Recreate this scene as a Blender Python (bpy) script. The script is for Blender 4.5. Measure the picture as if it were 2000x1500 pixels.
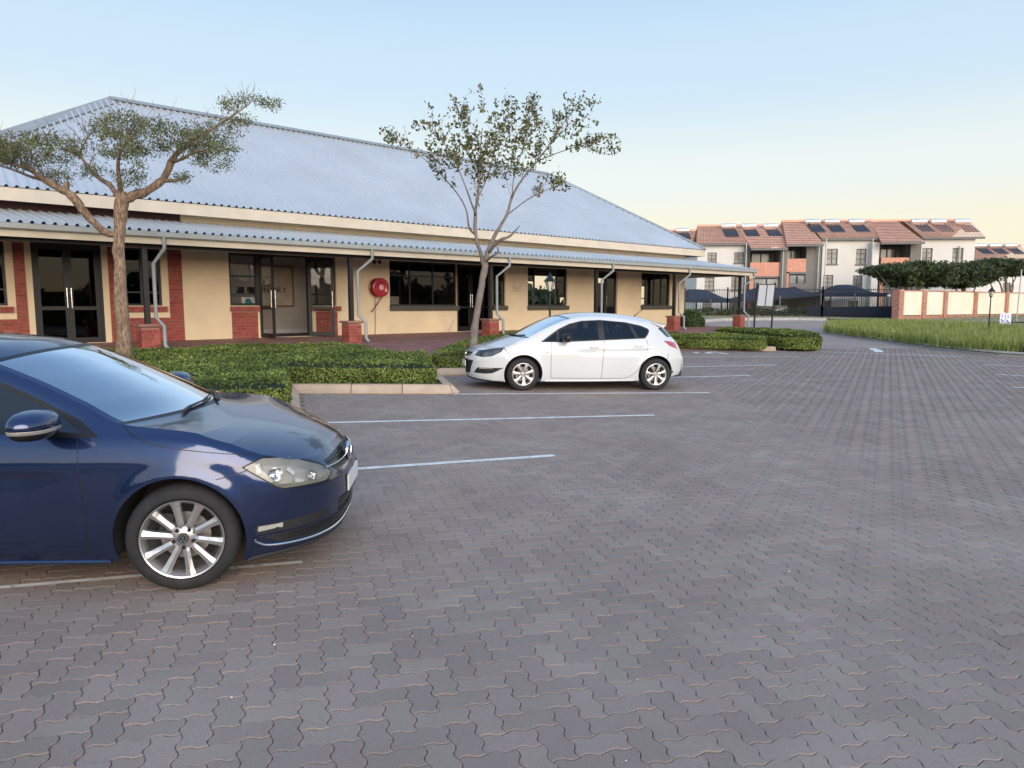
import bpy, bmesh, math, random
import numpy as np
from mathutils import Vector, Matrix
from mathutils.geometry import delaunay_2d_cdt
random.seed(7); RNG = np.random.default_rng(11)
for o in list(bpy.data.objects): bpy.data.objects.remove(o)
SC = bpy.context.scene; COL = SC.collection
# ------------------------------------------------------------ camera
F = 1400.0; CZ = 1.68; PIT = math.atan(153/F); cp, sp = math.cos(PIT), math.sin(PIT)
cd = bpy.data.cameras.new('camera'); cam = bpy.data.objects.new('camera', cd); COL.objects.link(cam)
cd.sensor_fit = 'HORIZONTAL'; cd.sensor_width = 36; cd.lens = 36*F/2000; cd.clip_end = 3000; cd.clip_start = 0.05
cam.location = (0, 0, CZ); cam.rotation_euler = (math.pi/2-PIT, 0, 0); SC.camera = cam
# ------------------------------------------------------------ light
SUN_EL = math.radians(9); SUN_AZ = math.radians(162)      # compass bearing of the low sun, behind the viewer
w = bpy.data.worlds.new('World'); SC.world = w; w.use_nodes = True
nt = w.node_tree; N_ = nt.nodes; L_ = nt.links; N_.clear()
out = N_.new('ShaderNodeOutputWorld'); bg = N_.new('ShaderNodeBackground')
sky = N_.new('ShaderNodeTexSky'); sky.sky_type = 'NISHITA'; sky.sun_disc = False
sky.sun_elevation = SUN_EL; sky.sun_rotation = SUN_AZ
tc = N_.new('ShaderNodeTexCoord'); sx = N_.new('ShaderNodeSeparateXYZ'); L_.new(tc.outputs['Generated'], sx.inputs[0])
mr = N_.new('ShaderNodeMapRange'); mr.inputs[1].default_value = -0.05; mr.inputs[2].default_value = 0.75
L_.new(sx.outputs['Z'], mr.inputs[0])
ramp = N_.new('ShaderNodeValToRGB'); cr = ramp.color_ramp; cr.interpolation = 'EASE'
def s2l(c): return tuple(((v/255)/12.92 if v/255 <= .04045 else (((v/255)+.055)/1.055)**2.4) for v in c)+(1,)
EXPO = 0.45
def sk(c): return tuple(v/2**EXPO/.88 for v in s2l(c)[:3])+(1,)
stops = [(0.0, (228, 200, 165)), (0.07, (250, 229, 192)), (0.17, (247, 239, 214)), (0.27, (234, 241, 237)), (0.42, (205, 228, 244)), (0.62, (176, 210, 244)), (1.0, (142, 184, 236))]
cr.elements[0].position = stops[0][0]; cr.elements[0].color = sk(stops[0][1])
cr.elements[1].position = stops[-1][0]; cr.elements[1].color = sk(stops[-1][1])
for p_, c_ in stops[1:-1]:
    e = cr.elements.new(p_); e.color = sk(c_)
L_.new(mr.outputs[0], ramp.inputs[0])
sc_ = N_.new('ShaderNodeMix'); sc_.data_type = 'RGBA'; sc_.blend_type = 'MULTIPLY'; sc_.inputs[0].default_value = 1
L_.new(sky.outputs[0], sc_.inputs[6]); sc_.inputs[7].default_value = (0.10, 0.10, 0.10, 1)
mx = N_.new('ShaderNodeMix'); mx.data_type = 'RGBA'; mx.inputs[0].default_value = 0.86
L_.new(sc_.outputs[2], mx.inputs[6]); L_.new(ramp.outputs[0], mx.inputs[7])
L_.new(mx.outputs[2], bg.inputs[0]); bg.inputs[1].default_value = 1.0
L_.new(bg.outputs[0], out.inputs[0])
sl = bpy.data.lights.new('sun', 'SUN'); sun = bpy.data.objects.new('sun', sl); COL.objects.link(sun)
sl.energy = 3.5; sl.angle = math.radians(62); sl.color = (1.0, 0.86, 0.73)
sd = Vector((math.sin(SUN_AZ)*math.cos(SUN_EL), math.cos(SUN_AZ)*math.cos(SUN_EL), math.sin(SUN_EL)))
sun.rotation_euler = sd.to_track_quat('Z', 'Y').to_euler()
vs = SC.view_settings; vs.view_transform = 'Standard'; vs.look = 'None'; vs.exposure = EXPO; vs.gamma = 1; vs.use_curve_mapping = False
# ------------------------------------------------------------ camera mathematics used to set real distances out
def ray(x, y):
    a = (x-1000)/F; b = -(y-750)/F
    return (a, cp+b*sp, b*cp-sp)
def sstep(t): t = np.clip(t, 0, 1); return t*t*(3-2*t)
def G(x, y):
    """height of the paved ground"""
    c = -.02*np.clip(np.asarray(x, float)+1, -3, 5)*(1-sstep((np.asarray(y, float)-24)/18))
    return .008*np.clip(np.asarray(y, float)-4, 0, 40)+c+.40*sstep((np.asarray(y, float)-44)/20)
def gp(px, py, dz=0.0):
    """point on the ground seen at a place in the photograph"""
    r = ray(px, py); k = 5.0
    for _ in range(60):
        z = float(G(r[0]*k, r[1]*k))+dz
        k2 = (z-CZ)/r[2] if r[2] < -1e-4 else 200
        k = .5*k+.5*min(k2, 200)
    return Vector((r[0]*k, r[1]*k, CZ+r[2]*k))
def hp(px, py, z):
    r = ray(px, py); k = (z-CZ)/r[2]; return Vector((r[0]*k, r[1]*k, z))
def at(px, py, Y):
    r = ray(px, py); k = Y/r[1]; return Vector((r[0]*k, Y, CZ+r[2]*k))
class Frame:
    """vertical plane family: u runs along bearing, D is the distance from the origin"""
    def __init__(s, bearing):
        a = math.radians(bearing); s.U = (math.sin(a), math.cos(a)); s.N = (-s.U[1], s.U[0])
    def px(s, x, y, D):
        r = ray(x, y); k = D/(r[0]*s.N[0]+r[1]*s.N[1]); return (r[0]*s.U[0]+r[1]*s.U[1])*k, CZ+r[2]*k
    def P(s, u, D, z): return Vector((s.U[0]*u+s.N[0]*D, s.U[1]*u+s.N[1]*D, z))
# ------------------------------------------------------------ scene tree helpers
def tag(o, label=None, cat=None, group=None, kind=None):
    if label: o['label'] = label
    if cat: o['category'] = cat
    if group: o['group'] = group
    if kind: o['kind'] = kind
    return o
def empty(name, loc=(0, 0, 0), rz=0, label=None, cat=None, group=None):
    o = bpy.data.objects.new(name, None); COL.objects.link(o); o.location = loc; o.rotation_euler = (0, 0, rz)
    return tag(o, label, cat, group)
def link(name, me, m=None, parent=None, loc=None, rot=None):
    o = bpy.data.objects.new(name, me); COL.objects.link(o)
    if m is not None and not me.materials: me.materials.append(m)
    if parent: o.parent = parent
    if loc is not None: o.location = loc
    if rot is not None: o.rotation_euler = rot
    return o
def copy_tree(o, parent=None):
    c = o.copy(); COL.objects.link(c); c.parent = parent
    for ch in [k for k in bpy.data.objects if k.parent == o]: copy_tree(ch, c)
    return c
class MB:
    def __init__(s): s.v = []; s.f = []; s.mi = []
    def add(s, vs, fs, m=0):
        b = len(s.v); s.v += [tuple(v) for v in vs]; s.f += [tuple(b+i for i in f) for f in fs]; s.mi += [m]*len(fs)
    def quad(s, a, b, c, d, m=0): s.add([a, b, c, d], [(0, 1, 2, 3)], m)
    def hexa(s, c8, m=0):
        s.add(c8, [(0, 3, 2, 1), (4, 5, 6, 7), (0, 1, 5, 4), (1, 2, 6, 5), (2, 3, 7, 6), (3, 0, 4, 7)], m)
    def box(s, x0, y0, z0, x1, y1, z1, m=0):
        s.hexa([(x0, y0, z0), (x1, y0, z0), (x1, y1, z0), (x0, y1, z0), (x0, y0, z1), (x1, y0, z1), (x1, y1, z1), (x0, y1, z1)], m)
    def fbox(s, fr, u0, u1, d0, d1, z0, z1, m=0):
        P = fr.P
        s.hexa([P(u0, d0, z0), P(u1, d0, z0), P(u1, d1, z0), P(u0, d1, z0), P(u0, d0, z1), P(u1, d0, z1), P(u1, d1, z1), P(u0, d1, z1)], m)
    def tube(s, pts, rad, n=8, m=0, cap=True):
        pts = [Vector(p) for p in pts]
        if not hasattr(rad, '__len__'): rad = [rad]*len(pts)
        base = len(s.v); prev = None
        for i, p in enumerate(pts):
            t = (pts[min(i+1, len(pts)-1)]-pts[max(i-1, 0)]).normalized()
            if prev is None:
                a = Vector((0, 0, 1)) if abs(t.z) < .9 else Vector((1, 0, 0)); prev = (a-t*a.dot(t)).normalized()
            prev = (prev-t*prev.dot(t)).normalized(); q = t.cross(prev)
            for k in range(n):
                an = 2*math.pi*k/n; s.v.append(tuple(p+(prev*math.cos(an)+q*math.sin(an))*rad[i]))
        for i in range(len(pts)-1):
            for k in range(n):
                a = base+i*n+k; b = base+i*n+(k+1) % n; s.f.append((a, b, b+n, a+n)); s.mi.append(m)
        if cap:
            s.f.append(tuple(base+k for k in range(n))[::-1]); s.mi.append(m)
            e = base+(len(pts)-1)*n; s.f.append(tuple(e+k for k in range(n))); s.mi.append(m)
    def lathe(s, prof, n=32, axis='y', c=(0, 0, 0), m=0):
        """prof: (radius, along-axis)"""
        base = len(s.v)
        for r, a in prof:
            for k in range(n):
                t = 2*math.pi*k/n
                if axis == 'y': s.v.append((c[0]+r*math.cos(t), c[1]+a, c[2]+r*math.sin(t)))
                elif axis == 'x': s.v.append((c[0]+a, c[1]+r*math.cos(t), c[2]+r*math.sin(t)))
                else: s.v.append((c[0]+r*math.cos(t), c[1]+r*math.sin(t), c[2]+a))
        for i in range(len(prof)-1):
            for k in range(n):
                a = base+i*n+k; b = base+i*n+(k+1) % n; s.f.append((a, b, b+n, a+n)); s.mi.append(m)
    def prism(s, poly, z0, z1, m=0):
        n = len(poly); b = len(s.v)
        for z in (z0, z1):
            for p in poly: s.v.append((p[0], p[1], z))
        s.f.append(tuple(b+i for i in range(n))[::-1]); s.f.append(tuple(b+n+i for i in range(n))); s.mi += [m, m]
        for i in range(n):
            j = (i+1) % n; s.f.append((b+i, b+j, b+n+j, b+n+i)); s.mi.append(m)
    def mesh(s, name, mats, smooth=False, bevel=0):
        me = bpy.data.meshes.new(name); me.from_pydata(s.v, [], s.f); 
        if not isinstance(mats, (list, tuple)): mats = [mats]
        for m in mats: me.materials.append(m)
        if len(mats) > 1: me.polygons.foreach_set('material_index', s.mi)
        bm = bmesh.new(); bm.from_mesh(me); bmesh.ops.recalc_face_normals(bm, faces=bm.faces)
        if bevel: bmesh.ops.bevel(bm, geom=[e for e in bm.edges if len(e.link_faces) == 2 and e.calc_face_angle(0) > .5], offset=bevel, segments=2, affect='EDGES', profile=.5, clamp_overlap=True)
        bm.to_mesh(me); bm.free()
        if smooth:
            me.polygons.foreach_set('use_smooth', [True]*len(me.polygons))
            if smooth != 'all': me.set_sharp_from_angle(angle=math.radians(38))
        me.update(); return me
    def build(s, name, mats, parent=None, smooth=False, bevel=0, loc=None, rot=None):
        return link(name, s.mesh(name, mats, smooth, bevel), None, parent, loc, rot)
def npmesh(name, V, Fc, m, tint=None, smooth=False):
    V = np.asarray(V, np.float32); Fc = np.asarray(Fc, np.int32); k = Fc.shape[1]
    me = bpy.data.meshes.new(name); me.vertices.add(len(V)); me.vertices.foreach_set('co', V.ravel())
    me.loops.add(Fc.size); me.loops.foreach_set('vertex_index', Fc.ravel())
    me.polygons.add(len(Fc)); me.polygons.foreach_set('loop_start', np.arange(0, Fc.size, k, dtype=np.int32))
    if smooth: me.polygons.foreach_set('use_smooth', np.ones(len(Fc), bool))
    me.update(calc_edges=True)
    if not smooth: me.shade_flat()
    if tint is not None:
        a = me.attributes.new('tint', 'FLOAT', 'POINT'); a.data.foreach_set('value', np.asarray(tint, np.float32))
    if m is not None: me.materials.append(m)
    return me
# ------------------------------------------------------------ materials
MATS = {}
def mat(name, col, rough=.7, metal=0, var=.12, vscale=3.0, bump=0, bscale=60, coat=0, coatr=.04, tint=0, col2=None, spec=.5, detail=6, objtint=0, sheen=0, transl=0, bdist=.01, speck=0, cior=1.75, stretch=1, dirt=0, dirtcol=(.12, .1, .08), tscale=None):
    m = bpy.data.materials.new(name); m.use_nodes = True; n = m.node_tree.nodes; l = m.node_tree.links
    p = n['Principled BSDF']; p.inputs['Roughness'].default_value = rough; p.inputs['Metallic'].default_value = metal
    p.inputs['Coat Weight'].default_value = coat; p.inputs['Coat Roughness'].default_value = coatr
    p.inputs['Specular IOR Level'].default_value = spec
    if coat: p.inputs['Coat IOR'].default_value = cior
    tcn = n.new('ShaderNodeTexCoord'); src = tcn.outputs['Object']
    ge = n.new('ShaderNodeNewGeometry')
    if tscale == 'world': src = ge.outputs['Position']
    if stretch != 1:
        mpn = n.new('ShaderNodeMapping'); mpn.inputs['Scale'].default_value = (1, 1, stretch); l.new(src, mpn.inputs[0]); src = mpn.outputs[0]
    c1 = tuple(col)+(1,); c2 = tuple(col2)+(1,) if col2 else tuple(min(1, v*(1+var*2)) for v in col)+(1,)
    c0 = tuple(v*(1-var) for v in col)+(1,)
    nz = n.new('ShaderNodeTexNoise'); nz.inputs['Scale'].default_value = vscale; nz.inputs['Detail'].default_value = detail; l.new(src, nz.inputs['Vector'])
    rp = n.new('ShaderNodeValToRGB'); rp.color_ramp.elements[0].color = c0; rp.color_ramp.elements[0].position = .32
    rp.color_ramp.elements[1].color = c2; rp.color_ramp.elements[1].position = .72; l.new(nz.outputs[0], rp.inputs[0])
    cout = rp.outputs[0]
    if speck:
        n4 = n.new('ShaderNodeTexNoise'); n4.inputs['Scale'].default_value = 260; n4.inputs['Detail'].default_value = 3; l.new(src, n4.inputs['Vector'])
        m4 = n.new('ShaderNodeMapRange'); m4.inputs[1].default_value = .3; m4.inputs[2].default_value = .7; m4.inputs[3].default_value = 1-speck; m4.inputs[4].default_value = 1+speck; l.new(n4.outputs[0], m4.inputs[0])
        h4 = n.new('ShaderNodeHueSaturation'); l.new(cout, h4.inputs['Color']); l.new(m4.outputs[0], h4.inputs['Value']); cout = h4.outputs[0]
    if tint or objtint:
        if objtint:
            oi = n.new('ShaderNodeObjectInfo'); tv = oi.outputs['Random']; amt = objtint
        else:
            at_ = n.new('ShaderNodeAttribute'); at_.attribute_name = 'tint'; tv = at_.outputs['Fac']; amt = tint
        mr_ = n.new('ShaderNodeMapRange'); mr_.inputs[3].default_value = 1-amt; mr_.inputs[4].default_value = 1+amt; l.new(tv, mr_.inputs[0])
        hs = n.new('ShaderNodeHueSaturation'); l.new(cout, hs.inputs['Color']); l.new(mr_.outputs[0], hs.inputs['Value'])
        mr2 = n.new('ShaderNodeMath'); mr2.operation = 'MULTIPLY'; mr2.inputs[1].default_value = 17.0; l.new(tv, mr2.inputs[0])
        fr = n.new('ShaderNodeMath'); fr.operation = 'FRACT'; l.new(mr2.outputs[0], fr.inputs[0])
        mr3 = n.new('ShaderNodeMapRange'); mr3.inputs[3].default_value = .5-.03*min(1, amt*3); mr3.inputs[4].default_value = .5+.02*min(1, amt*3); l.new(fr.outputs[0], mr3.inputs[0]); l.new(mr3.outputs[0], hs.inputs['Hue'])
        cout = hs.outputs[0]
    if dirt:
        n3 = n.new('ShaderNodeTexNoise'); n3.inputs['Scale'].default_value = vscale*.35; n3.inputs['Detail'].default_value = 8; l.new(src, n3.inputs['Vector'])
        r3 = n.new('ShaderNodeValToRGB'); r3.color_ramp.elements[0].position = .5; r3.color_ramp.elements[1].position = .78; r3.color_ramp.elements[1].color = (dirt,)*3+(1,); r3.color_ramp.elements[0].color = (0, 0, 0, 1)
        l.new(n3.outputs[0], r3.inputs[0])
        mm = n.new('ShaderNodeMix'); mm.data_type = 'RGBA'; l.new(r3.outputs[0], mm.inputs[0]); l.new(cout, mm.inputs[6]); mm.inputs[7].default_value = tuple(dirtcol)+(1,)
        cout = mm.outputs[2]
    l.new(cout, p.inputs['Base Color'])
    if bump:
        n2 = n.new('ShaderNodeTexNoise'); n2.inputs['Scale'].default_value = bscale; n2.inputs['Detail'].default_value = 4; l.new(src, n2.inputs['Vector'])
        bp = n.new('ShaderNodeBump'); bp.inputs['Strength'].default_value = bump; bp.inputs['Distance'].default_value = bdist; l.new(n2.outputs[0], bp.inputs['Height']); l.new(bp.outputs[0], p.inputs['Normal'])
    if transl:
        o_ = n['Material Output']; tr = n.new('ShaderNodeBsdfTranslucent'); l.new(cout, tr.inputs[0]); ms = n.new('ShaderNodeMixShader'); ms.inputs[0].default_value = transl
        l.new(p.outputs[0], ms.inputs[1]); l.new(tr.outputs[0], ms.inputs[2]); l.new(ms.outputs[0], o_.inputs[0])
    MATS[name] = m; return m
def glassmat(name, tintc, ior=1.5, refl=1.0, rough=.02):
    """thin glass sheet: fresnel reflection over a tinted clear pane"""
    m = bpy.data.materials.new(name); m.use_nodes = True; n = m.node_tree.nodes; l = m.node_tree.links; n.clear()
    o = n.new('ShaderNodeOutputMaterial'); tr = n.new('ShaderNodeBsdfTransparent'); tr.inputs[0].default_value = tuple(tintc)+(1,)
    gl = n.new('ShaderNodeBsdfGlossy'); gl.inputs['Roughness'].default_value = rough; gl.inputs[0].default_value = (1, 1, 1, 1)
    fr = n.new('ShaderNodeFresnel'); fr.inputs[0].default_value = ior; mu = n.new('ShaderNodeMath'); mu.operation = 'MULTIPLY'; mu.use_clamp = True; mu.inputs[1].default_value = refl
    l.new(fr.outputs[0], mu.inputs[0]); ms = n.new('ShaderNodeMixShader'); l.new(mu.outputs[0], ms.inputs[0]); l.new(tr.outputs[0], ms.inputs[1]); l.new(gl.outputs[0], ms.inputs[2]); l.new(ms.outputs[0], o.inputs[0])
    MATS[name] = m; return m
# ------------------------------------------------------------ common materials
mat('paver', (.318, .246, .205), rough=.82, speck=.22, var=.10, vscale=.9, bump=.25, bscale=220, tint=.10, col2=(.360, .284, .240), tscale='world', dirt=.16, dirtcol=(.20, .13, .12))
mat('paver_near', (.318, .246, .205), rough=.82, speck=.22, var=.10, vscale=.9, bump=.25, bscale=220, objtint=.10, col2=(.360, .284, .240), tscale='world', dirt=.16, dirtcol=(.20, .13, .12))
mat('grout', (.125, .10, .088), rough=.95, var=.3, vscale=9, tscale='world')
mat('soil', (.05, .038, .028), rough=.95, var=.4, vscale=8, bump=.5, bscale=30)
mat('kerb', (.56, .42, .30), rough=.85, var=.08, vscale=4, bump=.35, bscale=90, tscale='world', dirt=.25, dirtcol=(.25, .19, .14), objtint=.05)
mat('kerb_pale', (.44, .40, .34), rough=.85, var=.1, vscale=4, bump=.35, bscale=90, tscale='world', dirt=.2, dirtcol=(.25, .22, .18), objtint=.05)
mat('far_road', (.342, .268, .226), rough=.8, var=.08, vscale=.7, bump=.1, bscale=40, tscale='world')
mat('verge', (.30, .29, .17), rough=.95, var=.3, vscale=1.2, bump=.4, bscale=40, col2=(.40, .36, .22), tscale='world')
mat('brick_pave', (.30, .165, .135), rough=.85, var=.15, vscale=3, bump=.2, bscale=80, tscale='world', tint=.15)
def paintmat():
    m = mat('road_paint', (.88, .84, .78), rough=.6, var=.12, vscale=6, tscale='world')
    n = m.node_tree.nodes; l = m.node_tree.links; o = n['Material Output']; p = n['Principled BSDF']
    g_ = n.new('ShaderNodeNewGeometry'); nz = n.new('ShaderNodeTexNoise'); nz.inputs['Scale'].default_value = 14; nz.inputs['Detail'].default_value = 8; nz.inputs['Roughness'].default_value = .75; l.new(g_.outputs['Position'], nz.inputs['Vector'])
    r = n.new('ShaderNodeValToRGB'); r.color_ramp.elements[0].position = .36; r.color_ramp.elements[0].color = (.45,)*3+(1,); r.color_ramp.elements[1].position = .44; r.color_ramp.elements[1].color = (.93,)*3+(1,); l.new(nz.outputs[0], r.inputs[0])
    l.new(r.outputs[0], p.inputs['Alpha'])
paintmat()
# ------------------------------------------------------------ the ground sheet (bedding sand between the pavers, open land beyond)
def gridsheet(name, xs, ys, zf, m, kind='structure', hole=None):
    X, Y = np.meshgrid(xs, ys); Z = zf(X, Y); V = np.stack([X, Y, Z], -1).reshape(-1, 3)
    nx, ny = len(xs), len(ys); i, j = np.meshgrid(np.arange(nx-1), np.arange(ny-1)); a = (j*nx+i).ravel()
    Fc = np.stack([a, a+1, a+nx+1, a+nx], -1)
    if hole is not None:
        c = V[Fc].mean(1); Fc = Fc[~hole(c[:, 0], c[:, 1])]
    o = link(name, npmesh(name, V, Fc, m, smooth=True)); tag(o, kind=kind); return o
xs = np.unique(np.concatenate([np.linspace(-900, -40, 12), np.linspace(-40, 60, 201), np.linspace(60, 900, 12)]))
ys = np.unique(np.concatenate([np.linspace(-900, -20, 12), np.linspace(-20, 90, 221), np.linspace(90, 1500, 12)]))
gridsheet('ground', xs, ys, lambda x, y: G(x, y)-.0075, MATS['grout'])
# ------------------------------------------------------------ interlocking pavers, herringbone
UN = .1125; TH = math.radians(72.6)
E1 = np.array([math.sin(TH), math.cos(TH)]); E2 = np.array([-E1[1], E1[0]])
def edge(p, q):
    d = (q[0]-p[0], q[1]-p[1]); nn = (-d[1], d[0]); a = .085
    f = lambda t, h: (p[0]+d[0]*t+nn[0]*h, p[1]+d[1]*t+nn[1]*h)
    # S shaped edge, the same seen from both ends
    return [p, f(.22, a), f(.40, a*.75), f(.60, -a*.75), f(.78, -a)]
def outline():
    c = [(0, 0), (1, 0), (2, 0), (2, 1), (1, 1), (0, 1)]
    pts = []
    for i in range(6): pts += edge(c[i], c[(i+1) % 6])
    return np.array(pts)-np.array([1, .5])
OUT = outline(); NO = len(OUT)
def inset(P, d):
    prv = np.roll(P, 1, 0); nxt = np.roll(P, -1, 0); t = nxt-prv; n = np.stack([-t[:, 1], t[:, 0]], -1); n /= np.linalg.norm(n, axis=1)[:, None]
    return P+n*d
O_top = inset(OUT, .045)*UN; O_rim = inset(OUT, .016)*UN
PV = np.concatenate([np.c_[O_top, np.zeros(NO)], np.c_[O_rim, np.full(NO, -.0022)], np.c_[O_rim, np.full(NO, -.035)]])
def ring(a, b, n): return [(a+i, b+i, b+(i+1) % n, a+(i+1) % n) for i in range(n)]
me_p = bpy.data.meshes.new('paver'); me_p.from_pydata([tuple(v) for v in PV], [], [tuple(range(NO))]+ring(0, NO, NO)+ring(NO, 2*NO, NO)); me_p.materials.append(MATS['paver_near'])
me_p.update()
kerb_line = []   # outer foot of the planted beds, left to right, filled below
A0 = gp(583, 768); A1 = gp(884, 769); A2 = gp(850, 734)
e1 = (A1-A0); e1.z = 0; back = (A2-A1); back.z = 0
back = Vector((E2[0], E2[1], 0))*3.0; e1v = Vector((E1[0], E1[1], 0))*e1.length
def gz(v, dz=0): return Vector((v.x, v.y, float(G(v.x, v.y))+dz))
C0 = A0; Cm1 = C0-back; Cm2 = Cm1-e1v; Cm3 = Cm2-back; Cm4 = Cm3-e1v*1.0; Cm5 = Cm4-back*1.0; Cm6 = Cm5-e1v*2
B0 = gp(850, 733); B1 = B0+e1v*1.05; B2 = B1+back*.95; B3 = gp(1330, 683.0)
B4 = gp(1516, 685.5); B5 = gp(1560, 685.5); B6 = gp(1578, 684)
FOOT = [gz(p) for p in (Cm6, Cm5, Cm4, Cm3, Cm2, Cm1, C0, A1, B0, B1, B2, B3, B4)]
def inside(poly, x, y):
    x = np.asarray(x); y = np.asarray(y); r = np.zeros(x.shape, bool); n = len(poly)
    for i in range(n):
        x1, y1 = poly[i][0], poly[i][1]; x2, y2 = poly[(i+1) % n][0], poly[(i+1) % n][1]
        if y1 == y2: continue
        c = ((y1 > y) != (y2 > y)) & (x < (x2-x1)*(y-y1)/(y2-y1)+x1); r ^= c
    return r
BED = [(p.x, p.y) for p in FOOT]+[(B4.x+3, B4.y+14), (-30, 40), (-30, 0)]
ILF = [gp(*q) for q in ((1610, 652), (1650, 658), (1700, 664.5), (1750, 671), (1800, 678.5), (1850, 685), (1900, 690.5), (1950, 695), (2000, 698.5), (2100, 704))]
ISL = [(p.x, p.y) for p in ILF]+[(40, 30), (40, 36), (ILF[0].x+3, ILF[0].y+3)]
Y_END = 27.0
ii, jj = np.meshgrid(np.arange(-330, 420), np.arange(-160, 330)); ii = ii.ravel(); jj = jj.ravel()
ty = (ii-jj) % 4; keep = (ty == 0) | (ty == 3); ii, jj, ty = ii[keep], jj[keep], ty[keep]
cx = np.where(ty == 0, ii+1.0, ii+.5)*UN; cy = np.where(ty == 0, jj+.5, jj+1.0)*UN
WX = cx*E1[0]+cy*E2[0]; WY = cx*E1[1]+cy*E2[1]
vis = (WY > -.6) & (WY < Y_END) & (np.abs(WX) < WY*.80+4.5)
vis &= ~inside(BED, WX, WY) & ~inside(ISL, WX, WY)
WX, WY, ty = WX[vis], WY[vis], ty[vis]
order = np.argsort(WX**2+WY**2); WX, WY, ty = WX[order], WY[order], ty[order]
hstreak = np.sin(WX*1.7+3*np.sin(WY*.23))*.5
PAV = link('parking_pavement', gridsheet('tmp_sheet', np.linspace(-40, 60, 61), np.linspace(Y_END-.3, 64, 40), lambda x, y: G(x, y)-.002, MATS['far_road'], hole=lambda x, y: inside(BED, x, y)).data)
bpy.data.objects.remove(bpy.data.objects['tmp_sheet']); tag(PAV, kind='structure')
near = 0; idx_far = []
ang0 = math.atan2(E1[1], E1[0])
for k in range(len(WX)):
    # in view of the camera?
    d = WY[k]*cp-(G(WX[k], WY[k])-CZ)*sp; yy = 750-F*((WY[k]*sp+(G(WX[k], WY[k])-CZ)*cp)/d); xx = 1000+F*WX[k]/d
    if near < 298 and -30 < xx < 2030 and yy < 1520:
        o = link('paver', me_p, None, PAV, (WX[k], WY[k], float(G(WX[k], WY[k]))+random.uniform(-.0012, .0012)), (random.gauss(0, .004), random.gauss(0, .004), ang0+(0 if ty[k] == 0 else math.pi/2)+random.gauss(0, .006)))
        near += 1
    else: idx_far.append(k)
idx = np.array(idx_far)
def pavers(sel, name, detail, parent):
    n = len(sel); P = PV if detail else PV[:2*NO]
    a = ang0+np.where(ty[sel] == 0, 0, math.pi/2)+RNG.normal(0, .005, n); ca, sa = np.cos(a), np.sin(a)
    x = P[None, :, 0]*ca[:, None]-P[None, :, 1]*sa[:, None]+WX[sel][:, None]; y = P[None, :, 0]*sa[:, None]+P[None, :, 1]*ca[:, None]+WY[sel][:, None]
    z = P[None, :, 2]+G(WX[sel], WY[sel])[:, None]+RNG.normal(0, .0006, n)[:, None]+(x-WX[sel][:, None])*RNG.normal(0, .003, n)[:, None]+(y-WY[sel][:, None])*RNG.normal(.0, .003, n)[:, None]
    z += (x-WX[sel][:, None])*-.02+(y-WY[sel][:, None])*.008
    V = np.stack([x, y, z], -1).reshape(-1, 3); np_ = P.shape[0]; off = (np.arange(n)*np_)[:, None]
    me = bpy.data.meshes.new(name); nq = 2 if detail else 1
    loops = [(off+np.arange(NO)[None]).ravel()]; starts = [np.arange(n)*NO]
    if True:
        R = np.array(ring(0, NO, NO)+(ring(NO, 2*NO, NO) if detail else [])).ravel()
        loops.append((off+R[None]).ravel()); starts.append(n*NO+np.arange(n*NO*nq)*4)
    lo = np.concatenate(loops).astype(np.int32); st = np.concatenate(starts).astype(np.int32)
    me.vertices.add(len(V)); me.vertices.foreach_set('co', V.astype(np.float32).ravel()); me.loops.add(len(lo)); me.loops.foreach_set('vertex_index', lo)
    me.polygons.add(len(st)); me.polygons.foreach_set('loop_start', st); me.update(calc_edges=True); me.shade_flat()
    t = np.clip(RNG.random(n)*.85+.15*(.5+hstreak[sel]), 0, 1)
    at_ = me.attributes.new('tint', 'FLOAT', 'POINT'); at_.data.foreach_set('value', np.repeat(t, np_).astype(np.float32))
    me.materials.append(MATS['paver']); o = link(name, me, None, parent); tag(o, kind='stuff'); return o
nearsel = idx[WY[idx] < 10.5]; farsel = idx[WY[idx] >= 10.5]
pavers(np.concatenate([nearsel]), 'pavers', True, PAV); pavers(farsel, 'pavers', False, PAV)
print('PAVERS', near, len(nearsel), len(farsel))
# ------------------------------------------------------------ painted bay lines
def strip(name, p, q, wd, parent=None, dz=.0035):
    n = max(2, int((q-p).length/.5)); t = (q-p); t.z = 0; t.normalize(); s_ = Vector((-t.y, t.x, 0))*wd/2
    mb = MB(); prev = None
    for i in range(n+1):
        c = p.lerp(q, i/n); j = random.uniform(-.004, .004); a = c+s_*(1+j*20); b = c-s_*(1-j*20)
        a = gz(a, dz); b = gz(b, dz)
        if prev: mb.quad(prev[0], a, b, prev[1])
        prev = (a, b)
    o = mb.build(name, MATS['road_paint'], parent); tag(o, kind='structure') if not parent else None; return o
LN = [((560, 925), (1083, 890), .10), ((610, 826.5), (1278, 811), .10), ((886, 770), (1386, 767), .10), ((1250, 737), (1466, 733.5), .10), ((1250, 717.5), (1517, 713), .10), ((1250, 696.5), (1562, 696.5), .08),
      ((-60, 1153), (590, 1098), .045), ((1578, 686), (1882, 697), .10), ((1920, 711.5), (2030, 717.5), .09), ((1944, 731), (2030, 736), .09), ((1975, 756), (2040, 760), .09)]
for a, b, wd in LN: strip('bay_line', gp(*a), gp(*b), wd)
def decal(name, polys, m='road_paint'):
    mb = MB()
    for pl in polys: mb.add([gz(gp(*p), .004) for p in pl], [tuple(range(len(pl)))])
    return tag(mb.build(name, MATS[m]), kind='structure')
decal('lane_arrow', [[(1697, 680), (1711, 680.3), (1716, 682.8), (1719, 682.6), (1727, 688), (1706, 687.6), (1708, 685.8), (1701, 683.5)]])
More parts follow.
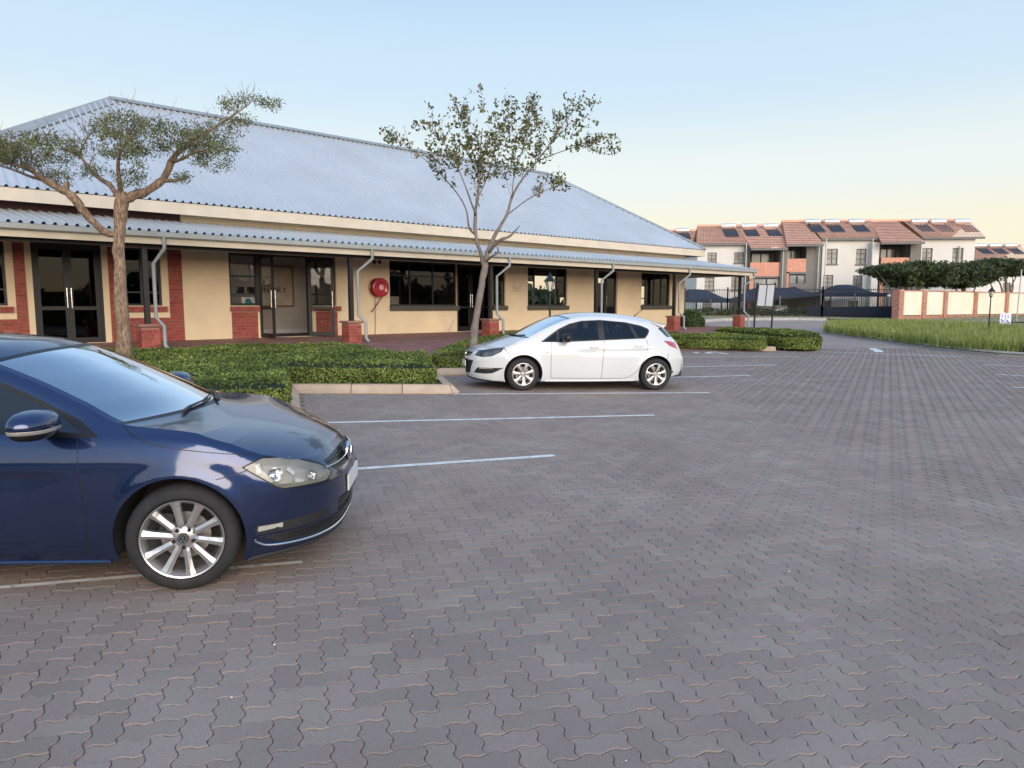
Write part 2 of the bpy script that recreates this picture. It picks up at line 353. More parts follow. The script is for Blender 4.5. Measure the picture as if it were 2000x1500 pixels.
decal('wheelchair_marking', [[(1354, 688), (1365, 688), (1365, 689.6), (1354, 689.6)], [(1376, 689), (1384, 687.4), (1402, 687), (1402, 688.2), (1388, 688.6), (1395, 690.6), (1380, 690.6)],
       [(1398, 689.2), (1412, 690.4), (1425, 691.2), (1424, 692), (1409, 691.6)], [(1406, 688.6), (1421, 690), (1419, 690.5), (1404, 689.2)]])
# ------------------------------------------------------------ kerbs: every stone its own piece
def kerb(name, pts, m, side=1, wtop=.16, wslope=.12, h=.15, step=1.0, gap=.012):
    root = None; pts = [Vector(p) for p in pts]
    # resample with rounded corners
    seg = []; L = 0; cum = [0]
    for i in range(len(pts)-1): L += (pts[i+1]-pts[i]).length; cum.append(L)
    def pos(s):
        s = max(0, min(L, s))
        for i in range(len(pts)-1):
            if s <= cum[i+1]+1e-6: return pts[i].lerp(pts[i+1], (s-cum[i])/max(1e-6, cum[i+1]-cum[i]))
        return pts[-1]
    cuts = []
    for i in range(len(pts)-1):
        n = max(1, round((cum[i+1]-cum[i])/step)); cuts += [cum[i]+(cum[i+1]-cum[i])*k/n for k in range(n)]
    cuts.append(L)
    def frame(s):
        # mitred offset direction
        i = next((k for k in range(1, len(cum)-1) if abs(cum[k]-s) < 1e-5), None)
        if i is not None:
            a = (pts[i]-pts[i-1]).normalized(); b = (pts[i+1]-pts[i]).normalized(); na = Vector((-a.y, a.x, 0)); nb = Vector((-b.y, b.x, 0)); m_ = (na+nb); m_.normalize(); return m_*(1/max(.5, m_.dot(na)))*side
        t = (pos(s+.01)-pos(s-.01)); t.z = 0; t.normalize(); return Vector((-t.y, t.x, 0))*side
    prof = [(0, -.05), (0, .035), (wslope*.25, .055), (wslope*.9, h-.015), (wslope+.02, h), (wslope+wtop, h), (wslope+wtop, -.05)]
    root = empty(name); tag(root, kind='structure')
    for k in range(len(cuts)-1):
        s0, s1 = cuts[k], cuts[k+1]; ln = s1-s0; g0, g1 = s0+gap/2, s1-gap/2; mb = MB()
        R = []
        for s in (g0, g1):
            n_ = frame(s0 if s == g0 else s1); c = pos(s); z = float(G(c.x, c.y)); R.append([(c.x+n_.x*a, c.y+n_.y*a, z+b+random.uniform(-.002, .002)) for a, b in prof])
        mb.add(R[0]+R[1], [tuple(range(7))[::-1], tuple(range(7, 14))]+[(i, (i+1) % 7, 7+(i+1) % 7, 7+i) for i in range(7)])
        mb.build('kerb_stone', m, root, bevel=.006)
    return root
kerb('kerb', [FOOT[i] for i in range(0, 8)]+[gz(A1+Vector((.12, .12, 0))), gz(B0+Vector((.1, .0, 0)))]+[FOOT[9], FOOT[10], FOOT[11], FOOT[12]], MATS['kerb'])
kerb('kerb_of_grass_island', [ILF[0]+Vector((.4, 1.6, 0)), ILF[0]]+ILF[1:], MATS['kerb_pale'], step=1.2)
fk = [gp(*q, ) for q in ((1250, 636), (1330, 633.5), (1370, 630.5), (1415, 626.8), (1480, 625.6), (1560, 625.6), (1615, 626.5))]
kerb('kerb_of_far_verge', fk, MATS['kerb_pale'], step=3, wtop=.3, wslope=.2, h=.2)
nk = MB()
for a, b in ((B4, B5), (B5, B6)): pass
nose = [gz(B6+Vector((dx, dy, 0))) for dx, dy in ((-.55, .0), (-.1, -.02), (.12, .35), (.1, .9))]
kerb('kerb_of_hedge_nose', nose, MATS['kerb_pale'], step=.5)
# beds of soil behind the kerbs
FR = Frame(48)
def bedz(x, y):
    D = FR.N[0]*x+FR.N[1]*y
    return D
def bed(name, poly, zf, m, kind='structure'):
    vs_ = [Vector(p[:2]) for p in poly]; bb = np.array([p[:2] for p in poly]); st_ = .5
    pts = [Vector(p[:2]) for p in poly]; ed = [(i, (i+1) % len(poly)) for i in range(len(poly))]
    for x in np.arange(bb[:, 0].min(), bb[:, 0].max(), st_):
        for y in np.arange(bb[:, 1].min(), bb[:, 1].max(), st_):
            if inside(poly, np.array([x]), np.array([y]))[0]: pts.append(Vector((x, y)))
    v, e, f, _, _, _ = delaunay_2d_cdt(pts, ed, [], 1, 1e-4)
    V = [(p[0], p[1], zf(p[0], p[1])) for p in v]
    return tag(link(name, npmesh(name, V, [tuple(t) for t in f if len(t) == 3], m, smooth=True)), kind=kind)
def kerbinner(p): return (p.x, p.y)
offs = [(p+Vector((-.16, .2, 0))) for p in FOOT]
DW = 16.85
W0 = FR.P(-6, DW, 0); W1 = FR.P(30.5, DW, 0)
def bedheight(x, y):
    D = FR.N[0]*x+FR.N[1]*y; z0 = float(G(x, y))+.10; df = min(((x-a.x-(b.x-a.x)*q)**2+(y-a.y-(b.y-a.y)*q)**2)**.5 for a, b, q in ((a, b, min(1, max(0, ((x-a.x)*(b.x-a.x)+(y-a.y)*(b.y-a.y))/((b.x-a.x)**2+(b.y-a.y)**2)))) for a, b in zip(offs[1:-1], offs[2:]))); t = df/(df+max(0, DW-D)+1e-3); u = FR.U[0]*x+FR.U[1]*y
    top = .66-.30*float(sstep((u-29.3)/4.5)); return z0*(1-t)+max(z0, top)*t
bed('planting_bed', [(p.x, p.y) for p in offs[1:]]+[(B4.x+.3, B4.y+1.2), (W1.x, W1.y), (W0.x, W0.y)], bedheight, MATS['soil'])
bed('paving_at_hedge_nose', [(gp(1480, 684).x, gp(1480, 684).y+.1), (gp(1578, 685).x, gp(1578, 685).y), (gp(1590, 650).x, gp(1590, 650).y), (gp(1400, 648).x, gp(1400, 648).y)], lambda x, y: float(G(x, y))+.06, MATS['brick_pave'])
# far land: verges, island soil
bed('island_soil', ISL, lambda x, y: float(G(x, y))+.10, MATS['verge'])
fv = [gp(*q) for q in ((1250, 636), (1330, 633), (1415, 626), (1560, 625), (1700, 626.5), (1850, 633), (2000, 632), (2200, 632))]
bed('grass_verge', [(p.x, p.y+.4) for p in fv]+[(75, 66), (75, 95), (-20, 95), (-20, 70)], lambda x, y: float(G(x, y))+.09, MATS['verge'])
# ------------------------------------------------------------ the long shop building
mat('plaster_cream', (.80, .65, .44), rough=.9, var=.05, vscale=1.2, bump=.12, bscale=120, tscale='world', dirt=.18, dirtcol=(.45, .36, .25))
mat('fascia_cream', (.60, .53, .43), rough=.7, var=.05, vscale=2, tscale='world')
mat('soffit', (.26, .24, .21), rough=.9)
mat('brick_red', (.30, .075, .055), rough=.8, var=.2, vscale=14, bump=.2, bscale=150, tscale='world', objtint=.16)
mat('brick_red_joined', (.30, .075, .055), rough=.8, var=.25, vscale=9, bump=.2, bscale=150, tscale='world', tint=.16)
mat('mortar', (.34, .17, .13), rough=.95, var=.1)
mat('dark_alu', (.022, .022, .024), rough=.42, var=.05, metal=.1)
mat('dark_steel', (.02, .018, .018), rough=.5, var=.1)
mat('sill_dark', (.085, .08, .068), rough=.8, var=.08)
mat('roof_steel', (.62, .65, .67), rough=.38, metal=.42, var=.04, vscale=.6, tscale='world', bump=.03, bscale=8)
mat('ridge_steel', (.36, .38, .38), rough=.5, metal=.3, var=.06)
mat('gutter_grey', (.42, .45, .45), rough=.45, metal=.2, var=.05)
mat('pipe_grey', (.30, .32, .335), rough=.5, var=.08)
mat('maroon', (.055, .018, .018), rough=.7)
mat('chrome', (.75, .75, .75), rough=.18, metal=1, var=.02)
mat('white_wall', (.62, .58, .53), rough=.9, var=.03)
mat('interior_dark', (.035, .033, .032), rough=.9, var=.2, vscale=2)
mat('interior_mid', (.10, .09, .08), rough=.9, var=.2, vscale=2)
mat('frame_wood', (.33, .20, .09), rough=.6)
mat('board_cream', (.66, .55, .42), rough=.7)
mat('ink', (.02, .018, .016), rough=.7)
mat('hose_red', (.42, .012, .03), rough=.42, var=.08, coat=.3)
mat('hose_pale', (.75, .42, .42), rough=.5)
mat('hose_dark', (.11, .02, .02), rough=.7)
mat('white_paint', (.78, .78, .76), rough=.5, var=.04)
mat('teal', (.02, .22, .27), rough=.5)
mat('black_plastic', (.012, .012, .013), rough=.45)
mat('paper', (.62, .55, .48), rough=.8)
glassmat('pane_glass', (.50, .50, .50), 1.5, .9, .015)
glassmat('pane_clear', (.80, .80, .80), 1.5, .8, .015)
SHOP = empty('shop_building', tuple(FR.P(15, 20, .78)), 0, 'long cream and red brick shop building with pale blue steel roof and veranda', 'building')
inv = Matrix.Translation(-Vector(SHOP.location))
def pt(mb, name, mats, parent=SHOP, **k):
    off = Vector(SHOP.location)
    mb.v = [(v[0]-off.x, v[1]-off.y, v[2]-off.z) for v in mb.v]
    return mb.build(name, mats, parent, **k)
FL = .78
U_ = lambda x, y=600, D=20.0: FR.px(x, y, D)[0]
Z_ = lambda x, y, D=20.0: FR.px(x, y, D)[1]
WT, WS = 3.13, 1.68           # window head, sill
END = U_(1335, 640)
D = 20.0
w0 = (U_(-80), U_(15.5, 590)); w1 = (U_(243, 540), U_(315, 540)); w2 = (U_(448, 550), U_(505, 550)); dr = (U_(508.5, 600), U_(606, 600)); w2b = (U_(608.5, 550), U_(656, 550))
d0 = (U_(64, 550), U_(203.5, 600))
w3 = (U_(761, 550), U_(893, 550)); rec = (U_(893, 620), U_(962, 600)); w3b = (U_(963, 600), U_(987, 560)); w4 = (U_(1031, 550), U_(1108, 550)); d5 = (U_(1166, 580), U_(1206, 560)); w6 = (U_(1253, 560), U_(1309, 560))
opens = [(w0[0], w0[1], WS, WT), (d0[0], d0[1], FL, WT+.03), (w1[0], w1[1], WS, WT), (w2[0], w2[1], WS, WT), (w2[1], dr[0], WS, WT), (dr[0], dr[1], FL, WT), (dr[1], w2b[1], WS, WT),
         (w3[0], w3[1], WS, WT), (rec[0], rec[1], FL, WT), (w3b[0], w3b[1], WS, WT), (w4[0], w4[1], WS, WT), (d5[0], d5[1], FL, WT), (w6[0], w6[1], WS, WT)]
us = sorted(set([-3.0, END]+[v for o in opens for v in o[:2]])); zs = sorted(set([.3, 4.3]+[v for o in opens for v in o[2:]]))
mb = MB()
for a, b in zip(us[:-1], us[1:]):
    if b-a < 1e-5: continue
    zc_prev = None
    for c, d in zip(zs[:-1], zs[1:]):
        mu, mz = (a+b)/2, (c+d)/2
        if any(o[0] < mu < o[1] and o[2] < mz < o[3] for o in opens): continue
        P = FR.P; mb.quad(P(a, D, c), P(b, D, c), P(b, D, d), P(a, D, d))
P = FR.P
for o in opens:
    t = .16
    mb.quad(P(o[0], D, o[2]), P(o[0], D+t, o[2]), P(o[0], D+t, o[3]), P(o[0], D, o[3])); mb.quad(P(o[1], D, o[2]), P(o[1], D, o[3]), P(o[1], D+t, o[3]), P(o[1], D+t, o[2]))
    mb.quad(P(o[0], D, o[3]), P(o[0], D+t, o[3]), P(o[1], D+t, o[3]), P(o[1], D, o[3])); mb.quad(P(o[0], D, o[2]), P(o[1], D, o[2]), P(o[1], D+t, o[2]), P(o[0], D+t, o[2]))
mb.quad(P(END, D, .3), P(END, D+9.8, .3), P(END, D+9.8, 4.3), P(END, D, 4.3)); mb.quad(P(-3, D, .3), P(-3, D+9.8, .3), P(-3, D+9.8, 4.3), P(-3, D, 4.3)); mb.quad(P(-3, D+9.8, .3), P(END, D+9.8, .3), P(END, D+9.8, 4.3), P(-3, D+9.8, 4.3))
pt(mb, 'wall', MATS['plaster_cream'])
# rooms behind the glass
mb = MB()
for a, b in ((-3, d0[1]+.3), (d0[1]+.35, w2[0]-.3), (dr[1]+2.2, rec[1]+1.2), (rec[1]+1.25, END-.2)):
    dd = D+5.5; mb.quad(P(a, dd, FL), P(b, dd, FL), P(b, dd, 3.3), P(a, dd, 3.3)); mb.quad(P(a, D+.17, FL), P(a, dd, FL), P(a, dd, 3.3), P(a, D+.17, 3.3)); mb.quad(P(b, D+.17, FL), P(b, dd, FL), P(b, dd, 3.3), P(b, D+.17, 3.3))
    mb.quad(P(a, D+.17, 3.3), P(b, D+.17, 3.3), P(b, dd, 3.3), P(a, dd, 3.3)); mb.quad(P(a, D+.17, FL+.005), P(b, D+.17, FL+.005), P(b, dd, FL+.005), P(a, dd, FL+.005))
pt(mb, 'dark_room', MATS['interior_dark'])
mb = MB(); a, b, dd = w2[0]-.25, dr[1]+2.1, D+2.4
mb.quad(P(a, dd, FL), P(b, dd, FL), P(b, dd, 3.3), P(a, dd, 3.3)); mb.quad(P(a, D+.17, FL), P(a, dd, FL), P(a, dd, 3.3), P(a, D+.17, 3.3)); mb.quad(P(b, D+.17, FL), P(b, dd, FL), P(b, dd, 3.3), P(b, D+.17, 3.3)); mb.quad(P(a, D+.17, 3.3), P(b, D+.17, 3.3), P(b, dd, 3.3), P(a, dd, 3.3))
pt(mb, 'shop_room', MATS['white_wall'])
mb = MB(); mb.fbox(FR, a+.01, b-.01, dd-.03, dd-.005, FL, FL+.14); pt(mb, 'skirting', MATS['white_paint'])
mb = MB(); mb.quad(P(a, D+.0, FL+.006), P(b, D+.0, FL+.006), P(b, dd, FL+.006), P(a, dd, FL+.006)); pt(mb, 'shop_floor', MATS['interior_mid'])
# ---- brickwork: a mortar panel with every brick standing 5 mm proud
BR = []            # queued bricks (u, D, z, width, parent)
def rnd(a, b): return random.uniform(a, b)
me_b = {}
def brickmesh(wd, hh):
    key = (round(wd, 3), round(hh, 3))
    if key not in me_b:
        mb = MB(); mb.fbox(FR, -wd/2, wd/2, -.006, .03, -hh/2, hh/2); me_b[key] = mb.mesh('brick', MATS['brick_red'], bevel=0)
    return me_b[key]
joined_v, n_brick = {}, 0
BRICKS = []
def brickpanel(u0, u1, z0, z1, Dp=20.0, name='brick_panel', soldier=False, parent=SHOP, u_dir=None):
    mb = MB(); mb.fbox(FR, u0, u1, Dp-.012, Dp+.05, z0, z1); o = pt(mb, name, MATS['mortar'], parent)
    bw, bh = (.073, .222) if soldier else (.222, .073); g = .010
    nr = max(1, round((z1-z0)/(bh+g))); ph = (z1-z0)/nr
    if soldier: nr = 1; ph = z1-z0
    for r in range(nr):
        x = u0-(0 if soldier or r % 2 == 0 else (bw+g)/2)
        while x < u1-.02:
            a, b = max(x, u0)+g/2, min(x+bw+g, u1)-g/2
            if b-a > .03: BRICKS.append((o, (a+b)/2, Dp-.014, z0+(r+.5)*ph, b-a, ph-g))
            x += bw+g
    return o
A_l = U_(24.5, 500); A_r = U_(51.5, 560); B_l = U_(213, 560); B_r = U_(235, 560); C_l = U_(326.5, 500); C_r = U_(356.5, 560)
zb0 = 1.37                                    # top of the brick dado below the cream border
brickpanel(-3, A_l, .72, zb0); brickpanel(A_l, A_r, .72, WT-.01)
brickpanel(B_l, B_r, .72, WT-.01); brickpanel(B_r, C_l, .72, zb0); brickpanel(C_l, C_r, .72, WT-.01)
brickpanel(U_(452.5, 620), U_(503.5, 620), .72, 1.50); brickpanel(U_(617, 620), U_(659, 620), .72, 1.50)
for a, b in ((-3, w0[1]+.09), (B_r+.12, w1[1]+.1), (w2[0]-.02, dr[0]-.03), (dr[1]+.03, w2b[1]+.12)):
    brickpanel(a, b, WS-.155, WS-.02, 19.93, 'brick_sill', True)
brickpanel(END-.3, END, .40, .72, 19.97)
# dark ledges of the other windows
for a, b in ((w3[0]-.02, w3[1]+.03), (w3b[0]-.02, w3b[1]+.06), (w4[0]-.03, w4[1]+.04), (w6[0]-.04, w6[1]+.06)):
    mb = MB(); mb.fbox(FR, a, b, 19.9, 20.1, WS-.16, WS-.0); pt(mb, 'window_ledge', MATS['sill_dark'], bevel=.008)
# ---- windows
def window(o, mull, trans, Dw=20.1, fw=.05, glass='pane_glass', name='window', cut=None):
    """mull: u positions of mullions; trans: list of (cell index or None, z)"""
    u0, u1, z0, z1 = o; mb = MB(); f = fw
    for a, b, c, d in ((u0, u0+f, z0, z1), (u1-f, u1, z0, z1), (u0+f, u1-f, z1-f, z1), (u0+f, u1-f, z0, z0+f)): mb.fbox(FR, a, b, Dw-.03, Dw+.03, c, d)
    edges = [u0+f]+list(mull)+[u1-f]
    for m_ in mull: mb.fbox(FR, m_-f*.5, m_+f*.5, Dw-.028, Dw+.028, z0+f, z1-f)
    cells = []
    for k in range(len(edges)-1):
        a = edges[k]+(f*.5 if k else 0); b = edges[k+1]-(f*.5 if k < len(edges)-2 else 0)
        tz = sorted(z for c, z in trans if c is None or c == k); zz = [z0+f]+tz+[z1-f]
        for z in tz: mb.fbox(FR, a, b, Dw-.026, Dw+.026, z-f*.4, z+f*.4)
        for q in range(len(zz)-1): cells.append((a, b, zz[q]+(f*.4 if q else 0), zz[q+1]-(f*.4 if q < len(zz)-2 else 0)))
    fr_ = pt(mb, name, MATS['dark_alu'], bevel=0)
    for a, b, c, d in cells:
        mb = MB(); j = rnd(-.0025, .0025); mb.quad(P(a, Dw+j, c), P(b, Dw-j, c), P(b, Dw-j, d), P(a, Dw+j, d)); pt(mb, 'pane', MATS[glass], fr_)
    return fr_
def lerp(a, b, t): return a+(b-a)*t
window((w0[0], w0[1], WS, WT), [lerp(*w0, .5)], [(None, 2.05), (None, 2.62)])
window((w1[0], w1[1], WS, WT), [lerp(*w1, .46)], [(None, 2.55), (None, 2.02)])
window((w2[0], w2[1], WS, WT), [], [(None, 2.5), (None, 2.0)], fw=.07, glass='pane_clear')
window((dr[1]+.0, w2b[1], WS, WT), [lerp(dr[1], w2b[1], .3)], [(None, 2.5), (None, 2.02)], fw=.06, glass='pane_clear')
window((w3[0], w3[1], WS, WT), [U_(803, 560), U_(848, 560)], [(None, 2.66)], fw=.045)
window((w3b[0], w3b[1], WS, WT), [], [(None, 2.56)])
window((w4[0], w4[1], WS, WT), [U_(1046, 560), U_(1089, 560)], [(0, 2.62), (0, 2.02), (2, 2.62), (2, 2.02)])
window((w6[0], w6[1], WS, WT), [U_(1263.5, 560), U_(1280, 560), U_(1294, 560)], [(0, 2.55), (0, 2.0), (3, 2.55), (3, 2.02)])
# ---- doors
def leaf(u0, u1, z0, z1, Dd, name='door', mid=1.62, fw=.09, glass='pane_glass', origin=None, ang=0, handle=0):
    """a glazed leaf; origin/ang swings it about a vertical hinge"""
    mb = MB(); f = fw
    def tr(mbx):
        if origin is None: return
        c, s = math.cos(ang), math.sin(ang); o = FR.P(origin, Dd, 0); r = []
        for v in mbx.v:
            x, y = v[0]-o.x, v[1]-o.y; r.append((o.x+x*c-y*s, o.y+x*s+y*c, v[2]))
        mbx.v = r
    for a, b, c, d in ((u0, u0+f, z0, z1), (u1-f, u1, z0, z1), (u0+f, u1-f, z1-f, z1), (u0+f, u1-f, z0, z0+f*1.3), (u0+f, u1-f, mid-.045, mid+.045)): mb.fbox(FR, a, b, Dd-.022, Dd+.022, c, d)
    tr(mb); fr_ = pt(mb, name, MATS['dark_alu'])
    for c, d in ((z0+f*1.3, mid-.045), (mid+.045, z1-f)):
        mb = MB(); mb.quad(P(u0+f, Dd, c), P(u1-f, Dd, c), P(u1-f, Dd, d), P(u0+f, Dd, d)); tr(mb); pt(mb, 'pane', MATS[glass], fr_)
    if handle:
        hu = u1-f*.5 if handle > 0 else u0+f*.5
        for sgn in (-1, 1):
            mb = MB(); mb.tube([FR.P(hu, Dd-.06*sgn, 1.62), FR.P(hu, Dd-.06*sgn, 2.1)], .014, 8)
            for zz in (1.7, 2.02): mb.tube([FR.P(hu, Dd, zz), FR.P(hu, Dd-.06*sgn, zz)], .008, 6)
            tr(mb); pt(mb, 'handle', MATS['chrome'], fr_, smooth=True)
    return fr_
m0 = lerp(*d0, .5)
mb = MB()
for a, b, c, e in ((d0[0], d0[0]+.06, FL, WT), (d0[1]-.06, d0[1], FL, WT), (d0[0]+.06, d0[1]-.06, WT-.04, WT+.03)): mb.fbox(FR, a, b, D+.02, D+.14, c, e)
pt(mb, 'door_frame', MATS['dark_alu'])
leaf(d0[0]+.06, m0, FL+.01, WT-.04, D+.08, handle=1); leaf(m0, d0[1]-.06, FL+.01, WT-.04, D+.08, handle=-1)
mb = MB()
for a, b, c, e in ((dr[0]-.09, dr[0], FL, WT), (dr[1], dr[1]+.0, FL, WT), (dr[0], dr[1], WT-.05, WT)):
    if b > a: mb.fbox(FR, a, b, D+.02, D+.14, c, e)
mb.fbox(FR, dr[1]-.05, dr[1]-.001, D+.02, D+.14, FL, WT-.05)
pt(mb, 'door_frame', MATS['dark_alu'])
lw = (dr[1]-dr[0])/2*1.0
leaf(dr[0], dr[0]+lw, FL+.01, WT-.05, D-.0, glass='pane_clear', origin=dr[0], ang=math.radians(-84), handle=1)
leaf(dr[1]-.05-lw, dr[1]-.05, FL+.01, WT-.05, D-.0, glass='pane_clear', origin=dr[1]-.05, ang=math.radians(140), handle=-1)
# recessed entrance
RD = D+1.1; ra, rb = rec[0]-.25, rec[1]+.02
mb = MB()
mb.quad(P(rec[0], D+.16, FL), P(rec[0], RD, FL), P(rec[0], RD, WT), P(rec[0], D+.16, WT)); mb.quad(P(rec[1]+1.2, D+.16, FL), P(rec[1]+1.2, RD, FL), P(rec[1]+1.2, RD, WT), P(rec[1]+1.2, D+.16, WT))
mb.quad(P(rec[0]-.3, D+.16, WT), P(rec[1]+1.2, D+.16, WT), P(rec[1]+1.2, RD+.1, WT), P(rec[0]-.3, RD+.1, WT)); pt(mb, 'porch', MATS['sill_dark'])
q = [U_(896, 600, RD)-.1, U_(919, 600, RD), U_(942, 600, RD), U_(965, 600, RD), rec[1]+1.2]
for k in range(4): leaf(q[k], q[k+1], FL+.01, WT-.01, RD, mid=1.62, handle=(1 if k == 0 else -1 if k == 1 else 0))
mb = MB(); mb.quad(P(rec[0]-.3, D, FL+.004), P(rec[1]+1.2, D, FL+.004), P(rec[1]+1.2, RD, FL+.004), P(rec[0]-.3, RD, FL+.004)); pt(mb, 'porch_floor', MATS['interior_mid'])
# far door with its sidelight
m5 = lerp(*d5, .47)
window((d5[0], m5, FL, WT), [], [(None, 1.3), (None, 2.0), (None, 2.6)], fw=.06, name='sidelight')
leaf(m5, d5[1], FL+.01, WT-.01, D+.1, mid=1.3, handle=-1)
# cream borders around the brick-framed windows
# ---- place the bricks: the 296 that show largest as their own pieces
def bdist(b):
    p = FR.P(b[1], b[2], b[3]); return p.y/ (1 if b[4] > .15 else .6)
def vis_b(b):
    p = FR.P(b[1], b[2], b[3]); d = p.y*cp-(p.z-CZ)*sp; x = 1000+F*p.x/d; return -10 < x < 2010
BRICKS2 = [b for b in BRICKS if vis_b(b)]; BRICKS2.sort(key=bdist)
off = Vector(SHOP.location); chosen = set(id(b) for b in BRICKS2[:296])
for b in BRICKS2[:296]:
    link('brick', brickmesh(b[4], b[5]), None, b[0], FR.P(b[1], b[2]+rnd(-.002, .001), b[3])-off)
rest = {}
for b in BRICKS:
    if id(b) not in chosen: rest.setdefault(b[0].name, (b[0], []))[1].append(b)
for k, (par, lst) in rest.items():
    mb = MB()
    for b in lst: mb.fbox(FR, b[1]-b[4]/2, b[1]+b[4]/2, b[2]-.006+rnd(-.002, .001), b[2]+.02, b[3]-b[5]/2, b[3]+b[5]/2)
    tv = np.repeat(RNG.random(len(lst)), 8); o = pt(mb, 'bricks', MATS['brick_red_joined'], par); a_ = o.data.attributes.new('tint', 'FLOAT', 'POINT'); a_.data.foreach_set('value', tv.astype(np.float32)); tag(o, kind='stuff')
# ------------------------------------------------------------ roofs of ribbed sheet
EA_D, EA_Z, RI_D, RI_Z = 19.5, 4.26, 24.9, 7.86
ES, EE = FR.px(-237, 346, 19.5)[0], FR.px(1376, 490, 19.5)[0]; RS, RE = FR.px(214, 197, 24.9)[0], FR.px(1070, 343, 24.9)[0]
def ribbed(name, pf, u0, u1, vtop, pitch=.195, h=.05, mats='roof_steel', rib=.045):
    """pf(u, v, lift) -> point, v from 0 (eave) to vtop(u); ribs along v"""
    mb = MB(); n = int((u1-u0)/pitch); cols = []
    for k in range(n+1):
        u = u0+k*pitch
        for du, l in ((0, 0), (pitch-rib-.035, 0), (pitch-rib-.012, h), (pitch-.012, h)):
            if u+du <= u1: cols.append((u+du, l))
    cols.append((u1, 0)); P0 = [pf(u, 0, l) for u, l in cols]; P1 = [pf(u, max(0.0, vtop(u)), l) for u, l in cols]
    nn = len(cols); mb.add(P0+P1, [(i, i+1, nn+i+1, nn+i) for i in range(nn-1)])
    # dark closed ends below the sheet edge
    P2 = [pf(u, 0.0, -.012) for u, l in cols]
    return pt(mb, name, MATS[mats])
LS = math.hypot(RI_D-EA_D, RI_Z-EA_Z); cs_, sn_ = (RI_D-EA_D)/LS, (RI_Z-EA_Z)/LS
def fr_top(u):
    if u < RS: return (u-ES)/(RS-ES)*LS
    if u > RE: return (EE-u)/(EE-RE)*LS
    return LS
ribbed('main_roof', lambda u, v, l: FR.P(u, EA_D-.06+cs_*v-sn_*l, EA_Z+.03+sn_*v+cs_*l), ES, EE, fr_top)
# hipped ends and the rear slope
BD = 2*RI_D-EA_D
mb = MB(); mb.add([P(EE, EA_D-.05, EA_Z+.03), P(EE, BD, EA_Z+.03), P(RE, RI_D, RI_Z)], [(0, 1, 2)]); mb.add([P(ES, EA_D-.05, EA_Z+.03), P(RS, RI_D, RI_Z), P(ES, BD, EA_Z+.03)], [(0, 1, 2)])
mb.add([P(ES, BD, EA_Z+.03), P(RS, RI_D, RI_Z), P(RE, RI_D, RI_Z), P(EE, BD, EA_Z+.03)], [(0, 1, 2, 3)]); pt(mb, 'rear_roof', MATS['roof_steel'])
def capping(p, q, wd=.16):
    mb = MB(); t = (q-p).normalized(); s_ = t.cross(Vector((0, 0, 1))).normalized()
    a = [p+s_*wd-Vector((0, 0, wd*.30)), p+Vector((0, 0, .07)), p-s_*wd-Vector((0, 0, wd*.30))]; b = [x+(q-p) for x in a]; mb.add(a+b, [(0, 1, 4, 3), (1, 2, 5, 4), (0, 3, 5, 2), (0, 2, 1), (3, 4, 5)])
    pt(mb, 'ridge_capping', MATS['ridge_steel'])
capping(P(RS, RI_D, RI_Z+.07), P(RE, RI_D, RI_Z+.07), .26); capping(P(EE, EA_D-.05, EA_Z+.09), P(RE, RI_D, RI_Z+.07), .18); capping(P(ES, EA_D-.05, EA_Z+.08), P(RS, RI_D, RI_Z+.05), .3)
mb = MB(); mb.fbox(FR, ES, EE, EA_D-.03, EA_D+.0, EA_Z-.27, EA_Z+.02); mb.fbox(FR, EE-.03, EE+.0, EA_D+.002, BD, EA_Z-.27, EA_Z+.018); pt(mb, 'fascia', MATS['fascia_cream'])
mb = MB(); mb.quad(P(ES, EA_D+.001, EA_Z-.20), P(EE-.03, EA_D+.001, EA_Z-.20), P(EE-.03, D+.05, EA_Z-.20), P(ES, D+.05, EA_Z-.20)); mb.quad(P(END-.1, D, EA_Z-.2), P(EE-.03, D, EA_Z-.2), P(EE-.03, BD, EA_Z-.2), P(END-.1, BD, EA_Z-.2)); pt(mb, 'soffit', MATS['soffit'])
mb = MB(); mb.fbox(FR, -3, U_(351, 430), D-.04, D-.002, 3.86, 4.14); pt(mb, 'clerestory_strip', MATS['maroon'])
# veranda
VG_D, VZ, VW = 17.15, 3.27, 3.80; VE = FR.px(1476, 528, 17.15)[0]
LV = math.hypot(D-VG_D, VW-VZ); cv, sv = (D-VG_D)/LV, (VW-VZ)/LV
ribbed('veranda_roof', lambda u, v, l: FR.P(u, VG_D-.05+cv*v-sv*l, VZ+.03+sv*v+cv*l), -3.2, VE, lambda u: LV if u < END-.0 else LV*(VE-u)/(VE-END))
mb = MB(); mb.add([P(VE, VG_D-.05, VZ+.03), P(VE, D+9, VZ+.03), P(END, D+9, VW), P(END, D, VW)], [(0, 1, 2, 3)]); pt(mb, 'side_veranda_roof', MATS['roof_steel'])
mb = MB(); mb.fbox(FR, -3.2, VE, VG_D+.02, VG_D+.05, VZ-.24, VZ-.0); mb.fbox(FR, VE-.03, VE, VG_D+.052, D+9, VZ-.24, VZ); pt(mb, 'veranda_fascia', MATS['fascia_cream'])
mb = MB(); gp_ = [(-.115, .0), (-.10, -.10), (-.04, -.125), (.015, -.125), (.015, -.01), (.005, -.01), (.005, -.115), (-.04, -.115), (-.09, -.09), (-.105, .0)]
pa = [P(-3.2, VG_D+a, VZ+.02+b) for a, b in gp_]; pb = [P(VE+.02, VG_D+a, VZ+.02+b) for a, b in gp_]; n_ = len(gp_)
mb.add(pa+pb, [(i, (i+1) % n_, n_+(i+1) % n_, n_+i) for i in range(n_)]+[tuple(range(n_))[::-1], tuple(range(n_, 2*n_))]); pt(mb, 'gutter', MATS['gutter_grey'])
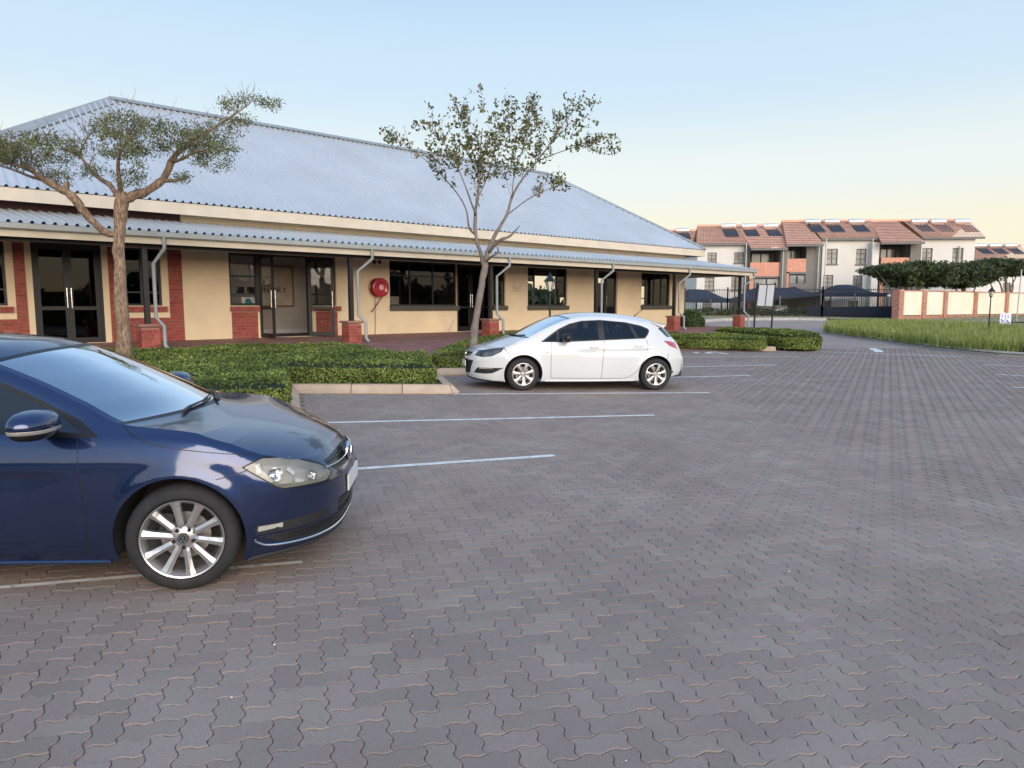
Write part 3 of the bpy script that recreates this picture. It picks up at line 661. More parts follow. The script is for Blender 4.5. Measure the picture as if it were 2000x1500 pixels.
mb = MB(); mb.fbox(FR, -3.2, VE-.04, VG_D+.052, VG_D+.10, VZ-.24, VZ-.02); mb.fbox(FR, -3.2, 30.0, 17.50, 17.62, VZ-.30, VZ-.12)
for k in range(-3, 31): mb.fbox(FR, k+.1, k+.15, VG_D+.1, D, VZ-.115, VZ-.02)
pt(mb, 'veranda_beams', MATS['dark_steel'])
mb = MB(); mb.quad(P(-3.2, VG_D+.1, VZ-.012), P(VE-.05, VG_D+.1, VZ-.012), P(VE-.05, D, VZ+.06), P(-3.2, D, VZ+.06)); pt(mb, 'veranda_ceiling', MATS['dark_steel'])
PU = [4.75, 9.9, 14.88, 19.93, 24.75, 29.8]
for k, u in enumerate(PU):
    hz = 1.27
    mb = MB(); mb.fbox(FR, u-.055, u+.055, 17.5, 17.61, hz, VZ-.3); pt(mb, 'veranda_post', MATS['dark_steel'])
    pr = 17.56; hw = .19; mb = MB(); mb.fbox(FR, u-hw, u+hw, pr-hw, pr+hw, .3, hz-.06); pier = pt(mb, 'brick_pier', MATS['mortar'])
    mb = MB(); tv = []
    for r in range(11):
        z = .32+r*.083
        if z+.073 > hz-.05: break
        for s_ in range(2):
            c = -hw-.006; halves = ((-hw-.006, .034), (.044, hw+.006)) if (r+s_) % 2 else ((-hw-.006, -.044), (-.034, hw+.006))
            for a, b in halves:
                for face in (0, 1):
                    j = rnd(.004, .008)
                    if s_ == 0: mb.fbox(FR, u+a, u+b, pr-hw-j if face == 0 else pr+hw-.02, pr-hw+.02 if face == 0 else pr+hw+j, z, z+.073)
                    else: mb.fbox(FR, u-hw-j if face == 0 else u+hw-.02, u-hw+.02 if face == 0 else u+hw+j, pr+a*.9, pr+b*.9, z, z+.073)
                    tv += [random.random()]*8
    o = pt(mb, 'bricks', MATS['brick_red_joined'], pier); a_ = o.data.attributes.new('tint', 'FLOAT', 'POINT'); a_.data.foreach_set('value', np.array(tv, np.float32)); tag(o, kind='stuff')
    mb = MB(); mb.fbox(FR, u-hw-.05, u+hw+.05, pr-hw-.05, pr+hw+.05, hz-.06, hz); pt(mb, 'pier_cap', MATS['mortar'], pier, bevel=.008)
    # downpipe: swan neck from the gutter, past the post, kicked out over the pier
    du = .42 if k else .30
    pts = [P(u+du, VG_D-.05, VZ-.08), P(u+du, VG_D-.05, VZ-.33), P(u+.14, 17.40, VZ-.66), P(u+.14, 17.40, 1.42), P(u+.25, 17.22, 1.22), P(u+.25, 17.22, .80), P(u+.29, 17.14, .70)]
    mb = MB(); mb.tube(pts, .042, 10); pt(mb, 'downpipe', MATS['pipe_grey'], smooth=True)
# walkway of red pavers under the veranda
mb = MB(); tv = []
W_a, W_b = 16.85, 20.0
def wz(u, d): return .655+(d-W_a)/(W_b-W_a)*.115-.30*float(sstep((u-29.3)/4.5))
WALK = MB(); k = 0; us_ = np.arange(-4, 34, 1.0)
for a in us_:
    WALK.quad(*[P(x, d, wz(x, d)-.012) for x, d in ((a, W_a), (a+1, W_a), (a+1, W_b+.0), (a, W_b+.0))])
WALK.quad(*[P(x, d, wz(x, W_a)-.012) if j else P(x, d, .1) for x, d, j in ((-4, W_a, 0), (33, W_a, 0), (33, W_a, 1), (-4, W_a, 1))])
for a in np.arange(29.3, 33, 1.0): WALK.quad(*[P(x, d, wz(x, 20)-.012) for x, d in ((a, 20), (a+1, 20), (a+1, 27), (a, 27))])
wk = tag(WALK.build('walkway', MATS['mortar']), kind='structure')
for r in range(28):
    d0_ = W_a+.05+r*.112
    if d0_ > W_b-.05: break
    for c in range(150):
        a = 2+c*.225+(.11 if r % 2 else 0)
        if a > 33: break
        b = a+.218; z = [wz(x, d)+rnd(-.001, .001) for x, d in ((a, d0_), (b, d0_), (b, d0_+.105), (a, d0_+.105))]
        mb.quad(P(a, d0_, z[0]), P(b, d0_, z[1]), P(b, d0_+.105, z[2]), P(a, d0_+.105, z[3])); tv += [random.random()]*4
o = mb.build('pavers', MATS['brick_pave'], wk); a_ = o.data.attributes.new('tint', 'FLOAT', 'POINT'); a_.data.foreach_set('value', np.array(tv, np.float32)); tag(o, kind='stuff')
# ------------------------------------------------------------ things on and in the building
def text(s, name, size, loc_u, D_, z, m, parent=None, ext=.003, bold=0):
    cu = bpy.data.curves.new(name, 'FONT'); cu.body = s; cu.size = size; cu.extrude = ext; cu.align_x = 'CENTER'; cu.offset = bold; cu.space_character = 1.15
    o = bpy.data.objects.new('tmp', cu); COL.objects.link(o); bpy.context.view_layer.update(); me = bpy.data.meshes.new_from_object(o); bpy.data.objects.remove(o)
    me.materials.clear(); me.materials.append(m)
    q = link(name, me, None, parent); q.rotation_euler = (math.pi/2, 0, math.radians(90-48)); q.location = FR.P(loc_u, D_, z); return q
ID = dd-.03
s1, zt = FR.px(568.5, 523, ID); _, zb = FR.px(568.5, 596, ID); s0 = U_(500, 560, ID)
SIGN = empty('framed_shop_sign', tuple(P((s0+s1)/2, ID, zb)), 0, 'cream board lettered LAUNDRY in a thin brown frame, seen through the open door', 'sign')
def under(mbx, root, name, mats, **k):
    off = Vector(root.location); mbx.v = [(v[0]-off.x, v[1]-off.y, v[2]-off.z) for v in mbx.v]; return mbx.build(name, mats, root, **k)
mb = MB(); mb.fbox(FR, s0, s1, ID-.03, ID, zb, zt); under(mb, SIGN, 'board', MATS['board_cream'])
mb = MB()
for a, b, c, e in ((s0-.05, s0, zb-.05, zt+.05), (s1, s1+.05, zb-.05, zt+.05), (s0, s1, zt, zt+.05), (s0, s1, zb-.05, zb)): mb.fbox(FR, a, b, ID-.06, ID, c, e)
under(mb, SIGN, 'frame', MATS['frame_wood'])
uY = U_(558, 568, ID); zL = FR.px(540, 572, ID)[1]
tx = text('LAUNDRY', 'lettering', .26, uY-.64, ID-.04, zL, MATS['ink'], None); tx.parent = SIGN; tx.location = tx.location-Vector(SIGN.location)
mb = MB()
for cu_, k in ((uY-.85, 0), (uY-.62, 1)):
    zc = FR.px(525, 552, ID)[1]; pts = [P(cu_+.13*math.cos(a), ID-.045, zc+.11*math.sin(a)) for a in np.linspace(math.pi*.75, math.pi*2.3, 14)]; mb.tube(pts, .018, 6)
mb.tube([P(uY-1.0, ID-.045, zc+.12), P(uY-.72, ID-.045, zc-.12)], .018, 6); under(mb, SIGN, 'loop_logo', MATS['ink'])
# window display
def small(name, label, cat, u, d, z, fn, m, group=None):
    mb = MB(); fn(mb, u, d, z); o = mb.build(name, m); tag(o, label, cat, group)
    return o
ZS = Z_(480, 572, D+.5)
for k, (px_, lab) in enumerate(((468, 'small black tablet on its stand in the shop window, nearer the window edge'), (491, 'small black tablet on its stand in the shop window, nearer the open door'))):
    u = U_(px_, 565, D+.5); T = empty('tablet_stand', tuple(P(u, D+.5, 1.99)), 0, lab, 'tablet', 'tablets in the shop window')
    mb = MB(); mb.hexa([P(u-.11, D+.42, 1.99), P(u+.11, D+.42, 1.99), P(u+.11, D+.44, 1.99), P(u-.11, D+.44, 1.99), P(u-.09, D+.50, 2.22), P(u+.13, D+.50, 2.22), P(u+.13, D+.52, 2.22), P(u-.09, D+.52, 2.22)]); under(mb, T, 'screen', MATS['black_plastic'])
    mb = MB(); mb.fbox(FR, u-.06, u+.10, D+.44, D+.62, 1.975, 1.99); mb.fbox(FR, u, u+.03, D+.5, D+.56, 1.99, 2.15); under(mb, T, 'foot', MATS['white_paint'])
mb = MB(); mb.fbox(FR, w2[0]+.1, w2[1]-.02, D+.35, D+.8, 1.945, 1.975); mb.fbox(FR, w2[0]+.1, w2[0]+.14, D+.35, D+.8, FL, 1.945); mb.fbox(FR, w2[1]-.1, w2[1]-.06, D+.35, D+.8, FL, 1.945)
tag(mb.build('display_shelf', MATS['white_paint']), 'pale display shelf standing behind the shop window left of the open door', 'shelf')
ua, ub = U_(471, 580, D+.3), U_(504, 580, D+.3)
CARD = empty('display_card', tuple(P(ua, D+.3, WS)), 0, 'white display card with a teal emblem propped low in the shop window', 'sign')
mb = MB(); mb.fbox(FR, ua, ub, D+.28, D+.3, FL+.8, FL+1.14); under(mb, CARD, 'card', MATS['white_paint'])
mb = MB(); uc = lerp(ua, ub, .38); mb.tube([P(uc, D+.275, 1.80), P(uc, D+.27, 1.80)], .09, 14); mb.fbox(FR, uc+.02, uc+.12, D+.27, D+.279, 1.68, 1.80); mb.fbox(FR, uc-.09, uc+.05, D+.268, D+.279, 1.66, 1.72); under(mb, CARD, 'emblem', MATS['teal'])
# hose reel
hu, hz = FR.px(742, 561.5, 19.75); hr = .295
HR = empty('fire_hose_reel', tuple(P(hu, 19.8, hz)), 0, 'round red fire hose reel on the cream wall with its hose end hanging below', 'fire hose reel')
def lathe_N(mb, prof, cu_, cd_, cz_, n=36):
    b = len(mb.v)
    for r, a in prof:
        for k in range(n):
            t = 2*math.pi*k/n; mb.v.append(tuple(P(cu_+r*math.cos(t), cd_+a, cz_+r*math.sin(t))))
    for i in range(len(prof)-1):
        for k in range(n): mb.f.append((b+i*n+k, b+i*n+(k+1) % n, b+(i+1)*n+(k+1) % n, b+(i+1)*n+k)); mb.mi.append(0)
mb = MB(); lathe_N(mb, [(.001, -.145), (.10, -.145), (.11, -.13), (.17, -.128), (.18, -.135), (hr-.03, -.135), (hr, -.12), (hr, -.085), (hr-.02, -.075)], hu, 19.8, hz); under(mb, HR, 'disc', MATS['hose_red'], smooth=True)
mb = MB(); lathe_N(mb, [(.2, -.08), (hr-.035, -.075), (hr-.02, -.04), (hr-.035, 0), (hr-.02, .03), (hr-.035, .06), (.2, .07)], hu, 19.8, hz); under(mb, HR, 'coiled_hose', MATS['hose_dark'], smooth=True)
mb = MB(); lathe_N(mb, [(hr-.02, .07), (hr, .08), (hr, .11), (hr-.03, .12), (.001, .12)], hu, 19.8, hz); under(mb, HR, 'back_disc', MATS['hose_red'], smooth=True)
mb = MB(); lathe_N(mb, [(.001, -.158), (.07, -.156), (.09, -.148), (.09, -.14)], hu, 19.8, hz); under(mb, HR, 'hub', MATS['hose_pale'], smooth=True)
mb = MB(); lathe_N(mb, [(.001, -.150), (.05, -.148), (.055, -.138)], hu+.17, 19.8, hz-.09); under(mb, HR, 'label_disc', MATS['hose_pale'])
mb = MB(); mb.tube([P(hu-.06, 19.95, hz-.25), P(hu-.06, 19.95, hz-.6), P(hu-.06, 19.96, 1.2), P(hu-.07, 19.97, FL)], .014, 8); mb.tube([P(hu-.06, 19.93, hz-.5), P(hu-.06, 19.93, hz-.56)], .03, 8); under(mb, HR, 'supply_pipe', MATS['pipe_grey'], smooth=True)
mb = MB(); mb.tube([P(hu+.1, 19.78, hz-.27), P(hu-.02, 19.85, hz-.48), P(hu-.18, 19.86, hz-.68)], [.014, .014, .012], 8); mb.tube([P(hu-.18, 19.86, hz-.68), P(hu-.25, 19.86, hz-.76)], [.012, .024], 8); under(mb, HR, 'nozzle', MATS['hose_dark'], smooth=True)
for k, (px_, lab) in enumerate(((731.5, 'small dark red diamond sign above the hose reel, farther from the big window'), (741.5, 'small dark red diamond sign above the hose reel, nearer the big window'))):
    u, z = FR.px(px_, 511.5, 19.98); mb = MB(); r = .085; a = [P(u-r, 19.985, z), P(u, 19.985, z-r), P(u+r, 19.985, z), P(u, 19.985, z+r)]; b = [v+Vector((FR.N[0]*.01, FR.N[1]*.01, 0)) for v in a]; mb.hexa(a+b)
    tag(mb.build('diamond_sign', MATS['hose_dark']), lab, 'sign', 'diamond signs above the hose reel')
u0_, z1_ = FR.px(1003, 557, 19.98); u1_, z0_ = FR.px(1020, 570, 19.98)
PL = empty('wall_plaque', tuple(P(u0_, 19.98, z0_)), 0, 'faint pale notice plaque with rows of small lettering on the cream wall', 'sign')
mb = MB(); mb.fbox(FR, u0_, u1_, 19.97, 19.985, z0_, z1_); under(mb, PL, 'plate', MATS['board_cream'])
mb = MB()
for r in range(4):
    x = u0_+.03
    while x < u1_-.05:
        wl = rnd(.03, .09); mb.fbox(FR, x, min(x+wl, u1_-.03), 19.965, 19.972, z1_-.05-r*(z1_-z0_-.04)/4-.022, z1_-.05-r*(z1_-z0_-.04)/4); x += wl+.02
under(mb, PL, 'lettering', MATS['fascia_cream'])
ua, ub = U_(762, 590, D+.14), U_(779, 590, D+.14)
mb = MB(); mb.fbox(FR, ua, ub, D+.13, D+.138, WS+.02, WS+.30); tag(mb.build('paper_notice', MATS['paper']), 'plain brown paper notice in the lower left corner of the big dark window', 'notice')
mb = MB(); mb.tube([P(U_(876, 645, 19.9), 19.9, FL), P(U_(887, 625, 19.98), 19.985, 1.2)], .01, 6); tag(mb.build('leaning_rod', MATS['fascia_cream']), 'thin pale rod leaning against the cream wall beside the recessed entrance', 'rod')
# ------------------------------------------------------------ vegetation
mat('hedge_leaf', (.145, .215, .040), rough=.4, var=.35, vscale=1.1, tint=.55, col2=(.26, .33, .07), tscale='world', transl=.18, spec=.4)
mat('hedge_leaf_deep', (.05, .095, .03), rough=.5, var=.35, vscale=2, tint=.5, col2=(.055, .10, .03), tscale='world', transl=.15)
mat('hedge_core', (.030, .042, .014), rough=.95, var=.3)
mat('bark_pale', (.30, .19, .125), rough=.95, var=.45, vscale=34, bump=1.0, bscale=34, bdist=.05, stretch=.28, tscale='world', col2=(.50, .36, .26), dirt=.85, dirtcol=(.09, .05, .03))
mat('bark_smooth', (.20, .165, .145), rough=.9, var=.2, vscale=6, bump=.6, bscale=40, tscale='world', dirt=.3, dirtcol=(.1, .07, .05))
mat('thorn_leaf', (.13, .155, .05), rough=.6, var=.3, vscale=3, tint=.5, col2=(.21, .22, .085), tscale='world', transl=.25)
mat('ash_leaf', (.13, .175, .055), rough=.55, var=.35, vscale=2.5, tint=.6, col2=(.20, .17, .06), tscale='world', transl=.25)
mat('dark_crown', (.055, .088, .034), rough=.7, var=.35, vscale=.7, tint=.5, col2=(.11, .145, .058), tscale='world', transl=.15)
mat('reed', (.36, .44, .095), rough=.6, var=.3, vscale=1.2, tint=.45, col2=(.48, .52, .17), tscale='world', transl=.35)
def cards(name, C, Nn, size, aspect, m, parent=None, kind=None, loc=None, jit=.5, sizevar=.35, up=None):
    n = len(C); C = np.asarray(C, float)
    if Nn is None: Nn = RNG.normal(size=(n, 3))
    Nn = np.asarray(Nn, float)+RNG.normal(0, jit, (n, 3)); Nn /= np.linalg.norm(Nn, axis=1)[:, None]+1e-9
    R = RNG.normal(size=(n, 3))
    if up is not None: R = R*.6+np.asarray(up)
    T = R-Nn*(R*Nn).sum(1)[:, None]; T /= np.linalg.norm(T, axis=1)[:, None]+1e-9; B = np.cross(Nn, T)
    s = size*(1+RNG.uniform(-sizevar, sizevar, n))[:, None]; h = s*aspect
    V = np.stack([C-T*s*.5, C+B*h*.5+Nn*s*.10, C+T*s*.5, C-B*h*.5+Nn*s*.10], 1).reshape(-1, 3)
    if loc is not None: V = V-np.asarray(loc)
    Fc = np.arange(n*4).reshape(n, 4); o = link(name, npmesh(name, V, Fc, m, tint=np.repeat(RNG.random(n), 4)), None, parent)
    if kind: o['kind'] = kind
    return o
def vnoise(x, y, f, seed=0):
    return (np.sin(x*f*1.3+seed)+np.sin(y*f*1.7+seed*2.1)+np.sin((x+y)*f*.9+seed*.7)+np.sin((x-y)*f*2.3+seed*1.3))/4
def hedge(label, poly, zbot, ztop, dens, size, leaf='hedge_leaf', name='hedge', rnd_edge=.12, seed=0):
    """poly: plan outline; zbot, ztop functions of x, y"""
    poly = [(p[0], p[1]) for p in poly]; arr = np.array(poly); c = arr.mean(0); root = empty(name, (c[0], c[1], float(zbot(c[0], c[1]))), 0, label, 'hedge'); off = np.array(root.location)
    bb0, bb1 = arr.min(0), arr.max(0); A = abs(sum(arr[i-1][0]*arr[i][1]-arr[i][0]*arr[i-1][1] for i in range(len(arr))))/2
    # distance to the outline decides how far the shoulder has rounded down
    def edist(x, y):
        d = np.full(x.shape, 1e9)
        for i in range(len(arr)):
            a, b = arr[i-1], arr[i]; ab = b-a; t = np.clip(((x-a[0])*ab[0]+(y-a[1])*ab[1])/max(1e-9, ab@ab), 0, 1); d = np.minimum(d, np.hypot(x-a[0]-t*ab[0], y-a[1]-t*ab[1]))
        return d
    n = int(A*dens*(bb1-bb0).prod()/A) if A else 0
    x = RNG.uniform(bb0[0], bb1[0], n); y = RNG.uniform(bb0[1], bb1[1], n); k = inside(poly, x, y); x, y = x[k], y[k]
    e = edist(x, y); r = rnd_edge; drop = np.where(e < r, r-np.sqrt(np.maximum(0, r*r-(r-e)**2)), 0)
    top = ztop(x, y)+.045*vnoise(x, y, 2.2, seed)+.03*vnoise(x, y, 6.0, seed+3); z = top-drop-RNG.exponential(.022, len(x))+RNG.uniform(0, .035, len(x))
    P1 = np.stack([x, y, z], -1); N1 = np.tile([0, 0, 1.0], (len(x), 1))
    P2, N2 = [], []
    for i in range(len(arr)):
        a, b = arr[i-1], arr[i]; ln = np.hypot(*(b-a)); m_ = int(ln*.55*dens*1.15)
        t = RNG.random(m_); xx = a[0]+(b[0]-a[0])*t; yy = a[1]+(b[1]-a[1])*t; nn = np.array([(b-a)[1], -(b-a)[0]])/max(ln, 1e-6)
        mid = (a+b)/2+nn*.05
        if inside(poly, mid[:1], mid[1:2])[0]: nn = -nn
        zb, zt = zbot(xx, yy), ztop(xx, yy)-r*.7; zz = zb+(zt-zb)*RNG.random(m_); bul = .04*vnoise(xx*1.5+zz*2, yy+zz, 4, seed)-RNG.exponential(.02, m_)+.02
        P2.append(np.stack([xx+nn[0]*bul, yy+nn[1]*bul, zz], -1)); N2.append(np.tile([nn[0], nn[1], .35], (m_, 1)))
    Pt = np.concatenate([P1]+P2); Nt = np.concatenate([N1]+N2)
    cards('leaves', Pt, Nt, size, .62, MATS[leaf], root, 'stuff', off, jit=.55)
    # woody dark inside
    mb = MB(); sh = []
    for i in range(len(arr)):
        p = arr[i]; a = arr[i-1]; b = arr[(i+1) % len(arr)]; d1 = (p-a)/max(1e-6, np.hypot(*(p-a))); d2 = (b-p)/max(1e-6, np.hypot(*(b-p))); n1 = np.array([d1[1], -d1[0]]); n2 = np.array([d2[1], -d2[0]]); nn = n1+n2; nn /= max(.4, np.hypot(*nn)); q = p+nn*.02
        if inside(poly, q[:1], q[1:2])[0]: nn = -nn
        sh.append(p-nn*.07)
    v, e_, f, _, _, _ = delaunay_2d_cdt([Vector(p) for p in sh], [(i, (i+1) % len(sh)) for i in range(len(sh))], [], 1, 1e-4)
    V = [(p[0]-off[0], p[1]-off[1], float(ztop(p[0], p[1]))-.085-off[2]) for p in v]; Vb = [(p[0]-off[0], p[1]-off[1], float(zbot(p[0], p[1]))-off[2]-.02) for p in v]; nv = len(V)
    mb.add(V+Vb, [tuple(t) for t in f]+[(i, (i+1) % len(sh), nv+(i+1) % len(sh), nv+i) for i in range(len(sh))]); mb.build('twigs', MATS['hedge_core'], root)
    return root
bh = np.vectorize(lambda x, y: bedheight(x, y), otypes=[float])
def Dof(x, y): return FR.N[0]*x+FR.N[1]*y
a_ = FOOT[6]; b_ = FOOT[7]; m1 = FOOT[5]
ins = Vector((-.27, .30, 0))
H1 = [FOOT[1]+ins, FOOT[2]+ins, FOOT[3]+ins, FOOT[4]+ins, m1+ins, a_+ins, a_.lerp(b_, .5)+ins, b_+Vector((-.5, .30, 0)), b_+Vector((-.37, .55, 0)), gp(848, 741)+Vector((-.12, .1, 0)), gp(848, 741)+Vector((-.25, .9, 0)), hp(790, 676, .80)+Vector((0, -.2, 0)), hp(700, 671.5, .78), P(U_(560, 660, 16.7), 16.7, 0), P(2.5, 16.7, 0), P(-4, 16.7, 0)]
zt1 = lambda x, y: .62+.17*sstep((Dof(x, y)-11.5)/4.5)+.02*0
def zt1(x, y):
    t = sstep((Dof(x, y)-11.0)/5.0); return (G(x, y)+.50)*(1-t)+.765*t
hedge('wide clipped green hedge behind the blue car with a thorn tree in it', H1, lambda x, y: G(x, y)+.10, zt1, 1150, .046, seed=1)
q1 = FOOT[8]; q2 = FOOT[9]
H2 = [gp(850, 733)+Vector((.06, .28, 0)), q2+Vector((-.3, .3, 0)), FOOT[10]+Vector((-.25, .3, 0)), FOOT[10]+Vector((.6, .3, 0)), hp(1010, 648, .70), hp(960, 654, .72), hp(900, 662, .74), hp(836, 676.5, .74), gp(848, 733)+Vector((-.12, .9, 0))]
hedge('smaller green hedge in front of the white car with the slender tree growing in it', H2, lambda x, y: G(x, y)+.10, lambda x, y: .60+.12*sstep((Dof(x, y)-13.5)/3), 1100, .05, seed=2)
h3 = [gp(1280, 677.5, .1), gp(1400, 680, .1), gp(1492, 682, .1), gp(1497, 676.5, .1), gp(1480, 671, .1), gp(1280, 666, .1)]
hedge('low straight clipped hedge right behind the white car, along the tan kerb', h3, lambda x, y: G(x, y)+.1, lambda x, y: G(x, y)+.47, 900, .07, seed=3, rnd_edge=.1)
def ringpts(a, b, wd, n=8):
    """rounded capsule in plan from a to b"""
    t = (b-a); t.z = 0; t.normalize(); s_ = Vector((-t.y, t.x, 0)); P_ = []
    for k in range(n+1): an = -math.pi/2+math.pi*k/n; P_.append(b+(t*math.cos(an)+s_*math.sin(an))*wd)
    for k in range(n+1): an = math.pi/2+math.pi*k/n; P_.append(a+(t*math.cos(an)+s_*math.sin(an))*wd)
    return P_
h4 = ringpts(gp(1432, 667, .1), gp(1559, 678.5, .1), .75)
hedge('longer round ended clipped hedge under the sign board at the corner of the drive', h4, lambda x, y: G(x, y)+.08, lambda x, y: G(x, y)+.66, 850, .075, seed=4, rnd_edge=.25)
def blob_bush(label, c, r, n, size, leaf, name='round_bush', trunk=0, cat='bush', squash=.9):
    root = empty(name, tuple(c), 0, label, cat); off = np.array(c)
    d = RNG.normal(size=(n, 3)); d /= np.linalg.norm(d, axis=1)[:, None]; rr = r*(1+.10*vnoise(d[:, 0]*3, d[:, 1]*3+d[:, 2], 2, r))*(1-np.abs(RNG.normal(0, .06, n))); Pp = d*rr[:, None]; Pp[:, 2] *= squash; Pp[:, 2] += trunk+r*squash*.92
    cards('leaves', Pp, d, size, .6, MATS[leaf], root, 'stuff')
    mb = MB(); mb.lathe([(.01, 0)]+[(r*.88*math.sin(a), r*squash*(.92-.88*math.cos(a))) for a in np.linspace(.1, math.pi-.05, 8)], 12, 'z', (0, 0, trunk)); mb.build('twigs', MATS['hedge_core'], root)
    if trunk: mb = MB(); mb.tube([(0, 0, 0), (0, 0, trunk+.1)], .04, 6); mb.build('trunk', MATS['bark_smooth'], root)
    return root
c = hp(1352, 650, .45); blob_bush('dark green round bush against the right end wall of the shop building', (c.x, c.y+.3, .35), .62, 3500, .07, 'hedge_leaf_deep')
c = hp(1369, 648, .40); blob_bush('small ball clipped bush on a short stem beside the larger round bush', (c.x+.1, c.y+.6, .3), .24, 900, .05, 'hedge_leaf_deep', 'ball_topiary', .42)
ap2 = [hp(600, 674, .72), hp(790, 692, .58), hp(848, 702, .50), hp(905, 668, .66), P(U_(990, 650, 16.9), 16.9, 0), P(U_(600, 668, 16.9), 16.9, 0)]
bed('brick_apron', [(p.x, p.y) for p in ap2], lambda x, y: bedheight(x, y)+.03, MATS['brick_pave'])
ap = [hp(1260, 666, .50), hp(1400, 662.5, .42), hp(1480, 661, .36), P(33, 16.9, 0), P(24.3, 16.9, 0)]
bed('brick_apron', [(p.x, p.y) for p in ap], lambda x, y: bedheight(x, y)+.03, MATS['brick_pave'])
# ------------------------------------------------------------ the two car park trees, limbs followed in the picture, spread in depth
def limb(mb, pts, base, Y, m=0):
    """pts: (px, py, radius, dY)"""
    V = [at(p[0], p[1], Y+p[3]) for p in pts]; R = [p[2]*(.80 if pts[-1][2] < .09 else 1) for p in pts]
    # smooth by Catmull-Rom and roughen
    O, Rr = [], []
    for i in range(len(V)-1):
        p0, p1, p2, p3 = V[max(0, i-1)], V[i], V[i+1], V[min(len(V)-1, i+2)]
        for t in (0, .33, .66):
            O.append(.5*((2*p1)+(p2-p0)*t+(2*p0-5*p1+4*p2-p3)*t*t+(3*p1-p0-3*p2+p3)*t**3)); Rr.append(R[i]+(R[i+1]-R[i])*t)
    O.append(V[-1]); Rr.append(R[-1])
    O = [o+Vector((rnd(-1, 1), rnd(-1, 1), rnd(-1, 1)))*r*.16 for o, r in zip(O, Rr)]
    Rr = [r*rnd(.9, 1.12) for r in Rr]
    mb.tube(O, Rr, 10 if max(Rr) > .05 else 6); return O
def twigs(mb, path, n, ln, r, lvl=1, up=.3, acc=None):
    for _ in range(n):
        i = random.randrange(len(path)//4, len(path)); p = path[i]
        d = Vector((rnd(-1, 1), rnd(-1, 1), rnd(-.5, 1)+up)).normalized(); l_ = ln*rnd(.5, 1.2)
        t = (path[min(i+1, len(path)-1)]-path[max(0, i-1)]).normalized(); d = (d+t*.8).normalized()
        q = [p, p+d*l_*.4+Vector((rnd(-1, 1), rnd(-1, 1), rnd(-1, 1)))*l_*.08, p+d*l_*.75+Vector((rnd(-1, 1), rnd(-1, 1), rnd(-.5, 1)))*l_*.13, p+d*l_+Vector((rnd(-1, 1), rnd(-1, 1), rnd(-.5, 1)))*l_*.2]
        mb.tube(q, [r, r*.7, r*.5, r*.3], 4); acc.append(q)
        if lvl > 0: twigs(mb, q, 3, ln*.5, r*.5, lvl-1, up, acc)
Y1 = 13.3
T1 = empty('thorn_tree', tuple(at(243, 697, Y1)), 0, 'thorn tree with rough pale trunk and heavy limbs behind the blue car', 'tree'); mbT = MB()
limb(mbT, [(243, 700, .135, 0), (241, 640, .112, 0), (236, 560, .103, 0), (233, 490, .098, 0), (233, 440, .100, 0), (237, 395, .120, 0), (241, 375, .10, 0)], None, Y1)
L1 = limb(mbT, [(233, 460, .06, 0), (212, 456, .075, -.1), (180, 432, .08, -.3), (160, 408, .085, -.4), (140, 382, .095, -.5), (112, 365, .085, -.6), (88, 352, .065, -.7), (62, 333, .05, -.9), (30, 322, .035, -1.1), (-10, 310, .02, -1.3)], None, Y1)
L2 = limb(mbT, [(240, 390, .10, 0), (262, 382, .10, .1), (290, 372, .09, .2), (318, 350, .085, .4), (335, 318, .078, .5), (350, 296, .055, .6), (385, 270, .045, .8), (425, 245, .03, 1.0), (470, 215, .018, 1.2), (490, 200, .010, 1.3)], None, Y1)
L3 = limb(mbT, [(232, 385, .07, 0), (215, 362, .055, .3), (190, 345, .05, .6), (172, 325, .04, .8), (155, 305, .035, .9), (120, 290, .022, 1.0)], None, Y1)
L4 = limb(mbT, [(238, 380, .07, 0), (232, 350, .045, -.3), (231, 315, .04, -.5), (238, 290, .03, -.6), (262, 262, .02, -.7)], None, Y1)
L5 = limb(mbT, [(318, 352, .06, .4), (345, 352, .03, .5), (362, 348, .016, .6)], None, Y1)
L6 = limb(mbT, [(335, 315, .05, .5), (352, 312, .04, .3), (375, 300, .03, .1), (410, 290, .02, -.1)], None, Y1)
L7 = limb(mbT, [(155, 305, .03, .9), (162, 285, .02, .8), (175, 262, .012, .7)], None, Y1)
stub = limb(mbT, [(125, 375, .07, -.5), (130, 362, .06, -.5), (133, 356, .04, -.5)], None, Y1)
L8 = limb(mbT, [(88, 352, .04, -.7), (60, 345, .03, -.5), (20, 330, .02, -.4), (-20, 318, .012, -.3)], None, Y1)
under(mbT, T1, 'trunk', MATS['bark_pale'], smooth='all')
acc = []; mbt = MB()
for pth, n_, l_ in ((L1, 30, .55), (L2, 20, .40), (L3, 18, .5), (L4, 18, .5), (L6, 12, .4), (L7, 8, .35), (L8, 12, .4), (L5, 4, .2)): twigs(mbt, pth[len(pth)//3:], n_, l_, .009, 1, .35, acc)
under(mbt, T1, 'branches', MATS['bark_smooth'])['kind'] = 'stuff'
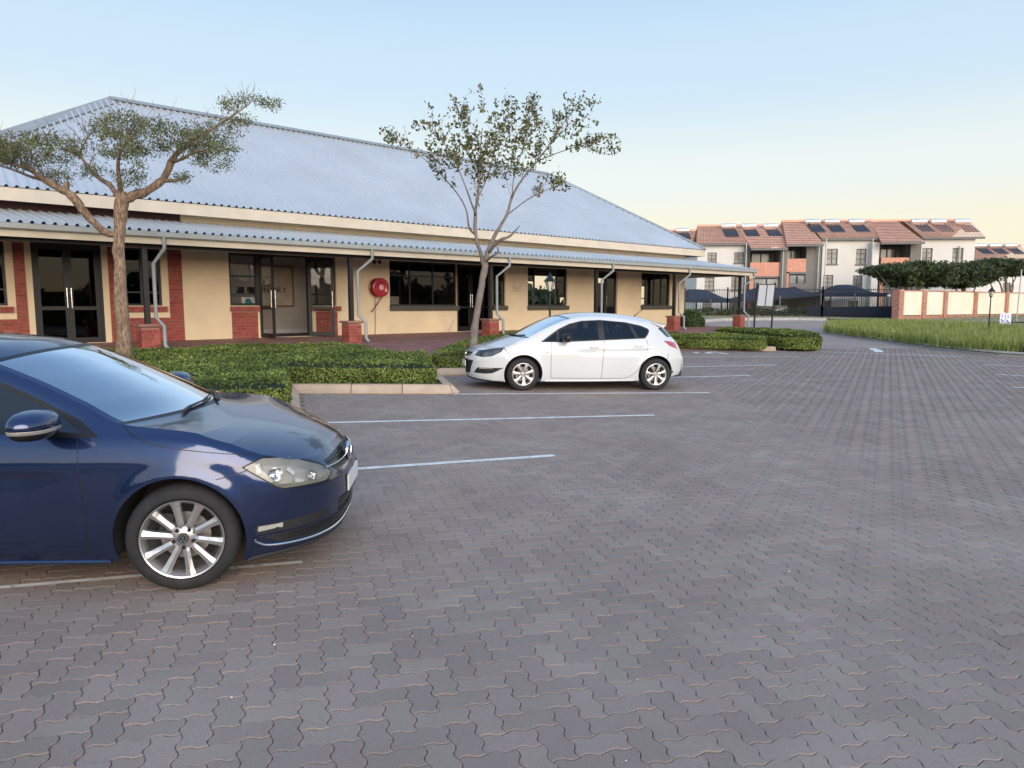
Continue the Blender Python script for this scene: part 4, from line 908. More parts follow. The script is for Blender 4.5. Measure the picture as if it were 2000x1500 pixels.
# foliage gathers in the clumps that the photograph shows
CL = [(30, 285, 45, 22, -1.0), (75, 275, 40, 18, -.8), (60, 310, 60, 16, -.7), (115, 300, 40, 18, .6), (150, 285, 30, 16, .8), (205, 250, 42, 26, .2), (240, 240, 40, 28, -.4), (225, 280, 45, 26, -.4), (255, 300, 38, 22, -.5), (290, 248, 38, 18, 0), (330, 265, 45, 24, .4), (372, 262, 45, 24, .6), (390, 290, 40, 26, .4), (425, 255, 40, 22, 1.0), (415, 310, 36, 26, .2), (440, 285, 26, 22, .6),
      (455, 205, 22, 10, 1.2), (490, 196, 32, 8, 1.3), (520, 205, 24, 8, 1.3), (470, 235, 20, 12, 1.2), (110, 345, 30, 14, -.3), (250, 350, 34, 16, -.2), (350, 345, 16, 8, .5), (10, 300, 40, 20, -1.2), (-20, 290, 50, 24, -1.2), (185, 335, 24, 12, .5), (300, 290, 34, 14, .3)]
pts_, nn_ = [], []
for x, y, rx, ry, dy in CL:
    nsp = int(6+rx*ry/52)
    for _ in range(nsp):
        a, r_ = rnd(0, 6.283), math.sqrt(random.random()); cx_, cy_ = x+rx*r_*math.cos(a), y+ry*r_*math.sin(a); c0 = at(cx_, cy_, Y1+dy+random.gauss(0, .45)); m_ = random.randint(16, 34)
        q = RNG.normal(0, .062, (m_, 3))*np.array([1.3, 1.3, .8]); pts_.append(np.array(c0)+q)
pts_ = np.concatenate(pts_); cards('leaves', pts_, None, .070, .26, MATS['thorn_leaf'], T1, 'stuff', np.array(T1.location), jit=.3)
Y2 = 15.4
T2 = empty('slender_tree', tuple(at(923, 668, Y2)), 0, 'slender leafy tree with smooth leaning trunk in the hedge by the white car', 'tree'); mbT = MB()
limb(mbT, [(922, 680, .115, 0), (926, 655, .10, 0), (932, 610, .092, 0), (938, 570, .088, 0), (944, 535, .085, 0), (948, 515, .08, 0)], None, Y2)
S1 = limb(mbT, [(945, 520, .06, 0), (938, 490, .05, -.1), (931, 470, .045, -.2), (928, 440, .045, -.2), (929, 410, .04, -.3), (934, 380, .03, -.4), (936, 345, .024, -.5), (938, 300, .016, -.5), (942, 250, .010, -.5)], None, Y2)
S2 = limb(mbT, [(948, 518, .06, 0), (953, 490, .055, .1), (962, 470, .052, .2), (975, 445, .045, .3), (990, 420, .04, .4), (1000, 385, .035, .5), (1020, 350, .03, .6), (1045, 320, .022, .8), (1075, 280, .016, .9), (1105, 235, .012, 1.0), (1130, 205, .008, 1.1)], None, Y2)
S3 = limb(mbT, [(953, 495, .04, .1), (975, 470, .045, -.2), (995, 462, .035, -.3), (1016, 440, .008, -.4)], None, Y2)
S4 = limb(mbT, [(950, 510, .035, 0), (962, 500, .03, -.3), (973, 492, .024, -.4), (970, 480, .014, -.5)], None, Y2)
S5 = limb(mbT, [(930, 460, .03, -.2), (916, 445, .026, .1), (912, 415, .022, .3), (898, 385, .018, .5), (870, 350, .014, .6), (840, 320, .010, .7), (800, 290, .007, .9), (765, 272, .005, 1.0)], None, Y2)
S6 = limb(mbT, [(929, 420, .025, -.3), (915, 380, .018, -.6), (895, 330, .013, -.8), (868, 280, .009, -1.0), (845, 255, .006, -1.1)], None, Y2)
S7 = limb(mbT, [(934, 385, .02, -.4), (952, 345, .015, -.2), (965, 300, .011, 0), (975, 250, .008, .2), (1000, 215, .005, .3)], None, Y2)
S8 = limb(mbT, [(990, 420, .02, .4), (1030, 390, .016, .7), (1065, 372, .01, .9), (1095, 360, .006, 1.0)], None, Y2)
S9 = limb(mbT, [(1050, 315, .016, .8), (1085, 300, .013, .5), (1125, 287, .010, .3), (1155, 280, .007, .2), (1180, 270, .005, .1)], None, Y2)
S10 = limb(mbT, [(936, 340, .016, -.5), (925, 300, .012, -.3), (905, 250, .008, -.1), (895, 220, .005, 0)], None, Y2)
S11 = limb(mbT, [(1075, 283, .01, .9), (1055, 250, .008, .7), (1040, 225, .005, .6)], None, Y2)
S12 = limb(mbT, [(1000, 390, .016, .5), (1003, 350, .012, .2), (1018, 300, .009, 0), (1030, 250, .006, -.1)], None, Y2)
under(mbT, T2, 'trunk', MATS['bark_smooth'], smooth='all')
acc2 = []; mbt = MB()
for pth, n_, l_ in ((S1, 18, .6), (S2, 22, .55), (S5, 20, .35), (S6, 16, .4), (S7, 16, .5), (S8, 12, .3), (S9, 14, .18), (S10, 14, .45), (S11, 10, .4), (S12, 16, .45)): twigs(mbt, pth[len(pth)//3:], n_, l_, .006, 0, .5, acc2)
under(mbt, T2, 'branches', MATS['bark_smooth'])['kind'] = 'stuff'
pts_ = []
for q in acc2:
    for _ in range(11):
        t = random.random()**.7; k = min(2, int(t*3)); p = q[k].lerp(q[k+1], t*3-k); pts_.append(np.array(p)+RNG.normal(0, .05, 3))
CL2 = [(1090, 225, 14, 10, 1.0), (1130, 210, 30, 22, 1.1), (1160, 195, 14, 10, 1.1), (1145, 240, 25, 9, 1.0), (1110, 250, 26, 22, .9), (1165, 290, 40, 9, .2), (1200, 275, 14, 14, .1), (1190, 295, 24, 8, .1), (1120, 290, 14, 8, .4), (1095, 365, 18, 9, 1.0), (1070, 350, 24, 10, .9), (780, 278, 28, 10, .9), (815, 300, 16, 10, .9), (760, 270, 10, 8, 1), (820, 245, 22, 10, -1.0), (848, 280, 18, 22, -.8), (870, 310, 22, 24, -.7), (900, 290, 30, 30, -.3), (940, 290, 30, 36, -.4), (980, 280, 34, 40, 0), (1010, 260, 30, 36, 0), (1040, 260, 26, 34, .6), (950, 330, 44, 24, -.3), (990, 330, 34, 22, .2), (1005, 208, 8, 14, .3), (970, 235, 16, 16, .2), (900, 235, 18, 16, 0), (1060, 300, 20, 20, .7), (938, 175, 5, 16, -.5), (942, 205, 8, 14, -.5), (912, 210, 6, 6, 0), (970, 200, 5, 8, .2), (1105, 185, 5, 10, 1.0)]
for x, y, rx, ry, dy in CL2:
    for _ in range(int(5+rx*ry/6.5)):
        a, r_ = rnd(0, 6.283), math.sqrt(random.random()); pts_.append(np.array(at(x+rx*r_*math.cos(a), y+ry*r_*math.sin(a), Y2+dy+random.gauss(0, .3))))
pts_ = np.array(pts_); cards('leaves', pts_, None, .088, .5, MATS['ash_leaf'], T2, 'stuff', np.array(T2.location), jit=.3)
# ------------------------------------------------------------ grass island: long arching blades
def blades(poly, n, h, name, m, label=None):
    arr = np.array(poly); b0, b1 = arr.min(0), arr.max(0); x = RNG.uniform(b0[0], b1[0], n*6); y = RNG.uniform(b0[1], b1[1], n*6); k = inside(poly, x, y)
    x, y = x[k][:n], y[k][:n]; n = len(x); tuft = .5+.5*vnoise(x, y, 1.6, 2); hh = h*(.72+.28*tuft)*RNG.uniform(.6, 1.1, n); a = RNG.uniform(0, 6.283, n); lean = RNG.uniform(.15, .65, n)*hh; wd = RNG.uniform(.008, .016, n)
    z = G(x, y)+.08; dx, dy = np.cos(a), np.sin(a); V = []
    for t, wf in ((0, 1), (.4, .9), (.75, .6), (1, .08)):
        cx_, cy_, cz_ = x+dx*lean*t*t, y+dy*lean*t*t, z+hh*(t-.22*t*t*(lean/hh)); V.append(np.stack([cx_-dy*wd*wf, cy_+dx*wd*wf, cz_], -1)); V.append(np.stack([cx_+dy*wd*wf, cy_-dx*wd*wf, cz_], -1))
    V = np.stack(V, 1).reshape(-1, 3); o8 = (np.arange(n)*8)[:, None]; Fc = (o8[:, :, None]+np.array([[0, 1, 3, 2], [2, 3, 5, 4], [4, 5, 7, 6]])[None]).reshape(-1, 4)
    o = link(name, npmesh(name, V, Fc, m, tint=np.repeat(RNG.random(n), 8))); tag(o, kind='stuff'); return o
isl = [(ILF[0]+Vector((.1, .45, 0)))]+[p+Vector((0, .55, 0)) for p in ILF[1:]]
bk = [gp(*q) for q in ((2140, 667), (2000, 655), (1900, 648), (1800, 643), (1720, 640), (1625, 642))]
blades([(p.x, p.y) for p in isl+bk], 46000, .66, 'long_grass', MATS['reed'])
mat('dry_grass', (.26, .26, .12), rough=.9, var=.3, vscale=.6, tint=.4, col2=(.36, .33, .17), tscale='world', transl=.3)
blades([(p.x, p.y+.6) for p in fv]+[(70, 66), (60, 74), (10, 74)], 14000, .16, 'verge_grass', MATS['dry_grass'])
# ------------------------------------------------------------ things across the road
mat('tile_orange', (.90, .45, .29), rough=.8, var=.15, vscale=1.5, tscale='world', col2=(.85, .50, .37))
mat('flat_white', (.70, .68, .65), rough=.9, var=.05, vscale=.5, tscale='world')
mat('flat_grey', (.20, .19, .18), rough=.9, var=.06)
mat('brick_orange', (.62, .31, .22), rough=.85, var=.12, vscale=6, tscale='world')
mat('brick_orange_deep', (.44, .23, .165), rough=.85, var=.2, vscale=8, tscale='world', tint=.15)
mat('far_glass', (.16, .17, .18), rough=.15, var=.5, vscale=.8, tscale='world')
mat('far_curtain', (.33, .31, .28), rough=.6, var=.25, vscale=1.2, tscale='world')
mat('far_dark', (.03, .03, .035), rough=.7)
mat('collector', (.02, .022, .032), rough=.55, var=.1)
mat('tank', (.70, .70, .70), rough=.3, metal=.5)
mat('shade_net', (.020, .034, .062), rough=.9, var=.15, vscale=.6, tscale='world')
mat('fence_black', (.012, .012, .015), rough=.6)
mat('wall_cream', (.80, .73, .60), rough=.9, var=.05, vscale=.8, tscale='world', dirt=.12, dirtcol=(.5, .42, .3))
mat('lamp_black', (.010, .012, .011), rough=.4)
mat('lamp_glass', (.62, .60, .54), rough=.25, var=.05)
mat('sign_panel', (.42, .45, .50), rough=.35, var=.03)
mat('sign_white', (.78, .79, .82), rough=.6, var=.02)
mat('sign_blue', (.10, .22, .55), rough=.6)
YF = 77.0
FA = Frame(95)        # the flats face us with a slight turn
DA = 77.0-.09*30
def fpx(x, y, d=0): return FA.px(x, y, DA+d)
FP = FA.P
def block(label, ridge, eaves, walls, wins, bays, heaters_px, depth=9.0, dD=0, name='apartment_block', ridge_back=4.2):
    """ridge (x0, x1, y); eaves [(x0, x1, y, forward)]; walls [(x0, x1, ytop, forward, material)]; px measured in the photograph"""
    u0, zr = fpx(ridge[0], ridge[2], dD+ridge_back); u1, _ = fpx(ridge[1], ridge[2], dD+ridge_back); base = .2
    root = empty(name, tuple(FP((u0+u1)/2, DA+dD, base)), 0, label, 'building')
    def U(x, d=0): return fpx(x, 500, dD+d)[0]
    def Zz(y, d=0): return fpx(1600, y, dD+d)[1]
    for x0, x1, ye, fw in eaves:
        a, b = U(x0, -fw), U(x1, -fw); ze = Zz(ye, -fw); ra, rb = max(u0, a) if x0 > ridge[0]+8 else u0, b if x1 < ridge[1]-8 else u1
        mb = MB(); n = max(4, int((b-a)/.3)); d0_, d1_ = DA+dD-fw-.4, DA+dD+ridge_back
        nr = 14
        # tiled slope: courses stepped, rolls across
        for r in range(nr):
            t0, t1 = r/nr, (r+1)/nr; cols = 2*n; row0, row1 = [], []
            for c in range(cols+1):
                q = c/cols; lift = .05 if c % 2 else 0
                for t, row, st in ((t0, row0, .05), (t1, row1, 0)):
                    u = (a+(b-a)*q)*(1-t)+(ra+(rb-ra)*q)*t; row.append(FP(u, d0_+(d1_-d0_)*t, ze+(zr-ze)*t+lift+st))
            mb.add(row0+row1, [(i, i+1, cols+1+i+1, cols+1+i) for i in range(cols)])
        under(mb, root, 'roof', MATS['tile_orange'])
        mb = MB(); mb.fbox(FA, a, b, d0_-.05, d0_+.08, ze-.18, ze+.03); under(mb, root, 'gutter', MATS['flat_grey'])
    mb = MB(); d1_ = DA+dD+ridge_back; bd = d1_+ridge_back+1; zl = Zz(eaves[-1][2]); mb.add([FP(u0, d1_, zr), FP(u1, d1_, zr), FP(u1, bd, zl), FP(u0, bd, zl)], [(0, 1, 2, 3)]); under(mb, root, 'rear_roof', MATS['tile_orange'])
    mb = MB(); mb.tube([FP(u0, d1_, zr+.05), FP(u1, d1_, zr+.05)], .13, 6); under(mb, root, 'ridge', MATS['tile_orange'])
    for x0, x1, yt, fw, m in walls:
        a, b = U(x0, -fw), U(x1, -fw); zt_ = Zz(yt, -fw)+.2; o_ = []
        for wx0, wx1, wy0, wy1, cur in wins:
            if x0 <= (wx0+wx1)/2 <= x1 and m == 'flat_white': o_.append((U(wx0, -fw), U(wx1, -fw), Zz(wy1, -fw), Zz(wy0, -fw), cur))
        us2 = sorted(set([a, b]+[v for o in o_ for v in o[:2]])); zs2 = sorted(set([base, zt_]+[v for o in o_ for v in o[2:4]])); mb = MB(); dw = DA+dD-fw
        for p_, q_ in zip(us2[:-1], us2[1:]):
            for c_, e_ in zip(zs2[:-1], zs2[1:]):
                mu, mz = (p_+q_)/2, (c_+e_)/2
                if any(o[0] < mu < o[1] and o[2] < mz < o[3] for o in o_): continue
                mb.quad(FP(p_, dw, c_), FP(q_, dw, c_), FP(q_, dw, e_), FP(p_, dw, e_))
        mb.quad(FP(b, dw, base), FP(b, DA+dD+depth, base), FP(b, DA+dD+depth, zt_), FP(b, dw, zt_)); mb.quad(FP(a, dw, base), FP(a, DA+dD+depth, base), FP(a, DA+dD+depth, zt_), FP(a, dw, zt_))
        under(mb, root, 'wall', MATS[m])
        for wa, wb, wc, wd_, cur in o_:
            mb = MB(); f = .06
            for p_, q_, c_, e_ in ((wa, wa+f, wc, wd_), (wb-f, wb, wc, wd_), (wa+f, wb-f, wd_-f, wd_), (wa+f, wb-f, wc, wc+f), ((wa+wb)/2-.025, (wa+wb)/2+.025, wc+f, wd_-f)): mb.fbox(FA, p_, q_, dw+.05, dw+.12, c_, e_)
            for k in (.36, .7): zc = wc+(wd_-wc)*k; mb.fbox(FA, wa+f, wb-f, dw+.052, dw+.118, zc-.025, zc+.025)
            mb.fbox(FA, wa-.08, wb+.08, dw-.06, dw+.1, wc-.12, wc-.0); wf = under(mb, root, 'window', MATS['flat_grey'])
            mb = MB(); mb.quad(FP(wa, dw+.13, wc), FP(wb, dw+.13, wc), FP(wb, dw+.13, wd_), FP(wa, dw+.13, wd_)); mb.v = [(v[0]-root.location.x, v[1]-root.location.y, v[2]-root.location.z) for v in mb.v]; mb.build('pane', MATS['far_curtain' if cur else 'far_glass'], wf)
    for x0, x1, ys_, fw in bays:
        # ys_: list of (ytop, ybottom, kind)
        a, b = U(x0, -fw), U(x1, -fw); dw = DA+dD-fw
        for yt, yb, kind in ys_:
            zt_, zb_ = Zz(yt, -fw), Zz(yb, -fw)
            if kind == 'brick':
                mb = MB(); mb.fbox(FA, a, b, dw-.02, dw+.2, zb_, zt_); under(mb, root, 'balcony_wall', MATS['brick_orange'])
            elif kind == 'open':
                mb = MB(); dd_ = dw+2.2
                mb.quad(FP(a, dd_, zb_-1), FP(b, dd_, zb_-1), FP(b, dd_, zt_), FP(a, dd_, zt_)); mb.quad(FP(a, dw+.2, zb_-1), FP(a, dd_, zb_-1), FP(a, dd_, zt_), FP(a, dw+.2, zt_)); mb.quad(FP(b, dw+.2, zb_-1), FP(b, dd_, zb_-1), FP(b, dd_, zt_), FP(b, dw+.2, zt_)); mb.quad(FP(a, dw+.2, zt_), FP(b, dw+.2, zt_), FP(b, dd_, zt_), FP(a, dd_, zt_))
                under(mb, root, 'balcony', MATS['flat_grey'])
                mb = MB(); ga, gb = a+.2*(b-a), a+.85*(b-a); mb.quad(FP(ga, dd_-.05, zb_-1), FP(gb, dd_-.05, zb_-1), FP(gb, dd_-.05, zt_-.35), FP(ga, dd_-.05, zt_-.35)); under(mb, root, 'glass_door', MATS['far_glass'])
                mb = MB()
                for q_ in (ga, (ga+gb)/2, gb): mb.fbox(FA, q_-.04, q_+.04, dd_-.12, dd_-.06, zb_-1, zt_-.3)
                mb.fbox(FA, ga-.04, gb+.04, dd_-.12, dd_-.06, zt_-.38, zt_-.3); under(mb, root, 'door_frame', MATS['far_dark'])
            elif kind == 'win':
                mb = MB(); mb.fbox(FA, a+.15*(b-a), b, dw+.12, dw+.3, zb_, zt_); under(mb, root, 'window', MATS['far_glass'])
                mb = MB()
                for q_ in (a+.15*(b-a), a+.57*(b-a), b): mb.fbox(FA, q_-.05, q_+.05, dw+.04, dw+.11, zb_, zt_)
                mb.fbox(FA, a+.15*(b-a), b, dw+.04, dw+.11, zt_-.08, zt_); under(mb, root, 'window_frame', MATS['far_dark'])
                mb = MB(); mb.fbox(FA, a, a+.15*(b-a)-.05, dw+.0, dw+.3, .2, zt_+.1); under(mb, root, 'brick_pier', MATS['brick_orange'])
                mb = MB(); mb.fbox(FA, a+.15*(b-a)-.04, b, dw-.01, dw+.3, zt_+.05, zt_+.5); mb.fbox(FA, a+.15*(b-a)-.04, b, dw-.02, dw+.3, .2, zb_-.02); under(mb, root, 'lintel', MATS['flat_grey'])
    return root, u0, u1, zr
W_ = lambda *a: a
bl1, *_r1 = block('apartment block with orange roof and one brick balcony bay, left, behind the shop veranda', (1362, 1527, 442), [(1358, 1464, 475, 0), (1464, 1536, 485, 1.6)],
    [(1362, 1462, 478, 0, 'flat_white'), (1525, 1538, 486, 1.2, 'flat_grey'), (1456, 1465, 480, .4, 'flat_grey')],
    [(1382, 1400, 492, 511, 1), (1434, 1453, 492, 513, 1), (1378, 1397, 541, 567, 1), (1430, 1449, 541, 567, 1), (1375, 1393, 590, 606, 1), (1427, 1446, 590, 606, 0)],
    [(1466, 1525, [(484, 512, 'open'), (512, 539, 'brick'), (543, 560, 'win'), (565, 590, 'brick')], 1.0)], None)
bl2, *_r2 = block('middle apartment block with orange tiled roof, grey pillar and white wall', (1527, 1700, 433), [(1533, 1606, 478, 1.6), (1600, 1712, 466.5, 0)],
    [(1606, 1701, 469, 0, 'flat_white'), (1575, 1604, 480, 1.0, 'flat_grey')],
    [(1615, 1636, 486, 516, 0), (1672, 1692, 486.5, 517, 1), (1610, 1630, 537, 560, 1), (1668, 1687, 538, 562, 0), (1608, 1626, 588, 606, 1), (1662, 1681, 588, 606, 1)],
    [(1538, 1575, [(478, 505, 'open'), (505, 531, 'brick'), (536, 553, 'win'), (570, 590, 'win')], 1.0)], None)
bl3, *_r3 = block('right apartment block whose orange roof ends in a sloping verge above the dark trees', (1700, 1895, 432.5), [(1716, 1801, 475, 1.6), (1797, 1917, 466, 0)],
    [(1800, 1903, 469, 0, 'flat_white'), (1778, 1799, 478, 1.0, 'flat_grey'), (1703, 1717, 478, .8, 'flat_white')],
    [(1801, 1821, 486, 514, 1), (1860, 1881, 486, 514, 1), (1799, 1819, 538, 562, 0), (1858, 1878, 538, 562, 1)],
    [(1722, 1776, [(477, 504, 'open'), (504, 531, 'brick'), (538, 560, 'win')], 1.0)], None)
bl4, *_r4 = block('farther apartment block with low orange roof at the right edge of the picture', (1880, 1993, 480), [(1870, 2012, 507, 0)], [(1880, 2010, 510, 0, 'flat_white')], [(1963, 1978, 553, 568, 0), (1920, 1934, 530, 552, 1)], [], None, dD=22)
bl5, *_r5 = block('farther apartment block roof just showing above the shop roof hip, left of the others', (1300, 1372, 451), [(1296, 1372, 476, 0)], [(1300, 1372, 478, 0, 'flat_white')], [(1345, 1360, 495, 515, 0)], [], None, dD=10)
mbw = MB()
# rainwater pipes on the flats
for x, yt, yb, r_ in ((1458, 478, 600, bl1), (1530, 486, 600, bl1), (1600, 480, 600, bl2), (1614, 470, 600, bl2), (1705, 470, 600, bl2), (1797, 476, 560, bl3), (1887, 482, 540, bl3)):
    u, zt_ = fpx(x, yt, -1.3); _, zb_ = fpx(x, yb, -1.3); mb = MB(); mb.tube([FP(u, DA-.2 if r_ is bl3 else DA-1.3, zt_+.2), FP(u, DA-1.3 if r_ is not bl3 else DA-.2, zb_)], .06, 6); under(mb, r_, 'downpipe', MATS['gutter_grey'])
def heater(px, label, ridge_y, eave_y, dD=0, rb=4.2):
    u, zr = fpx(px, ridge_y, dD+rb); ze = fpx(px, eave_y, dD)[1]; sl_ = (zr-ze)/(rb+.4); d1 = DA+dD+rb; roof = lambda d: zr-sl_*(d1-d)
    d = d1-.95; z = roof(d)+.36
    T = empty('solar_water_heater', tuple(FP(u, d, z)), 0, label, 'solar water heater', 'solar water heaters on the orange roofs')
    mb = MB(); mb.tube([FP(u-.72, d, z), FP(u+.72, d, z)], .27, 14); under(mb, T, 'tank', MATS['tank'], smooth=True)
    mb = MB(); a = [FP(u-.66, d-.40, roof(d-.40)+.16), FP(u+.66, d-.40, roof(d-.40)+.16), FP(u+.66, d-2.2, roof(d-2.2)+.16), FP(u-.66, d-2.2, roof(d-2.2)+.16)]; dn = Vector((0, 0, -.08)); mb.hexa([v+dn for v in a]+a); under(mb, T, 'collector', MATS['collector'])
    mb = MB()
    for q in (-.6, .6): mb.tube([FP(u+q, d, roof(d)), FP(u+q, d, z)], .03, 5); mb.tube([FP(u+q, d-.1, z-.2), FP(u+q, d-.45, roof(d-.4)+.1)], .03, 5)
    under(mb, T, 'bracket', MATS['flat_grey'])
lab = {1419: 'solar heater on the left apartment roof, leftmost of its three', 1458: 'solar heater in the middle of the left apartment roof', 1500: 'solar heater on the left apartment roof, above the brick balcony bay',
       1581: 'solar heater on the middle apartment roof, next to its left verge', 1618: 'solar heater on the middle apartment roof, second from its left verge', 1665: 'solar heater on the middle apartment roof, standing apart at the right',
       1786: 'solar heater on the right apartment roof, leftmost of its three', 1823: 'solar heater in the middle of the three on the right apartment roof', 1869: 'solar heater on the right apartment roof, nearest the sloping verge'}
for x, t in lab.items(): heater(x, t, 442 if x < 1520 else 433, 475 if x < 1520 else 467)
heater(1331, 'solar heater on the far roof just above the hip of the shop roof', 451, 476, 10)
for x, t in ((1906, 'solar heater on the farthest right roof, half hidden by the nearer block'), (1935, 'solar heater in the middle of the farthest right roof'), (1965, 'solar heater on the farthest right roof, nearest its end')): heater(x, t, 480, 507, 22)
# ---- shade net carports
def port(label, pts_px, Yc, dep=5.0):
    """pts_px: top outline (x, y) left to right and the lower edge y"""
    (xl, yl), (xm0, ym), (xm1, ym1), (xr, yr), ylow = pts_px
    a, b, c, d = at(xl, yl, Yc), at(xm0, ym, Yc+dep*.5), at(xm1, ym1, Yc+dep*.5), at(xr, yr, Yc); a2, d2 = a+Vector((0, dep, 0)), d+Vector((0, dep, 0)); root = empty('shade_carport', (a.x, Yc, .6), 0, label, 'carport', 'navy shade net carports behind the fence')
    mb = MB(); lowz = at(xm0, ylow, Yc).z; n = 10; rows = []
    def bez(p, q, sag, k): t = k/n; v = p.lerp(q, t); v.z += -sag*4*t*(1-t); return v
    front = [bez(a, d, (a.z+d.z)/2-lowz if abs(yl-yr) < 30 else .3, k) for k in range(n+1)]; ridge_ = []
    for k in range(n+1):
        t = k/n; x = a.x+(d.x-a.x)*t; tb = (b.x-a.x)/(d.x-a.x); tc_ = (c.x-a.x)/(d.x-a.x)
        z = a.z+(b.z-a.z)*float(sstep(t/max(.02, tb)) if t < tb else 1) if t <= tc_ else d.z+(c.z-d.z)*float(sstep((1-t)/max(.02, 1-tc_)))
        ridge_.append(Vector((x, Yc+dep*.5, z)))
    rear = [v+Vector((0, dep, 0)) for v in front]; low = [Vector((v.x, v.y, min(v.z, lowz+.02))) for v in front]
    mb.add(front+ridge_+rear, [(i, i+1, n+1+i+1, n+1+i) for i in range(n)]+[(n+1+i, n+1+i+1, 2*n+2+i+1, 2*n+2+i) for i in range(n)])
    mb.add(front+[Vector((v.x, v.y-.02, v.z-.35)) for v in front], [(i, i+1, n+1+i+1, n+1+i) for i in range(n)])
    under(mb, root, 'canopy', MATS['shade_net'])
    for k, v in ((0, a), (n, d), (n//2, front[n//2])):
        for dy in (0, dep):
            mb = MB(); mb.tube([(v.x, v.y+dy, .5), (v.x, v.y+dy, v.z-.02)], .07, 6); under(mb, root, 'post', MATS['flat_grey'])
port('navy shade net carport at the left, sloping down to a point beside the fence post', ((1335, 583), (1345, 565), (1372, 566), (1441, 583), 584), 66)
port('long navy shade net carport behind the sign board', ((1441, 583), (1478, 562), (1540, 557), (1606, 570), 577), 66)
port('navy shade net carport with a raised crest before the middle white flats', ((1604, 572), (1640, 556), (1665, 557), (1735, 572), 572), 66)
# ---- black fence of upright bars
fpts = [at(1255, 616, 64.5), at(1420, 616, 63), at(1605, 620, 60), at(1757, 622, 56.5)]
FE = empty('bar_fence', tuple(fpts[1]), 0, 'tall black steel bar fence running along the verge to the cream boundary wall', 'fence')
mb = MB(); mbn = MB(); posts = []
for i in range(3):
    p, q = fpts[i].copy(), fpts[i+1].copy(); p.z = float(G(p.x, p.y))+.0; q.z = float(G(q.x, q.y)); ln = (q-p).length; n = int(ln/.14); t = (q-p).normalized()
    hT = 2.42
    for k in range(n):
        c = p.lerp(q, k/n); mb.box(c.x-.013, c.y-.013, c.z+.05, c.x+.013, c.y+.013, c.z+hT)
    for zz in (.25, hT-.12):
        a, b = p+Vector((0, 0, zz)), q+Vector((0, 0, zz)); s_ = Vector((0, .02, 0)); u_ = Vector((0, 0, .05)); mb.hexa([a-s_, b-s_, b+s_, a+s_, a-s_+u_, b-s_+u_, b+s_+u_, a+s_+u_])
    m = max(1, int(ln/3.2))
    for k in range(m+1): posts.append(p.lerp(q, k/m))
under(mb, FE, 'bars', MATS['fence_black'])['kind'] = 'stuff'
for c in posts:
    mb = MB(); mb.box(c.x-.05, c.y-.05, c.z, c.x+.05, c.y+.05, c.z+2.55); under(mb, FE, 'post', MATS['fence_black'])
mb = MB(); c = posts[0]
cam_p = at(1436, 545, 61.5); mb = MB(); mb.tube([(cam_p.x, 61.5, .6), tuple(cam_p)], [.07, .05], 6); mb.tube([tuple(cam_p), tuple(cam_p+Vector((.15, 0, 1.0)))], [.02, .008], 5)
tag(mb.build('aerial_pole', MATS['fence_black']), 'thin dark pole with a whip aerial standing at the fence left of the sign board', 'pole')
# dark netting tied to the lower fence
NET = MB()
for p, q in ((fpts[1].lerp(fpts[2], .85), fpts[2]), (fpts[2], fpts[3])):
    a, b = Vector((p.x, p.y+.12, float(G(p.x, p.y)))), Vector((q.x, q.y+.12, float(G(q.x, q.y)))); NET.quad(a, b, b+Vector((0, 0, 1.05)), a+Vector((0, 0, .9)))
under(NET, FE, 'netting', MATS['shade_net'])
def hedge_row(label, p, q, h, wd, n, size, leaf='dark_crown', name='scrub_hedge'):
    root = empty(name, tuple(p), 0, label, 'hedge'); t = RNG.random(n); x = p.x+(q.x-p.x)*t+RNG.normal(0, wd, n)*.2; y = p.y+(q.y-p.y)*t+RNG.normal(0, wd, n)*.4; hh = h*(.75+.25*vnoise(x, y, 1.1, 3)); z = G(x, y)+hh*RNG.random(n)**.7
    cards('leaves', np.stack([x, y, z], -1), None, size, .6, MATS[leaf], root, 'stuff', np.array(root.location)); return root
hedge_row('untidy dark shrub row at the foot of the bar fence, left part', fpts[0]+Vector((0, -.9, 0)), fpts[1]+Vector((8, -1.0, 0)), 1.0, .7, 5000, .16)
# ---- cream boundary wall with brick piers
FW = Frame(57.0); wl0 = at(1757, 626, 54.0); BW_D = FW.N[0]*wl0.x+FW.N[1]*wl0.y; ua = FW.U[0]*wl0.x+FW.U[1]*wl0.y
BWALL = empty('boundary_wall', tuple(wl0), 0, 'long cream plastered boundary wall with orange brick piers and brick foot beside the trees', 'wall')
zb_ = .42; zt_ = FW.px(1765, 566.5, BW_D)[1]; pier_px = [1757, 1803, 1844, 1903, 1964, 2035, 2120]
pu = [FW.px(x, 600, BW_D)[0] for x in pier_px]
mb = MB(); mb.fbox(FW, pu[0], pu[-1], BW_D, BW_D+.22, zb_+.55, zt_-.07); under(mb, BWALL, 'plaster', MATS['wall_cream'])
mb = MB(); mb.fbox(FW, pu[0]-.1, pu[-1], BW_D-.05, BW_D+.27, zt_-.07, zt_); under(mb, BWALL, 'coping', MATS['brick_orange_deep'])
def course(fr, u0, u1, d0_, d1_, z0, z1, root, name):
    mb = MB(); tv = []; nr = int((z1-z0)/.085)
    for r in range(nr):
        x = u0-(.115 if r % 2 else 0)
        while x < u1-.03:
            a, b = max(x, u0), min(x+.222, u1); mb.fbox(fr, a, b-.008, d0_-rnd(0, .006), d1_, z0+r*.085, z0+r*.085+.075); tv += [random.random()]*8; x += .23
    o = under(mb, root, name, MATS['brick_orange_deep']); a_ = o.data.attributes.new('tint', 'FLOAT', 'POINT'); a_.data.foreach_set('value', np.array(tv, np.float32)); o['kind'] = 'stuff'
course(FW, pu[0], pu[-1], BW_D-.04, BW_D+.2, zb_-.35, zb_+.55, BWALL, 'brick_foot')
